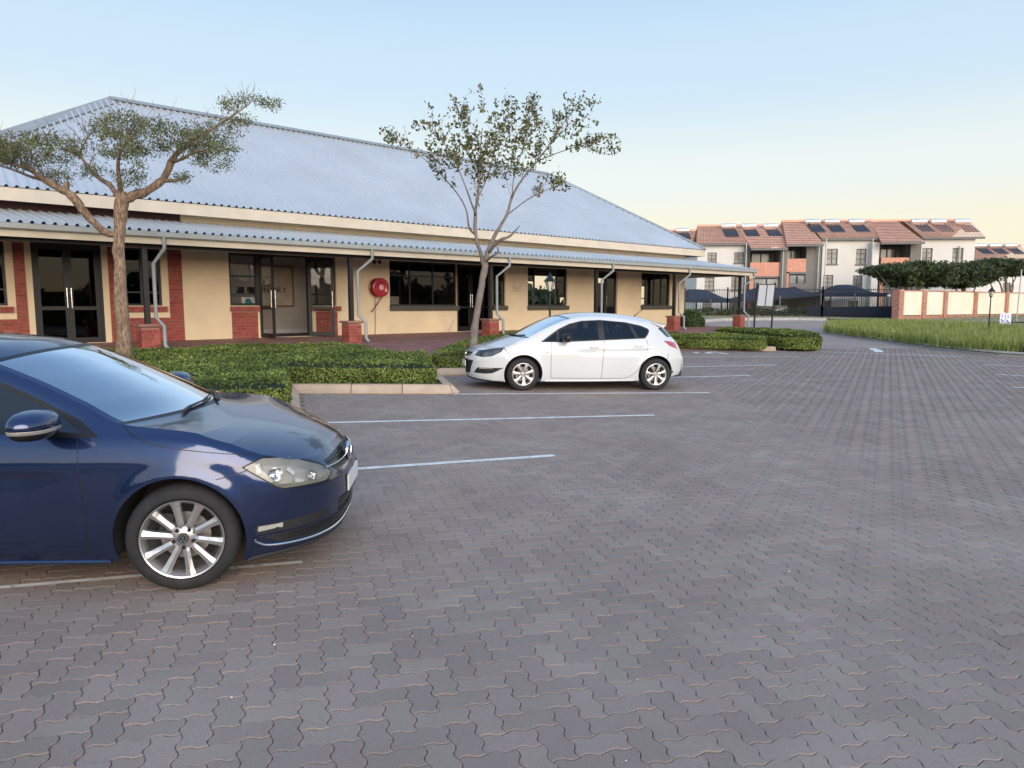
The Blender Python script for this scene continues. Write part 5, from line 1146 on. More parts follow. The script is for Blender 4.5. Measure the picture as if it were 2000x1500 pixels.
for k, u in enumerate(pu):
    wd_ = .26 if k else .32; mb = MB(); mb.fbox(FW, u-wd_+.02, u+wd_-.02, BW_D-.12, BW_D+.34, zb_-.3, zt_+.02); under(mb, BWALL, 'pier', MATS['brick_orange']); course(FW, u-wd_, u+wd_, BW_D-.15, BW_D-.1, zb_-.35, zt_-.0, BWALL, 'pier_bricks')
mb = MB(); mb.fbox(FW, pu[0]-.32, pu[0]-.05, BW_D-.1, BW_D+.4, zb_-.3, zt_); under(mb, BWALL, 'return_wall', MATS['brick_orange_deep'])
# ---- flat topped dark trees beyond the wall
def far_tree(label, px0, px1, ytop, ybot, Y, n, tpx, bumps, size=.27):
    c = at(tpx, 600, Y); root = empty('umbrella_thorn_tree', (c.x, Y, .6), 0, label, 'tree', 'dark flat topped trees behind the boundary wall'); P_ = []
    for bx, by, brx, bry, f in bumps:
        m = int(n*f*1.25); d = RNG.normal(size=(m, 3)); d /= np.linalg.norm(d, axis=1)[:, None]; r = RNG.random(m)**.45
        cc = at(bx, by, Y+rnd(-1.5, 1.5)); ex = abs(at(bx+brx, by, Y).x-at(bx, by, Y).x); ez = abs(at(bx, by+bry, Y).z-at(bx, by, Y).z)
        lump = 1+.34*vnoise(d[:, 0]*3.5, d[:, 1]*3.5+d[:, 2]*3, 2.1, bx)
        P_.append(np.array(cc)+d*r[:, None]*lump[:, None]*np.array([ex, 2.6, ez]))
    P_ = np.concatenate(P_); cards('leaves', P_, np.tile([0, 0, .6], (len(P_), 1)), size, .5, MATS['dark_crown'], root, 'stuff', np.array(root.location), jit=.9)
    mb = MB(); top = at(tpx, (ytop+ybot)/2, Y); pts = [(c.x, Y, .5), (c.x+.15, Y, 1.6), tuple(top)]; mb.tube(pts, [.22, .17, .08], 8)
    for bx, by, brx, bry, f in bumps[:6]: e = at(bx, by, Y+rnd(-1, 1)); mb.tube([(c.x+.1, Y, 1.3), ((c.x+e.x)/2, Y, (1.6+e.z)/2+.1), tuple(e)], [.10, .07, .02], 6)
    under(mb, root, 'trunk', MATS['bark_smooth'], smooth=True)
far_tree('wide dark flat topped tree behind the left end of the cream boundary wall', 1690, 1845, 508, 566, 60, 15000, 1770, [(1712, 528, 24, 9, .09), (1745, 531, 34, 16, .2), (1785, 530, 40, 20, .28), (1825, 532, 32, 20, .2), (1765, 549, 34, 13, .12), (1812, 550, 30, 12, .11)])
far_tree('dark flat topped tree behind the boundary wall in the middle, beside the lamp', 1845, 1930, 512, 566, 62, 12000, 1880, [(1858, 532, 28, 18, .28), (1890, 530, 32, 18, .3), (1915, 538, 22, 18, .2), (1875, 550, 30, 13, .22)])
far_tree('dark tree at the right edge with sky showing through its ragged crown', 1920, 2000, 505, 560, 64, 11000, 1964, [(1935, 518, 26, 13, .22), (1965, 522, 30, 14, .28), (1995, 522, 24, 12, .22), (1978, 532, 22, 9, .14), (1925, 534, 14, 10, .14)])
# ---- lamps
def lamp(px_base, py_base, py_top, Y, label, zb=None):
    """post lamp with a tapered lantern; its height follows from where its foot and tip are seen"""
    b = at(px_base, py_base, Y); t = at(px_base, py_top, Y); z0 = zb if zb is not None else b.z; H = t.z-z0; T = empty('post_lamp', (b.x, Y, z0), 0, label, 'street lamp', 'black lantern lamps on posts')
    k = H/3.0 if H > 2.2 else H/2.4; lz = H-.62*k
    mb = MB(); mb.tube([(0, 0, 0), (0, 0, .25*k)], [.075*k, .06*k], 10); mb.tube([(0, 0, .25*k), (0, 0, lz)], [.042*k, .03*k], 10); mb.lathe([(.03*k, 0), (.06*k, .02*k), (.03*k, .05*k)], 10, 'z', (0, 0, lz*.6)); mb.build('post', MATS['lamp_black'], T, smooth=True)
    mb = MB()
    r0, r1, h_ = .075*k, .165*k, .34*k; c = []
    for i in range(6):
        a = math.pi/3*i; mb.tube([(r0*math.cos(a), r0*math.sin(a), lz+.03*k), (r1*math.cos(a), r1*math.sin(a), lz+h_)], .010*k, 5)
    mb.lathe([(.03*k, -.06*k), (.05*k, -.02*k), (r0+.02*k, .0), (r0+.02*k, .03*k), (.0, .03*k)], 6, 'z', (0, 0, lz)); mb.lathe([(r1+.03*k, h_-.01*k), (r1+.035*k, h_+.01*k), (.12*k, h_+.10*k), (.07*k, h_+.17*k), (.03*k, h_+.20*k), (.035*k, h_+.23*k), (.002, h_+.28*k)], 6, 'z', (0, 0, lz)); mb.build('lantern_frame', MATS['lamp_black'], T)
    mb = MB(); mb.lathe([(r0-.005*k, .032*k), (r1-.008*k, h_-.012*k)], 6, 'z', (0, 0, lz)); mb.build('lantern_glass', MATS['lamp_glass'], T)
    return T
lc = at(1073.5, 640, 17.6); lamp(1073.5, 668, 532, 17.6, 'black lantern lamp on a slim post standing behind the white car', float(G(lc.x, 17.6))+.15)
lamp(1930, 655, 560, 33.0, 'black lantern lamp on a slim post in the long grass of the island')
# ---- signs
sb = gp(1476, 646); Ys = sb.y-1.0
S_ = empty('sign_board', (at(1488, 600, Ys).x, Ys, float(G(sb.x, Ys))), 0, 'double panel blank pale sign board in a dark frame on two posts behind the hedge', 'sign')
a, b = at(1479, 553, Ys), at(1513.5, 600, Ys)
for xb, xt in ((1472, 1479), (1506, 1514)):
    p, q = at(xb, 648, Ys), at(xt, 552, Ys); mb = MB(); mb.tube([(p.x, Ys, float(G(p.x, Ys))), tuple(q)], .05, 8); under(mb, S_, 'post', MATS['fence_black'])
c00, c10, c01, c11 = at(1475.5, 599, Ys), at(1509, 600, Ys), at(1480.5, 555, Ys), at(1514, 555, Ys)
mb = MB(); dy = Vector((0, .05, 0)); mb.hexa([c00-dy, c10-dy, c10+dy, c00+dy, c01-dy, c11-dy, c11+dy, c01+dy]); under(mb, S_, 'frame', MATS['fence_black'])
for f0, f1 in ((.06, .49), (.55, .95)):
    v = [c00.lerp(c10, f0), c00.lerp(c10, f1), c01.lerp(c11, f1), c01.lerp(c11, f0)]; h_ = (v[3]-v[0])*.04; v = [v[0]+h_, v[1]+h_, v[2]-h_, v[3]-h_]; e = Vector((0, -.07, 0)); mb = MB(); mb.hexa([v[0]+e, v[1]+e, v[1]-dy, v[0]-dy, v[3]+e, v[2]+e, v[2]-dy, v[3]-dy]); under(mb, S_, 'panel', MATS['sign_panel'])
Yb = 44.0
for k, (x0, x1, y0, y1, lab_) in enumerate(((1952, 1962, 610, 633, 'small white board with blue marks, left one of the leaning pair'), (1963, 1974, 611, 636, 'small white board with blue marks, right one of the leaning pair'))):
    a, b, c, d = at(x0, y1-2, Yb), at(x1-1, y1, Yb), at(x1+1, y0, Yb), at(x0+1, y0+1, Yb); T = empty('notice_board', tuple(a), 0, lab_, 'sign', 'pair of leaning white notice boards'); e = Vector((0, .03, 0))
    mb = MB(); mb.hexa([a-e, b-e, b+e, a+e, d-e, c-e, c+e, d+e]); under(mb, T, 'board', MATS['sign_white'])
    mb = MB()
    for f0, f1, g0, g1 in ((.2, .5, .2, .45), (.45, .8, .1, .3), (.3, .7, .6, .68), (.3, .6, .75, .82)):
        q = lambda s, t: a.lerp(b, s).lerp(d.lerp(c, s), t)-e*1.15; mb.quad(q(f0, g0), q(f1, g0), q(f1, g1), q(f0, g1))
    under(mb, T, 'print', MATS['sign_blue'])
    mb = MB(); mb.tube([tuple(a.lerp(b, .5)), (a.x-.05, Yb, float(G(a.x, Yb)))], .02, 5); under(mb, T, 'stake', MATS['flat_grey'])
pc = at(1993, 560, 52); mb = MB(); mb.tube([(pc.x-.1, 52, .5), (pc.x, 52, pc.z+1.2)], .04, 8); tag(mb.build('pole', MATS['gutter_grey']), 'plain pale pole standing in front of the boundary wall near the right edge', 'pole')
gl = at(1738, 580, 59); T = empty('globe_lamp', (gl.x, 59, .6), 0, 'small white globe lamp on a thin post by the end of the wall', 'lamp')
mb = MB(); mb.tube([(0, 0, 0), (-.1, 0, gl.z-.6)], .035, 6); mb.build('post', MATS['gutter_grey'], T)
mb = MB(); mb.lathe([(.01, -.12)]+[(.13*math.sin(x), -.13*math.cos(x)) for x in np.linspace(.3, 2.9, 7)], 10, 'z', (-.1, 0, gl.z-.6+.1)); mb.build('globe', MATS['white_paint'], T, smooth=True)

# ---- unseen trees behind the viewer, belt stretched and raised to darken reflections in glass
def treeline(name, r0, a0, a1, h, n, m):
    a = RNG.uniform(math.radians(a0), math.radians(a1), n); r = r0+RNG.normal(0, 1.2, n); hh = h*(.72+.28*vnoise(np.cos(a)*14, np.sin(a)*14, 1.5, 5)); z = -.3+hh*RNG.random(n)**.6
    tag(cards(name, np.stack([r*np.sin(a), r*np.cos(a), z], -1), None, .9, .6, MATS[m]), kind='stuff')
    mb = MB(); k = 40; P_ = [(r0*1.05*math.sin(math.radians(a0+(a1-a0)*i/k)), r0*1.05*math.cos(math.radians(a0+(a1-a0)*i/k))) for i in range(k+1)]
    mb.add([(x, y, -.4) for x, y in P_]+[(x, y, h*.55) for x, y in P_], [(i, i+1, k+2+i, k+1+i) for i in range(k)]); tag(mb.build(name, MATS['hedge_core']), kind='stuff')
treeline('unseen_reflection_trees', 38, 46, 262, 5.4, 16000, 'dark_crown')  # right-hand arc added in place of a building, to darken the pane reflections
# ------------------------------------------------------------ motor cars
def carpaint(name, col, metal, rough, flake=0):
    m = mat(name, col, rough=rough, metal=metal, var=.03, vscale=1.0, coat=1.0, coatr=.07, cior=1.72 if metal else 1.6)
    return m
carpaint('paint_navy', (.010, .028, .098), .8, .32)
carpaint('paint_white', (.70, .71, .71), 0, .35)
mat('tyre', (.022, .022, .024), rough=.8, var=.2, vscale=12, bump=.25, bscale=90, dirt=.3, dirtcol=(.06, .055, .05))
mat('alloy', (.62, .60, .58), rough=.33, metal=.85, var=.05)
mat('alloy_dusty', (.50, .47, .44), rough=.5, metal=.6, var=.12, vscale=6)
mat('disc_steel', (.30, .29, .28), rough=.45, metal=.8)
mat('trim_black', (.010, .010, .011), rough=.38)
mat('trim_matt', (.022, .022, .024), rough=.75)
mat('cabin', (.045, .045, .048), rough=.85)
mat('cabin_light', (.20, .19, .18), rough=.9)
mat('lamp_bowl', (.50, .49, .45), rough=.28, metal=.1)
mat('lamp_grey', (.26, .27, .29), rough=.35, metal=.3)
mat('lamp_red', (.42, .015, .04), rough=.18, coat=1)
mat('plate_white', (.80, .80, .76), rough=.45)
mat('amber_dim', (.55, .42, .25), rough=.35)
glassmat('lens', (.90, .90, .89), 1.5, 1.7, .03)
glassmat('windscreen', (.42, .47, .48), 1.8, 4.2, .01)
glassmat('side_glass', (.17, .21, .22), 1.6, 1.6, .01)
glassmat('side_glass_dark', (.20, .22, .25), 1.5, 1.5, .01)
def polyin(poly, x, y): return inside(poly, x, y)
class Car:
    def __init__(s, q):
        s.q = q; n = 900
        t = np.linspace(0, math.pi/2, n); xf, x0, W, pf = q['xf'], q['x0'], q['W'], q['pf']
        fx = x0-(x0-xf)*np.cos(t)**(2/pf); fy = W*np.sin(t)**(2/pf)
        xr, x1, pr = q['xr'], q['x1'], q['pr']
        rx = x1+(xr-x1)*np.sin(t)**(2/pr); ry = W*np.cos(t)**(2/pr)
        X = np.concatenate([fx, np.linspace(x0, x1, 400)[1:-1], rx]); Y = np.concatenate([fy, np.full(398, W), ry])
        Y = Y*(1-q.get('taper', .02)*np.clip((X-1.8)/1.5, 0, 1)**2)
        S = np.concatenate([[0], np.cumsum(np.hypot(np.diff(X), np.diff(Y)))]); s.L = S[-1]
        u = np.linspace(0, s.L, 3000); Xi, Yi = np.interp(u, S, X), np.interp(u, S, Y)
        k = np.hanning(61); k /= k.sum(); pad = 30
        Xp = np.concatenate([Xi[pad:0:-1], Xi, Xi[-2:-pad-2:-1]]); Yp = np.concatenate([-Yi[pad:0:-1], Yi, -Yi[-2:-pad-2:-1]])
        s.S = u; s.X = np.convolve(Xp, k, 'valid'); s.Y = np.convolve(Yp, k, 'valid'); s.Y[0] = 0; s.Y[-1] = 0
        s.x0f, s.x0r = q['x0f'], q['x0r']; s.xf, s.xr = s.X[0], s.X[-1]
        mid = int(np.argmax(s.Y > s.Y.max()*.995)); s.sf = s.S[mid]
    def c(s, ss): return np.interp(ss, s.S, s.X), np.interp(ss, s.S, s.Y)
    def tab(s, key, z): a = np.array(s.q[key]); return smoothtab(z, a)
    def P(s, ss, z):
        X, Y = s.c(ss); z = np.asarray(z, float); ze = s.ze(ss)
        dF = s.tab('dF', z); dR = s.tab('dR', z); dS = s.tab('dS', z)
        x = np.where(X < s.x0f, s.x0f+(X-s.x0f)*(1-dF/(s.x0f-s.xf)), X); x = np.where(X > s.x0r, s.x0r+(X-s.x0r)*(1-dR/(s.xr-s.x0r)), x)
        rr = s.q.get('rr', .07); t = np.clip((z-(ze-rr))/rr, 0, 1.2); dS = dS+s.q.get('ra', .022)*t*t
        # wheel arch lips stand proud
        for xa, R in ((0, s.q['R']), (s.q['wb'], s.q['R'])):
            r = np.hypot(x-xa, z-s.q['rt']); dS = dS-s.q.get('flare', .014)*np.exp(-((r-R)/.06)**2)*(z < ze-.05)
        cre = s.q.get('crease')
        if cre is not None:
            zc = np.interp(x, [a for a, b in cre], [b for a, b in cre]); am = np.clip((x-cre[0][0]-.1)/.3, 0, 1)*np.clip((cre[-1][0]+.1-x)/.3, 0, 1)
            dS = dS+am*s.q.get('crd', .014)*np.where(z < zc, np.clip((zc-z)/.05, 0, 1)*np.exp(-np.maximum(0, zc-z-.05)/.25), 0)
        y = Y*(1-dS/s.q['W'])
        return x, y, z
    def P3(s, ss, z): x, y, z = s.P(ss, z); return np.stack([x, y, z+0*x], -1)
    def ze(s, ss):
        X, Y = s.c(ss); a = np.array(s.q['ze_front']); b = np.array(s.q['ze'])
        front = ss < s.sf
        zf = smoothtab(Y, a); zx = smoothtab(X, b); t = np.clip((X-(-.55))/.15, 0, 1)
        return np.where(X < -.40, zf*(1-t)+zx*t, zx)
    def s_x(s, x, z):
        """inverse: plan parameter of a point whose real length position is x"""
        dF = float(s.tab('dF', z)); dR = float(s.tab('dR', z))
        X = x
        if x < s.x0f: X = s.x0f+(x-s.x0f)/(1-dF/(s.x0f-s.xf))
        if x > s.x0r: X = s.x0r+(x-s.x0r)/(1-dR/(s.xr-s.x0r))
        X = min(max(X, s.xf+1e-4), s.xr-1e-4); return float(np.interp(X, s.X, s.S))
    def s_y(s, y, rear=False):
        m = len(s.S)//2
        if not rear: k = int(np.argmax(s.Y > s.q['W']*.985)); return float(np.interp(y, s.Y[:k], s.S[:k]))
        Yr = s.Y[::-1]; k = int(np.argmax(Yr > s.Y.max()*.94)); return float(np.interp(y, Yr[:k], s.S[::-1][:k]))
    def pt(s, p):
        if p[0] == 'y': return (s.s_y(p[1]), p[2])
        if p[0] == 'r': return (s.s_y(p[1], True), p[2])
        return (s.s_x(p[0], p[1]), p[1])
def smoothtab(x, a):
    """monotone-ish cubic through a table of (x, value)"""
    xs_, ys_ = a[:, 0], a[:, 1]; x = np.clip(np.asarray(x, float), xs_[0], xs_[-1]); i = np.clip(np.searchsorted(xs_, x)-1, 0, len(xs_)-2)
    d = np.diff(ys_)/np.diff(xs_); m = np.empty(len(xs_)); m[1:-1] = np.where(d[:-1]*d[1:] > 0, 2*d[:-1]*d[1:]/(d[:-1]+d[1:]+1e-12), 0); m[0] = d[0]; m[-1] = d[-1]
    h = xs_[i+1]-xs_[i]; t = (x-xs_[i])/h
    return ys_[i]*(1+2*t)*(1-t)**2+m[i]*h*t*(1-t)**2+ys_[i+1]*t*t*(3-2*t)+m[i+1]*h*t*t*(t-1)
def thicken(line, w_):
    L_s, R_s = [], []
    for i, p in enumerate(line):
        a = line[max(0, i-1)]; b = line[min(len(line)-1, i+1)]; t = np.array([b[0]-a[0], b[1]-a[1]]); t = t/(np.hypot(*t)+1e-9); n = np.array([-t[1], t[0]])*w_/2
        L_s.append((p[0]+n[0], p[1]+n[1])); R_s.append((p[0]-n[0], p[1]-n[1]))
    return L_s+R_s[::-1]
def densify(poly, h, closed=True):
    out_ = []; n = len(poly)
    for i in range(n if closed else n-1):
        a, b = poly[i], poly[(i+1) % n]; m = max(1, int(math.hypot(b[0]-a[0], b[1]-a[1])/h))
        for k in range(m): out_.append((a[0]+(b[0]-a[0])*k/m, a[1]+(b[1]-a[1])*k/m))
    if not closed: out_.append(poly[-1])
    return out_
def rounded(poly, r, n=4):
    """polygon with rounded corners; points may carry their own radius"""
    out_ = []; m = len(poly)
    for i in range(m):
        p = np.array(poly[i][:2], float); a = np.array(poly[i-1][:2], float); b = np.array(poly[(i+1) % m][:2], float); rr = poly[i][2] if len(poly[i]) > 2 else r
        da, db = a-p, b-p; la, lb = np.hypot(*da), np.hypot(*db); k = min(rr, la*.45, lb*.45); q0, q1 = p+da/la*k, p+db/lb*k
        for j in range(n+1): t = j/n; out_.append(tuple(q0*(1-t)**2+2*p*t*(1-t)+q1*t*t))
    return out_
def subdiv_line(pts, n=6):
    a = np.array(pts, float); o = []
    for i in range(len(a)-1):
        p0, p1, p2, p3 = a[max(0, i-1)], a[i], a[i+1], a[min(len(a)-1, i+2)]
        for k in range(n): t = k/n; o.append(tuple(.5*((2*p1)+(p2-p0)*t+(2*p0-5*p1+4*p2-p3)*t*t+(3*p1-p0-3*p2+p3)*t**3)))
    o.append(tuple(a[-1])); return o
def build_car(q, root):
    car = Car(q); h = q.get('h', .03)
    # ---- outer loop of the side skin in (s, z)
    R, rt, wb = q['R'], q['rt'], q['wb']; ssn = np.linspace(0, car.L, int(car.L/ (h*.6)))
    zbx = lambda ss: smoothtab(car.c(ss)[0], np.array(q['zb']))
    low = []
    def arch(xa, a0, a1): return [(car.s_x(xa-R*math.cos(t), rt+R*math.sin(t)), rt+R*math.sin(t)) for t in np.linspace(a0, a1, 40)]
    zf = float(zbx(car.s_x(-R, .25))); zr = float(zbx(car.s_x(R, .25)))
    def ang(z): return math.asin(np.clip((z-rt)/R, -1, 1))
    A_ = arch(0, ang(zf), math.pi-ang(zr)); zr1 = float(zbx(car.s_x(wb-R, .25))); zr2 = float(zbx(car.s_x(wb+R, .25))); B_ = arch(wb, ang(zr1), math.pi-ang(zr2))
    lo = [(s_, float(zbx(s_))) for s_ in ssn if s_ < A_[0][0]-h*.3]+A_+[(s_, float(zbx(s_))) for s_ in ssn if A_[-1][0]+h*.3 < s_ < B_[0][0]-h*.3]+B_+[(s_, float(zbx(s_))) for s_ in ssn if s_ > B_[-1][0]+h*.3]
    if lo[-1][0] < car.L: lo.append((car.L, float(zbx(car.L))))
    hi = [(s_, float(car.ze(s_))) for s_ in ssn]; hi[-1] = (car.L, float(car.ze(car.L)))
    outer = lo+hi[::-1]
    # ---- features
    feats = []        # (name, loop)
    for nm, kind, data in q['side']:
        if kind == 'poly': lp = rounded([tuple(car.pt(p[:3] if isinstance(p[0], str) else p[:2]))+((p[-1],) if len(p) > (3 if isinstance(p[0], str) else 2) else ()) for p in data], .02, 4)
        elif kind == 'line': ln = subdiv_line([car.pt(p) for p in data], 6); lp = thicken(ln, q.get('gap', .006))
        feats.append((nm, densify(lp, h)))
    pts, eds = [], []
    def addloop(lp): b = len(pts); pts.extend(Vector(p) for p in lp); eds.extend((b+i, b+(i+1) % len(lp)) for i in range(len(lp)))
    addloop(outer)
    for _, lp in feats: addloop(lp)
    gs, gz_ = np.meshgrid(np.arange(h/2, car.L, h), np.arange(.1, 1.55, h)); gs = gs.ravel()+RNG.uniform(-.1, .1, gs.size)*h; gz_ = gz_.ravel()+RNG.uniform(-.1, .1, gz_.size)*h
    k = polyin(outer, gs, gz_)
    allb = np.array([tuple(p) for p in pts])
    gs, gz_ = gs[k], gz_[k]
    from mathutils import kdtree
    kd = kdtree.KDTree(len(allb)); [kd.insert((p[0], p[1], 0), i) for i, p in enumerate(allb)]; kd.balance()
    for a, b in zip(gs, gz_):
        if kd.find((a, b, 0))[2] > h*.45: pts.append(Vector((a, b)))
    v, e, f, _, _, _ = delaunay_2d_cdt(pts, eds, [], 0, 1e-5)
    V = np.array([tuple(p) for p in v]); Fc = np.array([tuple(t) for t in f if len(t) == 3]); C = V[Fc].mean(1)
    keep = polyin(outer, C[:, 0], C[:, 1]); Fc = Fc[keep]; C = C[keep]
    lab = np.full(len(Fc), 0); names = ['body']
    for nm, lp in feats:
        if nm not in names: names.append(nm)
        lab[polyin(lp, C[:, 0], C[:, 1])] = names.index(nm)
    P3 = car.P3(V[:, 0], V[:, 1]); e_ = 2e-3
    ta = car.P3(np.clip(V[:, 0]+e_, 0, car.L), V[:, 1])-car.P3(np.clip(V[:, 0]-e_, 0, car.L), V[:, 1]); tb = car.P3(V[:, 0], V[:, 1]+e_)-car.P3(V[:, 0], V[:, 1]-e_)
    Nn = np.cross(ta, tb); Nn /= np.linalg.norm(Nn, axis=1)[:, None]+1e-12
    if Nn[np.argmin(np.abs(V[:, 0]-car.L/2)), 1] < 0: Nn = -Nn
    # push the inner vertices of a recessed feature inwards
    push = q.get('push', {}); Pp = P3.copy()
    for li, nm in enumerate(names):
        if nm in push:
            inn = np.zeros(len(V), bool); oth = np.zeros(len(V), bool); inn[Fc[lab == li].ravel()] = True; oth[Fc[lab != li].ravel()] = True; mk = inn & ~oth
            bl = np.array([p for n2, lp in feats if n2 == nm for p in lp]); dd_ = np.min(np.hypot(V[mk, 0][:, None]-bl[:, 0], V[mk, 1][:, None]-bl[:, 1]), axis=1)
            Pp[mk] -= Nn[mk]*(push[nm]*np.clip(dd_/(h*1.6), .4, 1))[:, None]
    # ---- upper skin: rows from the edge to the centre line
    rows = ssn; ne = 22; eta = np.linspace(0, 1, ne+1); XE, YE, ZE = car.P(rows, car.ze(rows))
    bow = smoothtab(XE, np.array(q['bow'])); Zc = np.array(q['zc'])
    def T(i_s, et):
        xe = np.interp(i_s, rows, XE); ye = np.interp(i_s, rows, YE); zz = car.ze(i_s); bw = np.interp(i_s, rows, bow); xc = xe-bw
        x = xe-bw*(1-et**2); y = ye*et; zc_ = smoothtab(xc, Zc); qq = smoothtab(xc, np.array(q['crown'])); z = zc_-(zc_-zz)*et**qq; return np.stack([x, y, z], -1), xc
    SS, EE_ = np.meshgrid(rows, eta, indexing='ij'); TP, XC = T(SS.ravel(), EE_.ravel()); TA = T(np.clip(SS.ravel()+.004, 0, car.L), EE_.ravel())[0]-T(np.clip(SS.ravel()-.004, 0, car.L), EE_.ravel())[0]; TB = T(SS.ravel(), np.clip(EE_.ravel()+.01, 0, 1))[0]-T(SS.ravel(), np.clip(EE_.ravel()-.01, 0, 1))[0]
    TN = np.cross(TA, TB); TN /= np.linalg.norm(TN, axis=1)[:, None]+1e-12; TN[TN[:, 2] < 0] *= -1
    nr_ = len(rows); i, j = np.meshgrid(np.arange(nr_-1), np.arange(ne), indexing='ij'); a = (i*(ne+1)+j).ravel(); TF = np.stack([a, a+ne+1, a+ne+2, a+1], -1)
    xcf = XC[TF].mean(1); ef = EE_.ravel()[TF].mean(1); xf_real = TP[TF][:, :, 0].mean(1)
    tl = np.full(len(TF), 0); tn = ['bonnet', 'cowl', 'windscreen', 'roof', 'screen_edge']
    c0, c1, c2_ = q['cowl'], q['cowl']+.035, q['header']
    tl[xcf > c0] = 1; tl[xcf > c1] = 2; tl[(xcf > c1) & ((ef > .945) | (xcf > c2_-.05))] = 4; tl[(xcf > c1) & (ef > .965)] = 3; tl[xcf > c2_] = 3
    paint = MATS[q['paint']]; mm = {'body': paint, 'roof': paint, 'bonnet': paint, 'door': paint, 'rear_door': paint, 'cowl': MATS['trim_black'], 'screen_edge': MATS['trim_black'], 'windscreen': MATS['windscreen'], 'seam': MATS['trim_black']}
    mm.update({k_: MATS[v_] for k_, v_ in q['mats'].items()})
    def emit(name, Vv, Nv, Ff, parent, m, mirror):
        """one mesh from faces; mirror: 0 this side, 1 other side, 2 both joined"""
        us_ = np.unique(Ff); mp = np.full(len(Vv), -1); mp[us_] = np.arange(len(us_)); Vk, Nk, Fk = Vv[us_], Nv[us_], mp[Ff]
        fl = np.array([1, -1, 1.0])
        # wind faces outward
        fn = np.cross(Vk[Fk[:, 1]]-Vk[Fk[:, 0]], Vk[Fk[:, -1]]-Vk[Fk[:, 0]]); bad = (fn*Nk[Fk[:, 0]]).sum(1) < 0; Fk[bad] = Fk[bad][:, ::-1]
        if mirror == 1: Vk, Nk, Fk = Vk*fl, Nk*fl, Fk[:, ::-1]
        elif mirror == 2:
            Vk, Nk, Fk = np.concatenate([Vk, Vk*fl]), np.concatenate([Nk, Nk*fl]), np.concatenate([Fk, Fk[:, ::-1]+len(Vk)])
        me = npmesh(name, Vk, Fk, m, smooth=True); me.normals_split_custom_set_from_vertices([tuple(x) for x in Nk]); return link(name, me, None, parent)
    # body: painted skin, both sides joined with the roof
    out_ = {}
    def both(nm): return nm in q['centre']
    def merge(parts):
        V_, N2, F_ = [], [], []; b = 0
        for Vv, Nv, Ff in parts:
            Ff = Ff if Ff.shape[1] == 4 else np.c_[Ff, Ff[:, 2]]; V_.append(Vv); N2.append(Nv); F_.append(Ff+b); b += len(Vv)
        return np.concatenate(V_), np.concatenate(N2), np.concatenate(F_)
    body = emit('body', Pp, Nn, Fc[lab == 0], root, paint, 2)
    for li, nm in enumerate(names):
        if li == 0 or not (lab == li).any(): continue
        sel = Fc[lab == li]
        if nm in ('seam',) or both(nm): o = emit(nm if nm != 'seam' else 'panel_gap', Pp, Nn, sel, root, mm[nm], 2); nm == 'seam' and tag(o, kind='stuff')
        else:
            for sd_ in (0, 1): emit(nm.split(':')[0], Pp, Nn, sel, root, mm[nm], sd_)
    for li, nm in enumerate(tn):
        if (tl == li).any(): emit(nm, TP, TN, TF[tl == li], root, mm[nm], 2)
    def top(xc, y):
        m_ = rows[(XE > -.5) & (XE < 2.2)]; s0 = float(np.interp(xc, np.interp(m_, rows, XE-bow), m_)); yy = float(np.interp(s0, rows, YE)); p_, _ = T(np.array([s0]), np.array([min(1, abs(y)/yy)])); return (float(p_[0, 0]), y, float(p_[0, 2])+.016)
    car.top = top
    # ---- black inner shell: wheel houses, floor
    mb = MB()
    for xa in (0, wb):
        for sg in (1, -1):
            n = 20; ring0 = []; ring1 = []
            for k in range(n+1):
                t = math.pi*k/n*1.16-math.pi*.08; x = xa-(R+.004)*math.cos(t); z = rt+(R+.004)*math.sin(t); yo = float(car.P(np.array([car.s_x(x, z)]), np.array([z]))[1][0])-.012
                ring0.append((x, yo*sg, z)); ring1.append((x, sg*(q['W']-.34), z))
            mb.add(ring0+ring1, [(i, i+1, n+1+i+1, n+1+i) for i in range(n)]); mb.add(ring1, [tuple(range(n+1))])
    mb.box(R+.02, -q['W']+.09, .20, wb-R-.02, q['W']-.09, .34); mb.box(car.xf+.20, -.5, .22, -R+.1, .5, .5); mb.box(-.3, -q['W']+.36, .24, wb+.6, q['W']-.36, .62)
    mb.box(wb+R-.05, -.6, .26, car.xr-.18, .6, .5)
    mb.build('underbody', MATS['trim_matt'], root)
    # ---- cabin
    mb = MB(); W = q['W']; b_ = q['belt']
    mb.box(.18, -W+.12, b_-.25, .62, W-.12, b_-.02); mb.box(.55, -W+.10, .33, wb+.4, W-.10, .40)
    mb.box(wb-.25, -.56, .4, wb+.32, .56, b_-.12)
    mb.build('dashboard', MATS['cabin'], root, bevel=.03)
    for x_ in (1.28,):
        for sg in (1, -1):
            mb = MB(); c_ = .36*sg; mb.box(x_-.28, c_-.25, .42, x_+.25, c_+.25, .62); mb.hexa([(x_+.12, c_-.24, .6), (x_+.30, c_-.24, .6), (x_+.30, c_+.24, .6), (x_+.12, c_+.24, .6), (x_+.34, c_-.20, 1.12), (x_+.46, c_-.20, 1.12), (x_+.46, c_+.20, 1.12), (x_+.34, c_+.20, 1.12)]); mb.box(x_+.38, c_-.11, 1.14, x_+.47, c_+.11, 1.30); mb.build('seat', MATS['cabin'], root, bevel=.03)
    mb = MB(); mb.box(2.1, -.6, .45, 2.55, .6, .66); mb.hexa([(2.45, -.6, .6), (2.6, -.6, .6), (2.6, .6, .6), (2.45, .6, .6), (2.62, -.56, 1.12), (2.74, -.56, 1.12), (2.74, .56, 1.12), (2.62, .56, 1.12)])
    mb.build('rear_bench', MATS['cabin'], root, bevel=.03)
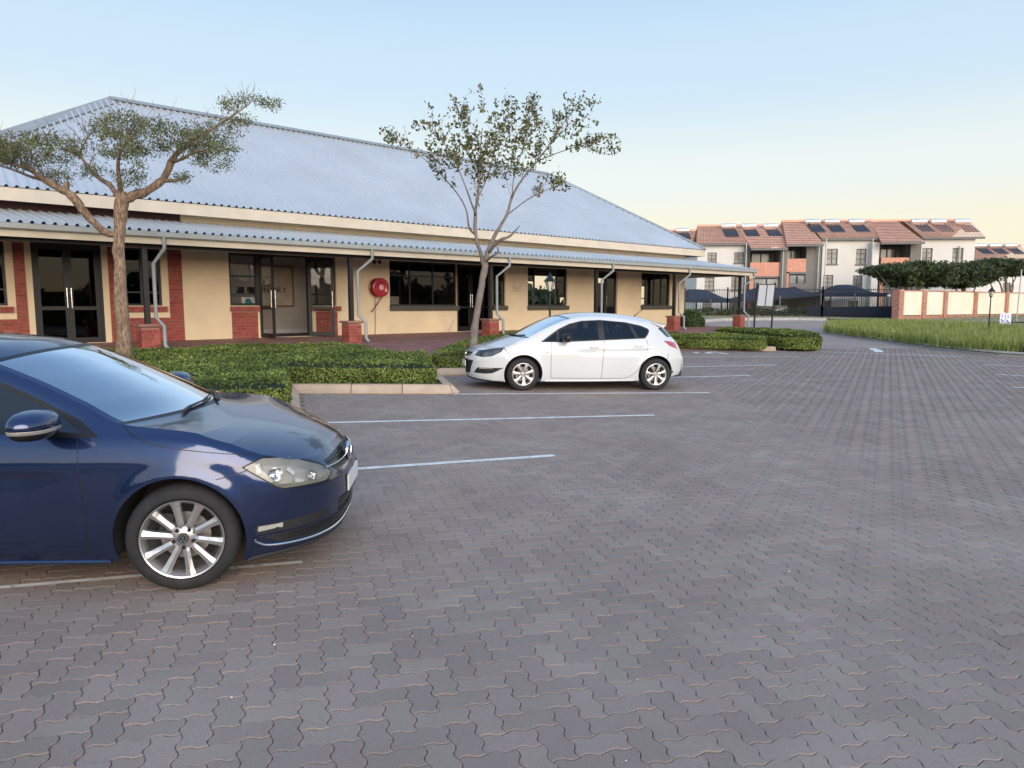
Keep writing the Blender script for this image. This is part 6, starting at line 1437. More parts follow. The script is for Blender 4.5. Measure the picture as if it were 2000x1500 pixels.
    mb = MB(); n = 20; sy = .36*q['drive']; pts_ = [(.86+.06*math.sin(t), sy+.18*math.cos(t), .98+.17*math.sin(t)) for t in np.linspace(0, 2*math.pi, n)]; mb.tube(pts_, .015, 6); mb.tube([(.62, sy, .86), (.86, sy, .98)], .03, 6); mb.tube([(.86, sy-.16, .98), (.86, sy+.16, .98)], .015, 5); mb.build('steering_wheel', MATS['trim_black'], root)
    mb = MB(); hx = q['header']+q['bow'][-2][1]*0; zt_ = float(smoothtab(q['header'], Zc)); mb.box(q['header']-.02, -.10, zt_-.14, q['header']+.02, .10, zt_-.08); mb.build('rear_view_mirror', MATS['trim_black'], root)
    return car
def on(car, ss, z, d=0):
    """point and outward normal on the side skin"""
    e = 2e-3; p = car.P3(np.array([ss]), np.array([z]))[0]; a = car.P3(np.array([ss+e]), np.array([z]))[0]-car.P3(np.array([max(0, ss-e)]), np.array([z]))[0]; b = car.P3(np.array([ss]), np.array([z+e]))[0]-car.P3(np.array([ss]), np.array([z-e]))[0]
    n = np.cross(a, b); n /= np.linalg.norm(n)+1e-12
    if n[1] < -1e-6 or (abs(n[1]) < .2 and ss < car.L/2 and n[0] > 0): n = -n
    return Vector(p+n*d), Vector(n)
def ribbon(car, line, wd, depth, name, m, root, mirror=True, closed=False, lift=0.0, prof='round'):
    """a moulding that follows the skin: line in (s, z)"""
    for sg in ((1, -1) if mirror else (1,)):
        mb = MB(); pts_ = []
        for ss, z in line: p, n = on(car, ss, z, lift); pts_.append((p, n))
        rws = []
        for i, (p, n) in enumerate(pts_):
            a = pts_[max(0, i-1)][0]; b = pts_[min(len(pts_)-1, i+1)][0]; t = (b-a).normalized(); u = n.cross(t).normalized()
            r = [p+u*wd*.5*c_+n*depth*d_ for c_, d_ in ((-1, -.3), (-.7, .6), (0, 1), (.7, .6), (1, -.3))]; rws.append([(v.x, v.y*sg, v.z) for v in r])
        V_ = [v for r in rws for v in r]; mb.add(V_, [(i*5+k, i*5+k+1, i*5+k+6, i*5+k+5) for i in range(len(rws)-1) for k in range(4)]); mb.build(name, MATS[m], root, smooth='all')
def wheel(root, x, y, z, r, rim, width, style, steer=0, side=1, mats=('alloy', 'tyre')):
    """style: dict with spokes n, kind; side +1 faces +y"""
    W_ = empty('wheel', (x, y, z)); W_.parent = root; W_.rotation_euler = (0, style.get('turn', 0), steer)
    if side < 0: W_.rotation_euler = (0, style.get('turn', 0)*-1, steer+math.pi)
    w2 = width/2
    mb = MB(); mb.lathe([(rim-.012, -w2+.02), (rim+.01, -w2), (r-.055, -w2-.006), (r-.02, -w2+.008), (r-.004, -w2+.03), (r, -w2+.06), (r, w2-.05), (r-.006, w2-.028), (r-.020, w2-.008), (r-.040, w2+.003), (r-.065, w2+.006), (r-.085, w2+.002), (rim+.014, w2-.002), (rim+.004, w2-.010), (rim-.004, w2-.02)], 64, 'y'); mb.build('tyre', MATS[mats[1]], W_, smooth='all')
    mb = MB(); n = 96
    for k in range(n):        # tread grooves as blocks round the shoulder
        pass
    mb.lathe([(rim-.002, w2-.006), (rim+.004, w2-.002), (rim-.004, w2+.001), (rim-.013, w2-.003), (rim-.018, w2-.016), (rim-.030, w2-.03), (rim-.034, w2-.075), (rim-.05, -w2+.03)], 64, 'y'); mb.build('rim', MATS[mats[0]], W_, smooth=True)
    ns = style['n']; hub_r = style['hub']; kind = style['kind']
    for k in range(ns):
        a = 2*math.pi*(k+style.get('off', 0))/ns; mb = MB()
        def sp(rad, lat, yy): return (rad*math.cos(a)-lat*math.sin(a), yy, rad*math.sin(a)+lat*math.cos(a))
        rows_ = []
        if kind == 'slim': st = [(hub_r*.55, .014, w2-.040, .0), (hub_r*1.15, .020, w2-.028, .002), (rim*.55, .020, w2-.024, .003), (rim*.80, .024, w2-.016, .002), (rim-.016, .031, w2-.010, 0)]
        else: st = [(hub_r*.5, .026, w2-.034, 0), (hub_r*1.0, .024, w2-.022, 0), (rim*.50, .020, w2-.014, 0), (rim*.70, .030, w2-.010, 0), (rim*.88, .048, w2-.008, 0), (rim-.014, .062, w2-.008, 0)]
        for rad, hw_, yy, sk in st:
            ridge_ = .006 if kind == 'slim' else .010
            if kind == 'slim': c_ = [(-hw_, -.030), (-hw_, -.004), (-hw_*.15, ridge_), (hw_*.9, -.006), (hw_, -.034)]
            else: c_ = [(-hw_, -.030), (-hw_*.85, .0), (0, ridge_*.5), (hw_*.85, 0), (hw_, -.030)]
            rows_.append([sp(rad, l_, yy+d_) for l_, d_ in c_])
        V_ = [v for r_ in rows_ for v in r_]; mb.add(V_, [(i*5+j, i*5+j+1, i*5+j+6, i*5+j+5) for i in range(len(rows_)-1) for j in range(4)]+[(i*5+4, i*5, i*5+5, i*5+9) for i in range(len(rows_)-1)]); mb.build('spoke', MATS[mats[0]], W_)
    mb = MB(); mb.lathe([(hub_r, w2-.075), (hub_r, w2-.042), (hub_r*.85, w2-.032), (.034, w2-.026), (.033, w2-.020), (.030, w2-.015), (.0005, w2-.013)], 28, 'y'); mb.build('hub', MATS[mats[0]], W_, smooth=True)
    mb = MB(); mb.lathe([(.031, w2-.016), (.031, w2-.0115), (.0005, w2-.0105)], 24, 'y'); mb.build('centre_cap', MATS[style.get('cap', 'trim_black')], W_, smooth=True)
    mb = MB(); yl = w2-.0095; S_ = .026
    def stroke(p, q_, t=.0035):
        d = (Vector((q_[0]-p[0], 0, q_[1]-p[1]))).normalized(); n_ = Vector((-d.z, 0, d.x))*t/2; a_, b_ = Vector((p[0], yl, p[1])), Vector((q_[0], yl, q_[1])); u_ = Vector((0, .002, 0)); mb.hexa([a_-n_-u_, b_-n_-u_, b_+n_-u_, a_+n_-u_, a_-n_+u_, b_-n_+u_, b_+n_+u_, a_+n_+u_])
    mb.lathe([(.0245, yl-.001), (.0245, yl+.002), (.0275, yl+.002), (.0275, yl-.001)], 24, 'y')
    if style['logo'] == 'vw':
        f = S_
        for p, q_ in (((-.42, .78), (-.06, .08)), ((.42, .78), (.06, .08)), ((-.82, .42), (-.38, -.75)), ((.82, .42), (.38, -.75)), ((-.38, -.75), (-.02, -.1)), ((.38, -.75), (.02, -.1))): stroke((p[0]*f, p[1]*f), (q_[0]*f, q_[1]*f))
    else:
        f = S_
        for p, q_ in (((-.95, .08), (.15, .08)), ((.15, .08), (-.15, -.08)), ((-.15, -.08), (.95, -.08))): stroke((p[0]*f, p[1]*f), (q_[0]*f, q_[1]*f), .005)
    mb.build('emblem', MATS['chrome'], W_)
    mb = MB()
    for k in range(5):
        a = 2*math.pi*(k+.5*0)/5-math.pi/2; c_ = (.056*math.cos(a), 0, .056*math.sin(a)); mb2 = mb; mb2.lathe([(.0105, w2-.05), (.0105, w2-.020), (.008, w2-.017), (.0005, w2-.0175)], 10, 'y', c_)
    o = mb.build('wheel_bolts', MATS['trim_black'], W_, smooth=True); o['kind'] = 'stuff'
    mb = MB(); mb.lathe([(.14, -.01), (.14, .012), (.075, .012), (.07, .035), (.0005, .035)], 32, 'y'); mb.build('brake_disc', MATS['disc_steel'], W_, smooth=True)
    mb = MB(); mb.hexa([tuple(v) for v in ((.06, -.02, .06), (.15, -.02, .02), (.15, .035, .02), (.06, .035, .06), (.05, -.02, .13), (.12, -.02, .14), (.12, .035, .14), (.05, .035, .13))]); mb.build('brake_caliper', MATS['trim_matt'], W_, bevel=.006)
    mb = MB(); mb.lathe([(rim-.03, -w2+.05), (.0005, -w2+.05)], 32, 'y'); mb.build('wheel_back', MATS['trim_matt'], W_)
    return W_
def mirror_pod(root, car, x, z, out, size, m_shell, m_low, side, strip=None):
    """door mirror: shell, lower housing, arm"""
    p, n = on(car, car.s_x(x, z), z); sx_, sy_, sz_ = size; c = Vector((x-.02, (p.y+out)*side, z+.055)); T_ = empty('door_mirror', tuple(c)); T_.parent = root
    def shell(z0, z1, m, nm, sc=1.0):
        mb = MB(); rows_ = []; n_ = 18; nz_ = 8
        for i in range(nz_+1):
            v = z0+(z1-z0)*i/nz_; rad = math.sqrt(max(0, 1-(abs(v))**2.4)); rows_.append([((-.5*sx_*(1 if math.cos(t) > 0 else .55)*math.cos(t)*(.25+.75*rad))*sc, sy_*.5*abs(math.sin(t))**.75*math.copysign(1, math.sin(t))*(.15+.85*rad)*sc*1.0, sz_*.5*v) for t in np.linspace(0, 2*math.pi, n_, endpoint=False)])
        V_ = [w_ for r in rows_ for w_ in r]; mb.add(V_, [(i*n_+k, i*n_+(k+1) % n_, (i+1)*n_+(k+1) % n_, (i+1)*n_+k) for i in range(nz_) for k in range(n_)]+[tuple(range(n_))[::-1], tuple(nz_*n_+k for k in range(n_))]); mb.build(nm, MATS[m], T_, smooth='all')
    shell(-.12, 1.0, m_shell, 'shell'); shell(-1.0, -.14 if not strip else -.40, m_low, 'lower_housing', .97)
    if strip: shell(-.38, -.14, strip, 'light_strip', 1.0)
    mb = MB(); a = Vector((.02, -side*sy_*.35, -sz_*.30)); b = Vector((-.0, -side*(out-.012), -.05)); mb.tube([a, a.lerp(b, .5)+Vector((0, 0, -.012)), b], [.034, .026, .03], 8); mb.build('arm', MATS[m_low], T_, smooth=True)
    return T_
def plate(root, p0, wd, ht, nrm_x, name='number_plate'):
    mb = MB(); x, y, z = p0; mb.box(x-.006, y-wd/2, z-ht/2, x+.006, y+wd/2, z+ht/2); o = mb.build(name, MATS['plate_white'], root, bevel=.003)
    return o
def place_car(name, label, cat, fp, heading, yside, W_t, wb, group=None):
    """fp: where the outer face of the near front wheel stands; heading: compass bearing of the nose"""
    a = math.radians(heading+180); xd = Vector((math.sin(a), math.cos(a), 0)); yd = Vector((-xd.y, xd.x, 0)); o = fp-yd*(W_t*yside); o.z = 0
    ctr = o+xd*(wb/2); m = float(G(*(o+xd*wb)[:2])-G(*o[:2]))/wb; mr_ = float(G(*(ctr+yd*.7)[:2])-G(*(ctr-yd*.7)[:2]))/1.4
    e = empty(name, (o.x, o.y, float(G(o.x, o.y))), 0, label, cat, group); e.rotation_euler = (mr_, -m, math.atan2(xd.y, xd.x)); return e
BLUE = place_car('parked_car', 'dark blue hatchback in the foreground with silver ten spoke wheels', 'car', at(350, 1058, 4.02), 85, 1, .885, 2.637)
golf = dict(paint='paint_navy', xf=-.872, x0=.12, W=.90, pf=2.9, xr=3.41, x1=2.45, pr=2.9, x0f=-.1, x0r=1.6, wb=2.637, R=.364, rt=.322, h=.022, gap=.0055, belt=.95, drive=1, cowl=.07, header=.97, flare=.016, rr=.06, ra=.018,
    dS=[(.1, .07), (.20, .05), (.26, .032), (.42, .010), (.62, .0), (.75, .004), (.84, .022), (.91, .050), (.97, .100), (1.10, .160), (1.27, .228), (1.39, .285), (1.55, .35)],
    dF=[(.1, .12), (.20, .06), (.28, .022), (.40, .0), (.54, .003), (.62, .030), (.68, .080), (.73, .135), (.82, .24), (1.0, .6)],
    dR=[(.15, .15), (.25, .04), (.45, 0), (.65, .01), (.8, .05), (.95, .10), (1.05, .17), (1.32, .33), (1.5, .4)],
    ze_front=[(0, .732), (.25, .728), (.5, .715), (.65, .735), (.8, .80), (.9, .86)],
    ze=[(-.9, .74), (-.42, .862), (-.05, .935), (.33, .975), (.6, 1.095), (.9, 1.225), (1.2, 1.325), (1.5, 1.378), (2.0, 1.394), (2.6, 1.37), (3.0, 1.335), (3.3, 1.315), (3.42, 1.315)],
    zc=[(-.9, .722), (-.74, .733), (-.62, .793), (-.45, .852), (-.2, .918), (0, .964), (.08, .984), (.35, 1.115), (.65, 1.255), (.95, 1.373), (1.2, 1.425), (1.6, 1.452), (2.2, 1.438), (2.8, 1.372), (3.08, 1.315), (3.4, 1.295)],
    bow=[(-.8, 0), (-.5, .03), (0, .14), (.33, .25), (.8, .23), (1.2, .18), (1.8, .05), (2.2, 0), (3.5, 0)], crown=[(-.8, 2.6), (0, 2.6), (.1, 3.0), (1.0, 2.6), (3.4, 2.6)],
    zb=[(-.9, .215), (-.6, .19), (-.35, .165), (0, .2), (.4, .185), (2.2, .19), (2.9, .24), (3.4, .30)],
    crease=[(.45, .725), (3.05, .77)], crd=.020,
    side=[('window_trim', 'poly', [(.43, .908, .02), (.56, 1.0), (.85, 1.135), (1.1, 1.238), (1.35, 1.303), (1.8, 1.338), (2.25, 1.328), (2.55, 1.28, .05), (2.68, 1.20, .05), (2.62, 1.015, .04), (2.5, .99), (1.5, .962), (.8, .914)]),
          ('quarter_glass', 'poly', [(.535, .934), (.715, 1.045), (.715, .944)]),
          ('window_glass', 'poly', [(.765, .948), (.765, 1.066), (1.1, 1.216), (1.35, 1.281), (1.47, 1.293), (1.47, .98)]),
          ('window_glass:2', 'poly', [(1.55, .985), (1.55, 1.299), (1.8, 1.315), (2.2, 1.306), (2.30, 1.29), (2.36, 1.015)]),
          ('quarter_glass:2', 'poly', [(2.41, 1.015), (2.36, 1.275), (2.55, 1.24), (2.62, 1.18), (2.58, 1.035)]),
          ('seam', 'line', [(.545, .905), (.530, .72), (.515, .5), (.508, .235)]), ('seam', 'line', [(.508, .234), (1.0, .228), (1.48, .228)]), ('seam', 'line', [(1.51, .96), (1.505, .6), (1.48, .228)]), ('seam', 'line', [(1.48, .228), (2.20, .235)]),
          ('seam', 'line', [(2.46, .98), (2.44, .76), (2.33, .60)]),
          ('seam', 'line', [(.315, .962), (.20, .895), (.0, .848), (-.2, .823), (-.40, .798), (-.475, .785)]), ('seam', 'line', [(-.375, .712), (-.30, .690), (-.215, .672)]),
          ('headlamp_rim', 'poly', [(-.345, .733, .012), (-.44, .782, .03), (-.58, .762), ('y', .50, .680), ('y', .44, .612, .012), ('y', .54, .568), (-.55, .578, .04)]),
          ('headlamp_lens', 'poly', [(-.360, .731, .010), (-.446, .772, .03), (-.58, .752), ('y', .505, .670), ('y', .455, .613, .012), ('y', .54, .579), (-.55, .590, .04)]),
          ('upper_grille', 'poly', [('y', -.02, .698), ('y', .25, .695), ('y', .465, .682), ('y', .42, .615), ('y', .25, .606), ('y', -.02, .600)]),
          ('fog_recess', 'poly', [('y', .845, .378), ('y', .55, .402), ('y', .52, .350), ('y', .845, .318)]),
          ('lower_grille', 'poly', [('y', .83, .300), ('y', .44, .332), ('y', .42, .43), ('y', -.02, .435), ('y', -.02, .245), ('y', .45, .245), ('y', .78, .252)]),
          ('seam', 'line', [(2.64, .84), (2.95, .62), (3.0, .58)]),
          ('tail_lamp', 'poly', [(2.92, .95), (3.18, .97), ('r', .58, .95), ('r', .55, .82), (3.22, .81), (3.0, .88)]),
          ('rear_glass', 'poly', [('r', -.02, 1.02), ('r', .58, 1.04), ('r', .60, 1.23), ('r', -.02, 1.26)]),
          ('fuel_flap', 'poly', [(2.72, .88), (2.88, .88), (2.88, .74), (2.72, .74)])],
    centre=('upper_grille', 'lower_grille', 'rear_glass', 'seam'), push={'upper_grille': .035, 'lower_grille': .03, 'fog_recess': .035, 'window_glass': .006, 'window_glass:2': .006, 'quarter_glass': .004},
    mats={'window_trim': 'trim_black', 'quarter_glass': 'side_glass', 'window_glass': 'side_glass', 'window_glass:2': 'side_glass', 'quarter_glass:2': 'side_glass_dark', 'headlamp_rim': 'trim_black', 'headlamp_lens': 'lens', 'upper_grille': 'trim_black', 'fog_recess': 'trim_matt', 'lower_grille': 'trim_matt', 'tail_lamp': 'lamp_red', 'rear_glass': 'side_glass_dark', 'fuel_flap': 'paint_navy'})
cg = build_car(golf, BLUE)
def lampcells(car, root, spots, loop, m='lamp_bowl', depth=.055):
    """reflector bowl behind a lens plus round reflectors"""
    for sg in (1, -1):
        lp = densify([car.pt(p[:3] if isinstance(p[0], str) else p[:2]) for p in loop], .03); C_ = np.mean(lp, axis=0)
        outer_, inner_ = [], []
        for ss, z in lp:
            p, n = on(car, ss, z, -.004); outer_.append(p); q2 = (C_[0]+(ss-C_[0])*.80, C_[1]+(z-C_[1])*.72); p2, n2 = on(car, q2[0], q2[1], -depth); inner_.append(p2)
        fl = lambda v: (v.x, v.y*sg, v.z); mb = MB(); n_ = len(lp); mb.add([fl(v) for v in outer_+inner_], [(i, (i+1) % n_, n_+(i+1) % n_, n_+i) for i in range(n_)]+[tuple(n_+i for i in range(n_))]); hs = mb.build('headlamp_bowl', MATS[m], root, smooth=True)
        for pt_, r_ in spots:
            ss, z = car.pt(pt_); c, n = on(car, ss, z, -depth*.92); c = Vector(fl(c)); n = Vector(fl(n)); t = Vector((0, 0, 1)).cross(n).normalized(); u = n.cross(t); mb = MB(); b = []
            for rr_, d_ in ((r_, .030), (r_*.92, .022), (r_*.7, .004), (r_*.35, .0), (r_*.30, .016), (.001, .022)): b.append([tuple(c+(t*math.cos(a)+u*math.sin(a))*rr_+n*d_) for a in np.linspace(0, 2*math.pi, 20, endpoint=False)])
            V_ = [v for r in b for v in r]; mb.add(V_, [(i*20+k, i*20+(k+1) % 20, (i+1)*20+(k+1) % 20, (i+1)*20+k) for i in range(len(b)-1) for k in range(20)]); mb.build('reflector', MATS['chrome' if root is BLUE else 'disc_steel'], hs, smooth=True)
lampcells(cg, BLUE, [(('y', .60, .632), .034), ((-.53, .676), .042)], [(-.360, .731), (-.446, .772), (-.58, .752), ('y', .505, .670), ('y', .455, .613), ('y', .54, .579), (-.55, .590)])
lin = lambda pts, n=8: subdiv_line([cg.pt(p) for p in pts], n)
for p0, p1 in (((-.435, .752), (-.445, .690)), (('y', .70, .708), ('y', .69, .668)), (('y', .71, .628), ('y', .67, .604))): ribbon(cg, lin([p0, p1], 4), .030, .006, 'lamp_strip', 'white_paint', BLUE, lift=-.030)
ribbon(cg, lin([(-.545, .606), ('y', .66, .600), ('y', .54, .594), ('y', .475, .614)]), .010, .004, 'lamp_edge', 'chrome', BLUE, lift=-.012)
ribbon(cg, lin([('y', .845, .302), ('y', .838, .268), ('y', .79, .240), ('y', .4, .232), ('y', .0, .233)]), .015, .010, 'chrome_strip', 'chrome', BLUE)
ribbon(cg, lin([('y', .84, .308), ('y', .6, .326), ('y', .42, .338)]), .008, .008, 'fog_trim', 'trim_black', BLUE)
ribbon(cg, lin([('y', .50, .646), ('y', .25, .640), ('y', .0, .638)]), .012, .010, 'grille_strip', 'chrome', BLUE)
for z in (.622, .670): ribbon(cg, lin([('y', .46, z), ('y', .2, z), ('y', .0, z)]), .010, .004, 'grille_bar', 'trim_black', BLUE, lift=-.012)
for z in (.265, .292, .37, .40): ribbon(cg, lin([('y', .80 if z < .30 else .40, z), ('y', .2, z), ('y', .0, z)]), .010, .004, 'grille_bar', 'trim_black', BLUE, lift=-.012)
ribbon(cg, lin([(.40, .178), (1.2, .180), (2.24, .186)]), .030, .014, 'sill', 'paint_navy', BLUE)
ribbon(cg, lin([(-.36, .160), ('y', .82, .178), ('y', .5, .200), ('y', .0, .205)]), .022, .014, 'front_lip', 'trim_matt', BLUE)
ribbon(cg, lin([(.375, .50), (.385, .32), (.39, .16)]), .012, .012, 'mud_flap', 'trim_matt', BLUE, lift=-.02)
for sg in (1, -1):      # fog lamps
    P_ = [on(cg, *cg.pt(p), -.014)[0] for p in (('y', .838, .368), ('y', .78, .373), ('y', .78, .338), ('y', .838, .330))]; mb = MB(); f_ = [(v.x, v.y*sg, v.z) for v in P_]; b_ = [(v.x+.02, v.y*sg, v.z) for v in P_]; mb.hexa(f_+b_); mb.build('fog_lamp', MATS['lamp_bowl'], BLUE)
c, n = on(cg, 0.001, .655, .010); mb = MB(); mb.lathe([(.001, 0), (.062, 0), (.066, .004), (.066, .016), (.060, .020), (.056, .014), (.001, .014)], 28, 'x', (c.x-.026, 0, .655)); BADGE = mb.build('badge', MATS['chrome'], BLUE, smooth=True)
mb = MB()
for p, q_ in (((-.42, .78), (-.06, .08)), ((.42, .78), (.06, .08)), ((-.82, .42), (-.38, -.75)), ((.82, .42), (.38, -.75)), ((-.38, -.75), (-.02, -.1)), ((.38, -.75), (.02, -.1))):
    f = .052; mb.tube([(c.x-.030, p[0]*f, .655+p[1]*f), (c.x-.030, q_[0]*f, .655+q_[1]*f)], .0055, 5)
mb.build('emblem', MATS['chrome'], BADGE)
plate(BLUE, (-.870, 0, .478), .46, .108, -1); mb = MB(); mb.box(-.866, -.26, .415, -.84, .26, .545); mb.build('plate_holder', MATS['trim_black'], BLUE)
GS = dict(n=10, hub=.072, kind='slim', logo='vw', off=.25)
for x, y, sd_, st in ((0, .775, 1, math.radians(7)), (0, -.775, -1, math.radians(7)), (2.637, .775, 1, 0), (2.637, -.775, -1, 0)):
    wheel(BLUE, x, y, .317, .317, .237, .215, GS, st, sd_)
for sg in (1, -1): mirror_pod(BLUE, cg, .72, .960, .22, (.26, .35, .165), 'paint_navy', 'trim_black', sg, 'alloy_dusty')
def wiper(root, pts, name='wiper'):
    mb = MB(); mb.tube(pts, [.012, .010, .007, .006], 6); mb.tube([tuple(Vector(p)+Vector((-.012, 0, -.012))) for p in pts[1:]], .006, 5); mb.build(name, MATS['trim_black'], root, smooth=True)
for y0, y1 in ((.40, -.16), (-.10, -.58)):
    wiper(BLUE, [cg.top(.06, y0), cg.top(.095, lerp(y0, y1, .2)), cg.top(.115, lerp(y0, y1, .6)), cg.top(.135, y1)])
for sg in (1, -1):
    for x_, z_ in ((1.36, .80), (2.36, .82)):
        ss = cg.s_x(x_, z_); p, n = on(cg, ss, z_, .0); mb = MB(); mb.tube([(p.x-.10, (p.y-.004)*sg, z_-.004), (p.x-.08, (p.y+.026)*sg, z_), (p.x+.08, (p.y+.026)*sg, z_+.004), (p.x+.10, (p.y-.004)*sg, z_+.004)], [.010, .013, .013, .010], 8); mb.build('door_handle', MATS['paint_navy'], BLUE, smooth=True)
# ------------------------------------------------------------ the white car
WHITE = place_car('parked_car', 'white hatchback with seven spoke wheels and tinted windows parked at the hedge', 'car', at(1021.5, 731, 13.66), 259.5, -1, .885, 2.685)
astra = dict(paint='paint_white', xf=-1.02, x0=.05, W=.907, pf=2.5, xr=3.52, x1=2.35, pr=2.6, x0f=-.1, x0r=1.5, wb=2.685, R=.372, rt=.325, h=.035, gap=.008, belt=.97, drive=1, cowl=-.12, header=.83, flare=.016, rr=.07, ra=.022,
    dS=[(.1, .09), (.2, .05), (.35, .020), (.5, .006), (.65, 0), (.8, .012), (.9, .038), (1.0, .080), (1.1, .125), (1.25, .195), (1.42, .29), (1.55, .36)],
    dF=[(.1, .2), (.2, .06), (.3, .02), (.42, .0), (.55, .0), (.65, .03), (.74, .09), (.82, .2), (1.0, .6)],
    dR=[(.15, .2), (.25, .07), (.42, .0), (.58, .0), (.68, .035), (.80, .09), (.92, .16), (1.05, .28), (1.2, .42), (1.32, .53), (1.5, .6)],
    ze_front=[(0, .745), (.3, .745), (.55, .755), (.75, .80), (.9, .85)],
    ze=[(-1.0, .74), (-.45, .83), (-.3, .885), (0, .985), (.10, 1.02), (.4, 1.165), (.7, 1.295), (.95, 1.375), (1.3, 1.43), (1.8, 1.432), (2.3, 1.405), (2.7, 1.365), (3.0, 1.34), (3.3, 1.325), (3.48, 1.32)],
    zc=[(-1.05, .72), (-.915, .746), (-.72, .82), (-.4, .925), (-.15, 1.008), (-.1, 1.022), (.2, 1.175), (.5, 1.32), (.8, 1.43), (1.1, 1.485), (1.5, 1.51), (2.0, 1.495), (2.5, 1.44), (2.94, 1.33), (3.1, 1.31), (3.5, 1.30)],
    bow=[(-.9, 0), (-.6, .03), (-.2, .14), (.10, .21), (.6, .20), (1.0, .16), (1.6, .05), (2.1, 0), (3.5, 0)], crown=[(-.9, 2.3), (-.2, 2.4), (-.1, 3.0), (1.0, 2.6), (3.4, 2.6)],
    zb=[(-1.0, .22), (-.6, .185), (-.35, .17), (0, .2), (.4, .185), (2.2, .19), (2.9, .25), (3.4, .30)],
    crease=[(.9, .80), (2.9, .86)], crd=.015,
    side=[('window_trim', 'poly', [(.33, .937, .02), (.52, 1.07), (.70, 1.19), (.93, 1.292), (1.18, 1.352), (1.56, 1.375), (2.07, 1.338), (2.40, 1.275), (2.575, 1.205, .06), (2.55, 1.13), (2.455, 1.025, .03), (1.62, .985), (.74, .940)]),
          ('quarter_glass', 'poly', [(.41, .955), (.66, 1.13), (.66, .962)]), ('window_glass', 'poly', [(.70, .966), (.70, 1.155), (.93, 1.268), (1.18, 1.33), (1.50, 1.35), (1.50, .995)]),
          ('window_glass:2', 'poly', [(1.62, 1.003), (1.62, 1.350), (2.02, 1.318), (2.14, 1.28), (2.26, 1.035)]), ('quarter_glass:2', 'poly', [(2.32, 1.04), (2.20, 1.275), (2.40, 1.24), (2.53, 1.195), (2.52, 1.14), (2.43, 1.045)]),
          ('seam', 'line', [(.545, .935), (.535, .6), (.545, .25)]), ('seam', 'line', [(.545, .25), (1.0, .245), (1.56, .24)]), ('seam', 'line', [(1.60, .985), (1.575, .6), (1.56, .24)]), ('seam', 'line', [(1.56, .24), (2.05, .25), (2.22, .33)]), ('seam', 'line', [(2.47, 1.02), (2.50, .88), (2.45, .70), (2.30, .42), (2.22, .33)]),
          ('seam', 'line', [(-.37, .825), (-.28, .70), (-.24, .63)]), ('seam', 'line', [(2.96, .74), (2.92, .62), (2.88, .52)]),
          ('seam', 'line', [('y', .02, .735), ('y', .45, .740), ('y', .62, .762)]),
          ('headlamp_rim', 'poly', [(-.34, .853, .01), (-.43, .745), (-.60, .655, .03), ('y', .66, .632), ('y', .49, .655, .01), ('y', .53, .742), (-.66, .802)]),
          ('headlamp_lens', 'poly', [(-.36, .846, .01), (-.445, .75), (-.60, .667, .03), ('y', .66, .643), ('y', .505, .664, .01), ('y', .54, .735), (-.66, .793)]),
          ('upper_grille', 'poly', [('y', -.02, .700), ('y', .25, .708), ('y', .40, .722), ('y', .34, .645), ('y', .20, .618), ('y', -.02, .612)]),
          ('lower_grille', 'poly', [('y', -.02, .565), ('y', .50, .555), ('y', .38, .32), ('y', .28, .285), ('y', -.02, .280)]),
          ('fog_recess', 'poly', [('y', .50, .315, .03), ('y', .60, .425), ('y', .87, .440, .01), ('y', .80, .330, .04), ('y', .72, .312)]),
          ('side_lamp', 'poly', [(.38, .745), (.50, .758), (.50, .735), (.42, .732)]),
          ('tail_lamp', 'poly', [(2.86, .985), (3.06, .965), (3.2, .93), ('r', .62, .87), ('r', .62, .80), (3.22, .80), (3.0, .88)]),
          ('rear_glass', 'poly', [('r', -.02, 1.03), ('r', .70, 1.05), ('r', .74, 1.22), ('r', -.02, 1.27)])],
    centre=('upper_grille', 'lower_grille', 'rear_glass', 'seam'), push={'upper_grille': .04, 'lower_grille': .03, 'fog_recess': .045, 'window_glass': .006, 'window_glass:2': .006},
    mats={'window_trim': 'trim_black', 'quarter_glass': 'side_glass_dark', 'window_glass': 'side_glass_dark', 'window_glass:2': 'side_glass_dark', 'quarter_glass:2': 'side_glass_dark', 'headlamp_rim': 'trim_matt', 'headlamp_lens': 'lens', 'upper_grille': 'trim_black', 'fog_recess': 'trim_matt', 'lower_grille': 'trim_matt', 'tail_lamp': 'lamp_red', 'rear_glass': 'side_glass_dark', 'side_lamp': 'amber_dim'})
ca = build_car(astra, WHITE)
lampcells(ca, WHITE, [((-.62, .715), .045), (('y', .60, .695), .034)], [(-.36, .846), (-.445, .75), (-.60, .667), ('y', .66, .643), ('y', .505, .664), ('y', .54, .735), (-.66, .793)], 'lamp_grey', .06)
cg_ = cg; cg = ca
ribbon(ca, lin([('y', .36, .668), ('y', .2, .652), ('y', .0, .648)]), .026, .014, 'grille_strip', 'chrome', WHITE)
ribbon(ca, lin([('y', .80, .418), ('y', .7, .412), ('y', .62, .402)]), .022, .006, 'fog_lamp', 'lamp_bowl', WHITE, lift=-.02)
ribbon(ca, lin([(-.36, .168), ('y', .80, .172), ('y', .5, .190), ('y', .0, .205)]), .03, .012, 'front_lip', 'trim_matt', WHITE)
ribbon(ca, lin([(.43, .19), (1.2, .19), (2.24, .20)]), .035, .010, 'sill', 'paint_white', WHITE)
for z in (.36, .41, .46, .51): ribbon(ca, lin([('y', .30, z), ('y', .15, z), ('y', .0, z)]), .010, .004, 'grille_bar', 'trim_black', WHITE, lift=-.02)
c, n = on(ca, 0.001, .655, .012); mb = MB(); mb.lathe([(.050, 0), (.058, .004), (.058, .014), (.050, .018), (.046, .010)], 24, 'x', (c.x-.020, 0, .655)); bd = mb.build('badge', MATS['chrome'], WHITE, smooth=True)
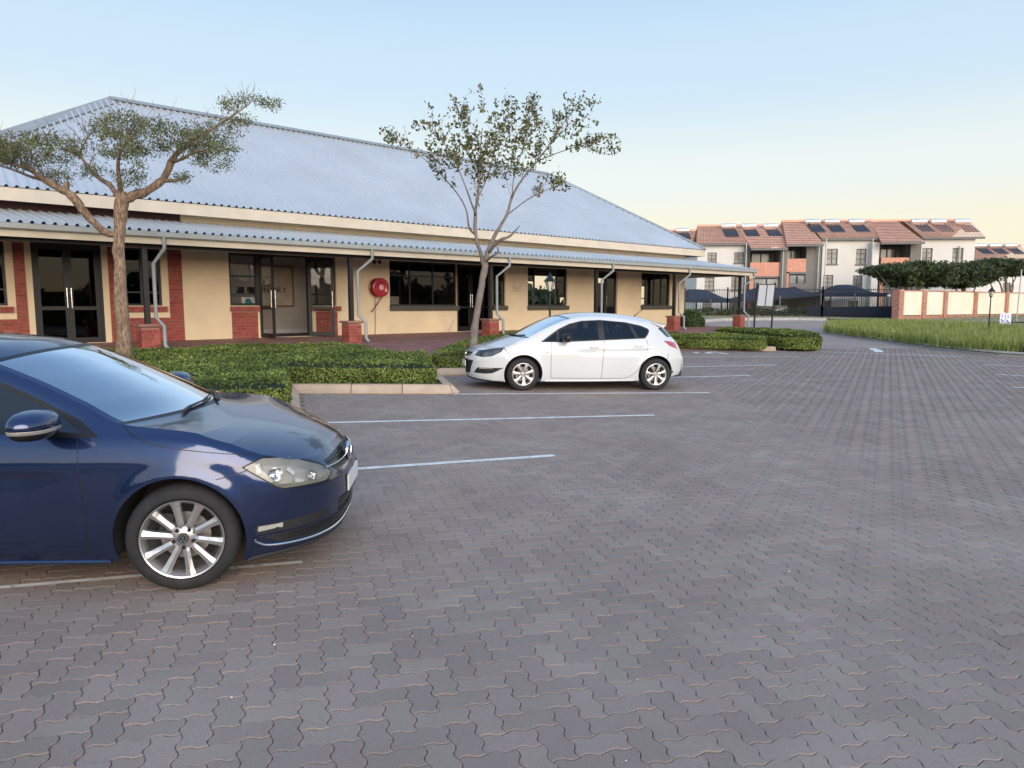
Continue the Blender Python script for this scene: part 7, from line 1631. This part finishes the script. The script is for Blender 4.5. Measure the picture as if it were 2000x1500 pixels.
mb = MB(); mb.tube([(c.x-.014, -.05, .650), (c.x-.016, .012, .650), (c.x-.016, -.012, .660), (c.x-.014, .05, .660)], .006, 5); mb.build('emblem', MATS['chrome'], bd)
plate(WHITE, (-1.04, 0, .475), .50, .112, -1)
AS = dict(n=7, hub=.060, kind='fat', logo='bolt', cap='alloy_dusty')
for x, y, sd_ in ((0, .785, 1), (0, -.785, -1), (2.685, .785, 1), (2.685, -.785, -1)):
    s2 = dict(AS); s2['turn'] = math.radians(8 if x < 1 else 10); wheel(WHITE, x, y, .318, .318, .215, .205, s2, 0, sd_)
for sg in (1, -1):
    mirror_pod(WHITE, ca, .85, .975, .16, (.24, .27, .17), 'trim_black', 'trim_black', sg)
    for x_, z_ in ((1.40, .845), (2.31, .875)):
        p, n = on(ca, ca.s_x(x_, z_), z_, 0); mb = MB(); mb.tube([(p.x-.10, (p.y-.004)*sg, z_-.004), (p.x-.08, (p.y+.022)*sg, z_), (p.x+.08, (p.y+.022)*sg, z_+.006), (p.x+.10, (p.y-.004)*sg, z_+.006)], [.010, .014, .014, .010], 8); mb.build('door_handle', MATS['paint_white'], WHITE, smooth=True)
# roof spoiler, aerial, wipers
mb = MB(); ys_ = np.linspace(-.58, .58, 13); top, bot = [], []
rowA, rowB, rowC = [], [], []
for y in ys_:
    e = (abs(y)/.62); z0 = 1.345-.035*e**2.5; x0_ = 2.80-.05*e**2; rowA.append((x0_-.10, y, z0+.022)); rowB.append((x0_+.22, y, z0-.035)); rowC.append((x0_+.16, y, z0-.085))
mb.add(rowA+rowB+rowC, [(i, i+1, 13+i+1, 13+i) for i in range(12)]+[(13+i, 13+i+1, 26+i+1, 26+i) for i in range(12)]+[(i, i+1, 26+i+1, 26+i) for i in range(12)]+[(0, 13, 26), (12, 25, 38)]); mb.build('roof_spoiler', MATS['paint_white'], WHITE, smooth=True)
mb = MB(); mb.tube([(2.50, 0, 1.43), (2.53, 0, 1.47), (2.78, 0, 1.66)], [.022, .008, .003], 6); mb.build('aerial', MATS['trim_black'], WHITE)
for y0, y1 in ((.42, -.16), (-.10, -.6)):
    wiper(WHITE, [ca.top(-.125, y0), ca.top(-.10, lerp(y0, y1, .2)), ca.top(-.07, lerp(y0, y1, .6)), ca.top(-.04, y1)])
# ---- a car across the road, under the shade net
G3 = copy_tree(WHITE); p3 = at(1531, 612, 66.5); G3.location = (p3.x, 68.0, float(G(p3.x, 68.0))); G3.rotation_euler = (0, 0, math.radians(100)); G3['label'] = 'pale car half seen behind the black bar fence, under the long shade net'

# ------------------------------------------------------------ litter: dry leaves and pale grit lying on the paving
n_ = 900; lx = RNG.uniform(-7, 12, n_); ly = RNG.uniform(2.5, 24, n_); k_ = ~inside(BED, lx, ly) & ~inside(ISL, lx, ly); edge_ = RNG.random(n_) < .22; lx, ly = lx[k_ & edge_], ly[k_ & edge_]
hx, hy = [], []
for i in range(4, 9):
    a, b = FOOT[i], FOOT[i+1]
    for _ in range(26): t = random.random(); q = a.lerp(b, t); hx.append(q.x+abs(random.gauss(0, .22))+.03); hy.append(q.y-abs(random.gauss(0, .2))-.03)
lx = np.concatenate([lx, hx]); ly = np.concatenate([ly, hy])
mat('dry_leaf', (.20, .13, .06), rough=.9, var=.4, vscale=20, tint=.6, col2=(.34, .27, .17), tscale='world')
tag(cards('leaf_litter', np.stack([lx, ly, G(lx, ly)+.008], -1), np.tile([0, 0, 1.0], (len(lx), 1)), .035, .5, MATS['dry_leaf'], jit=.15), kind='stuff')
gx, gy = RNG.uniform(-3, 5, 46), RNG.uniform(2.4, 11, 46)
mb = MB()
for x, y in zip(gx, gy):
    r = random.uniform(.003, .007); z = float(G(x, y))+.002; mb.lathe([(.0002, 0), (r, r*.2), (r*.8, r*.8), (.0002, r)], 5, 'z', (x, y, z))
tag(mb.build('pale_grit', MATS['white_paint']), kind='stuff')
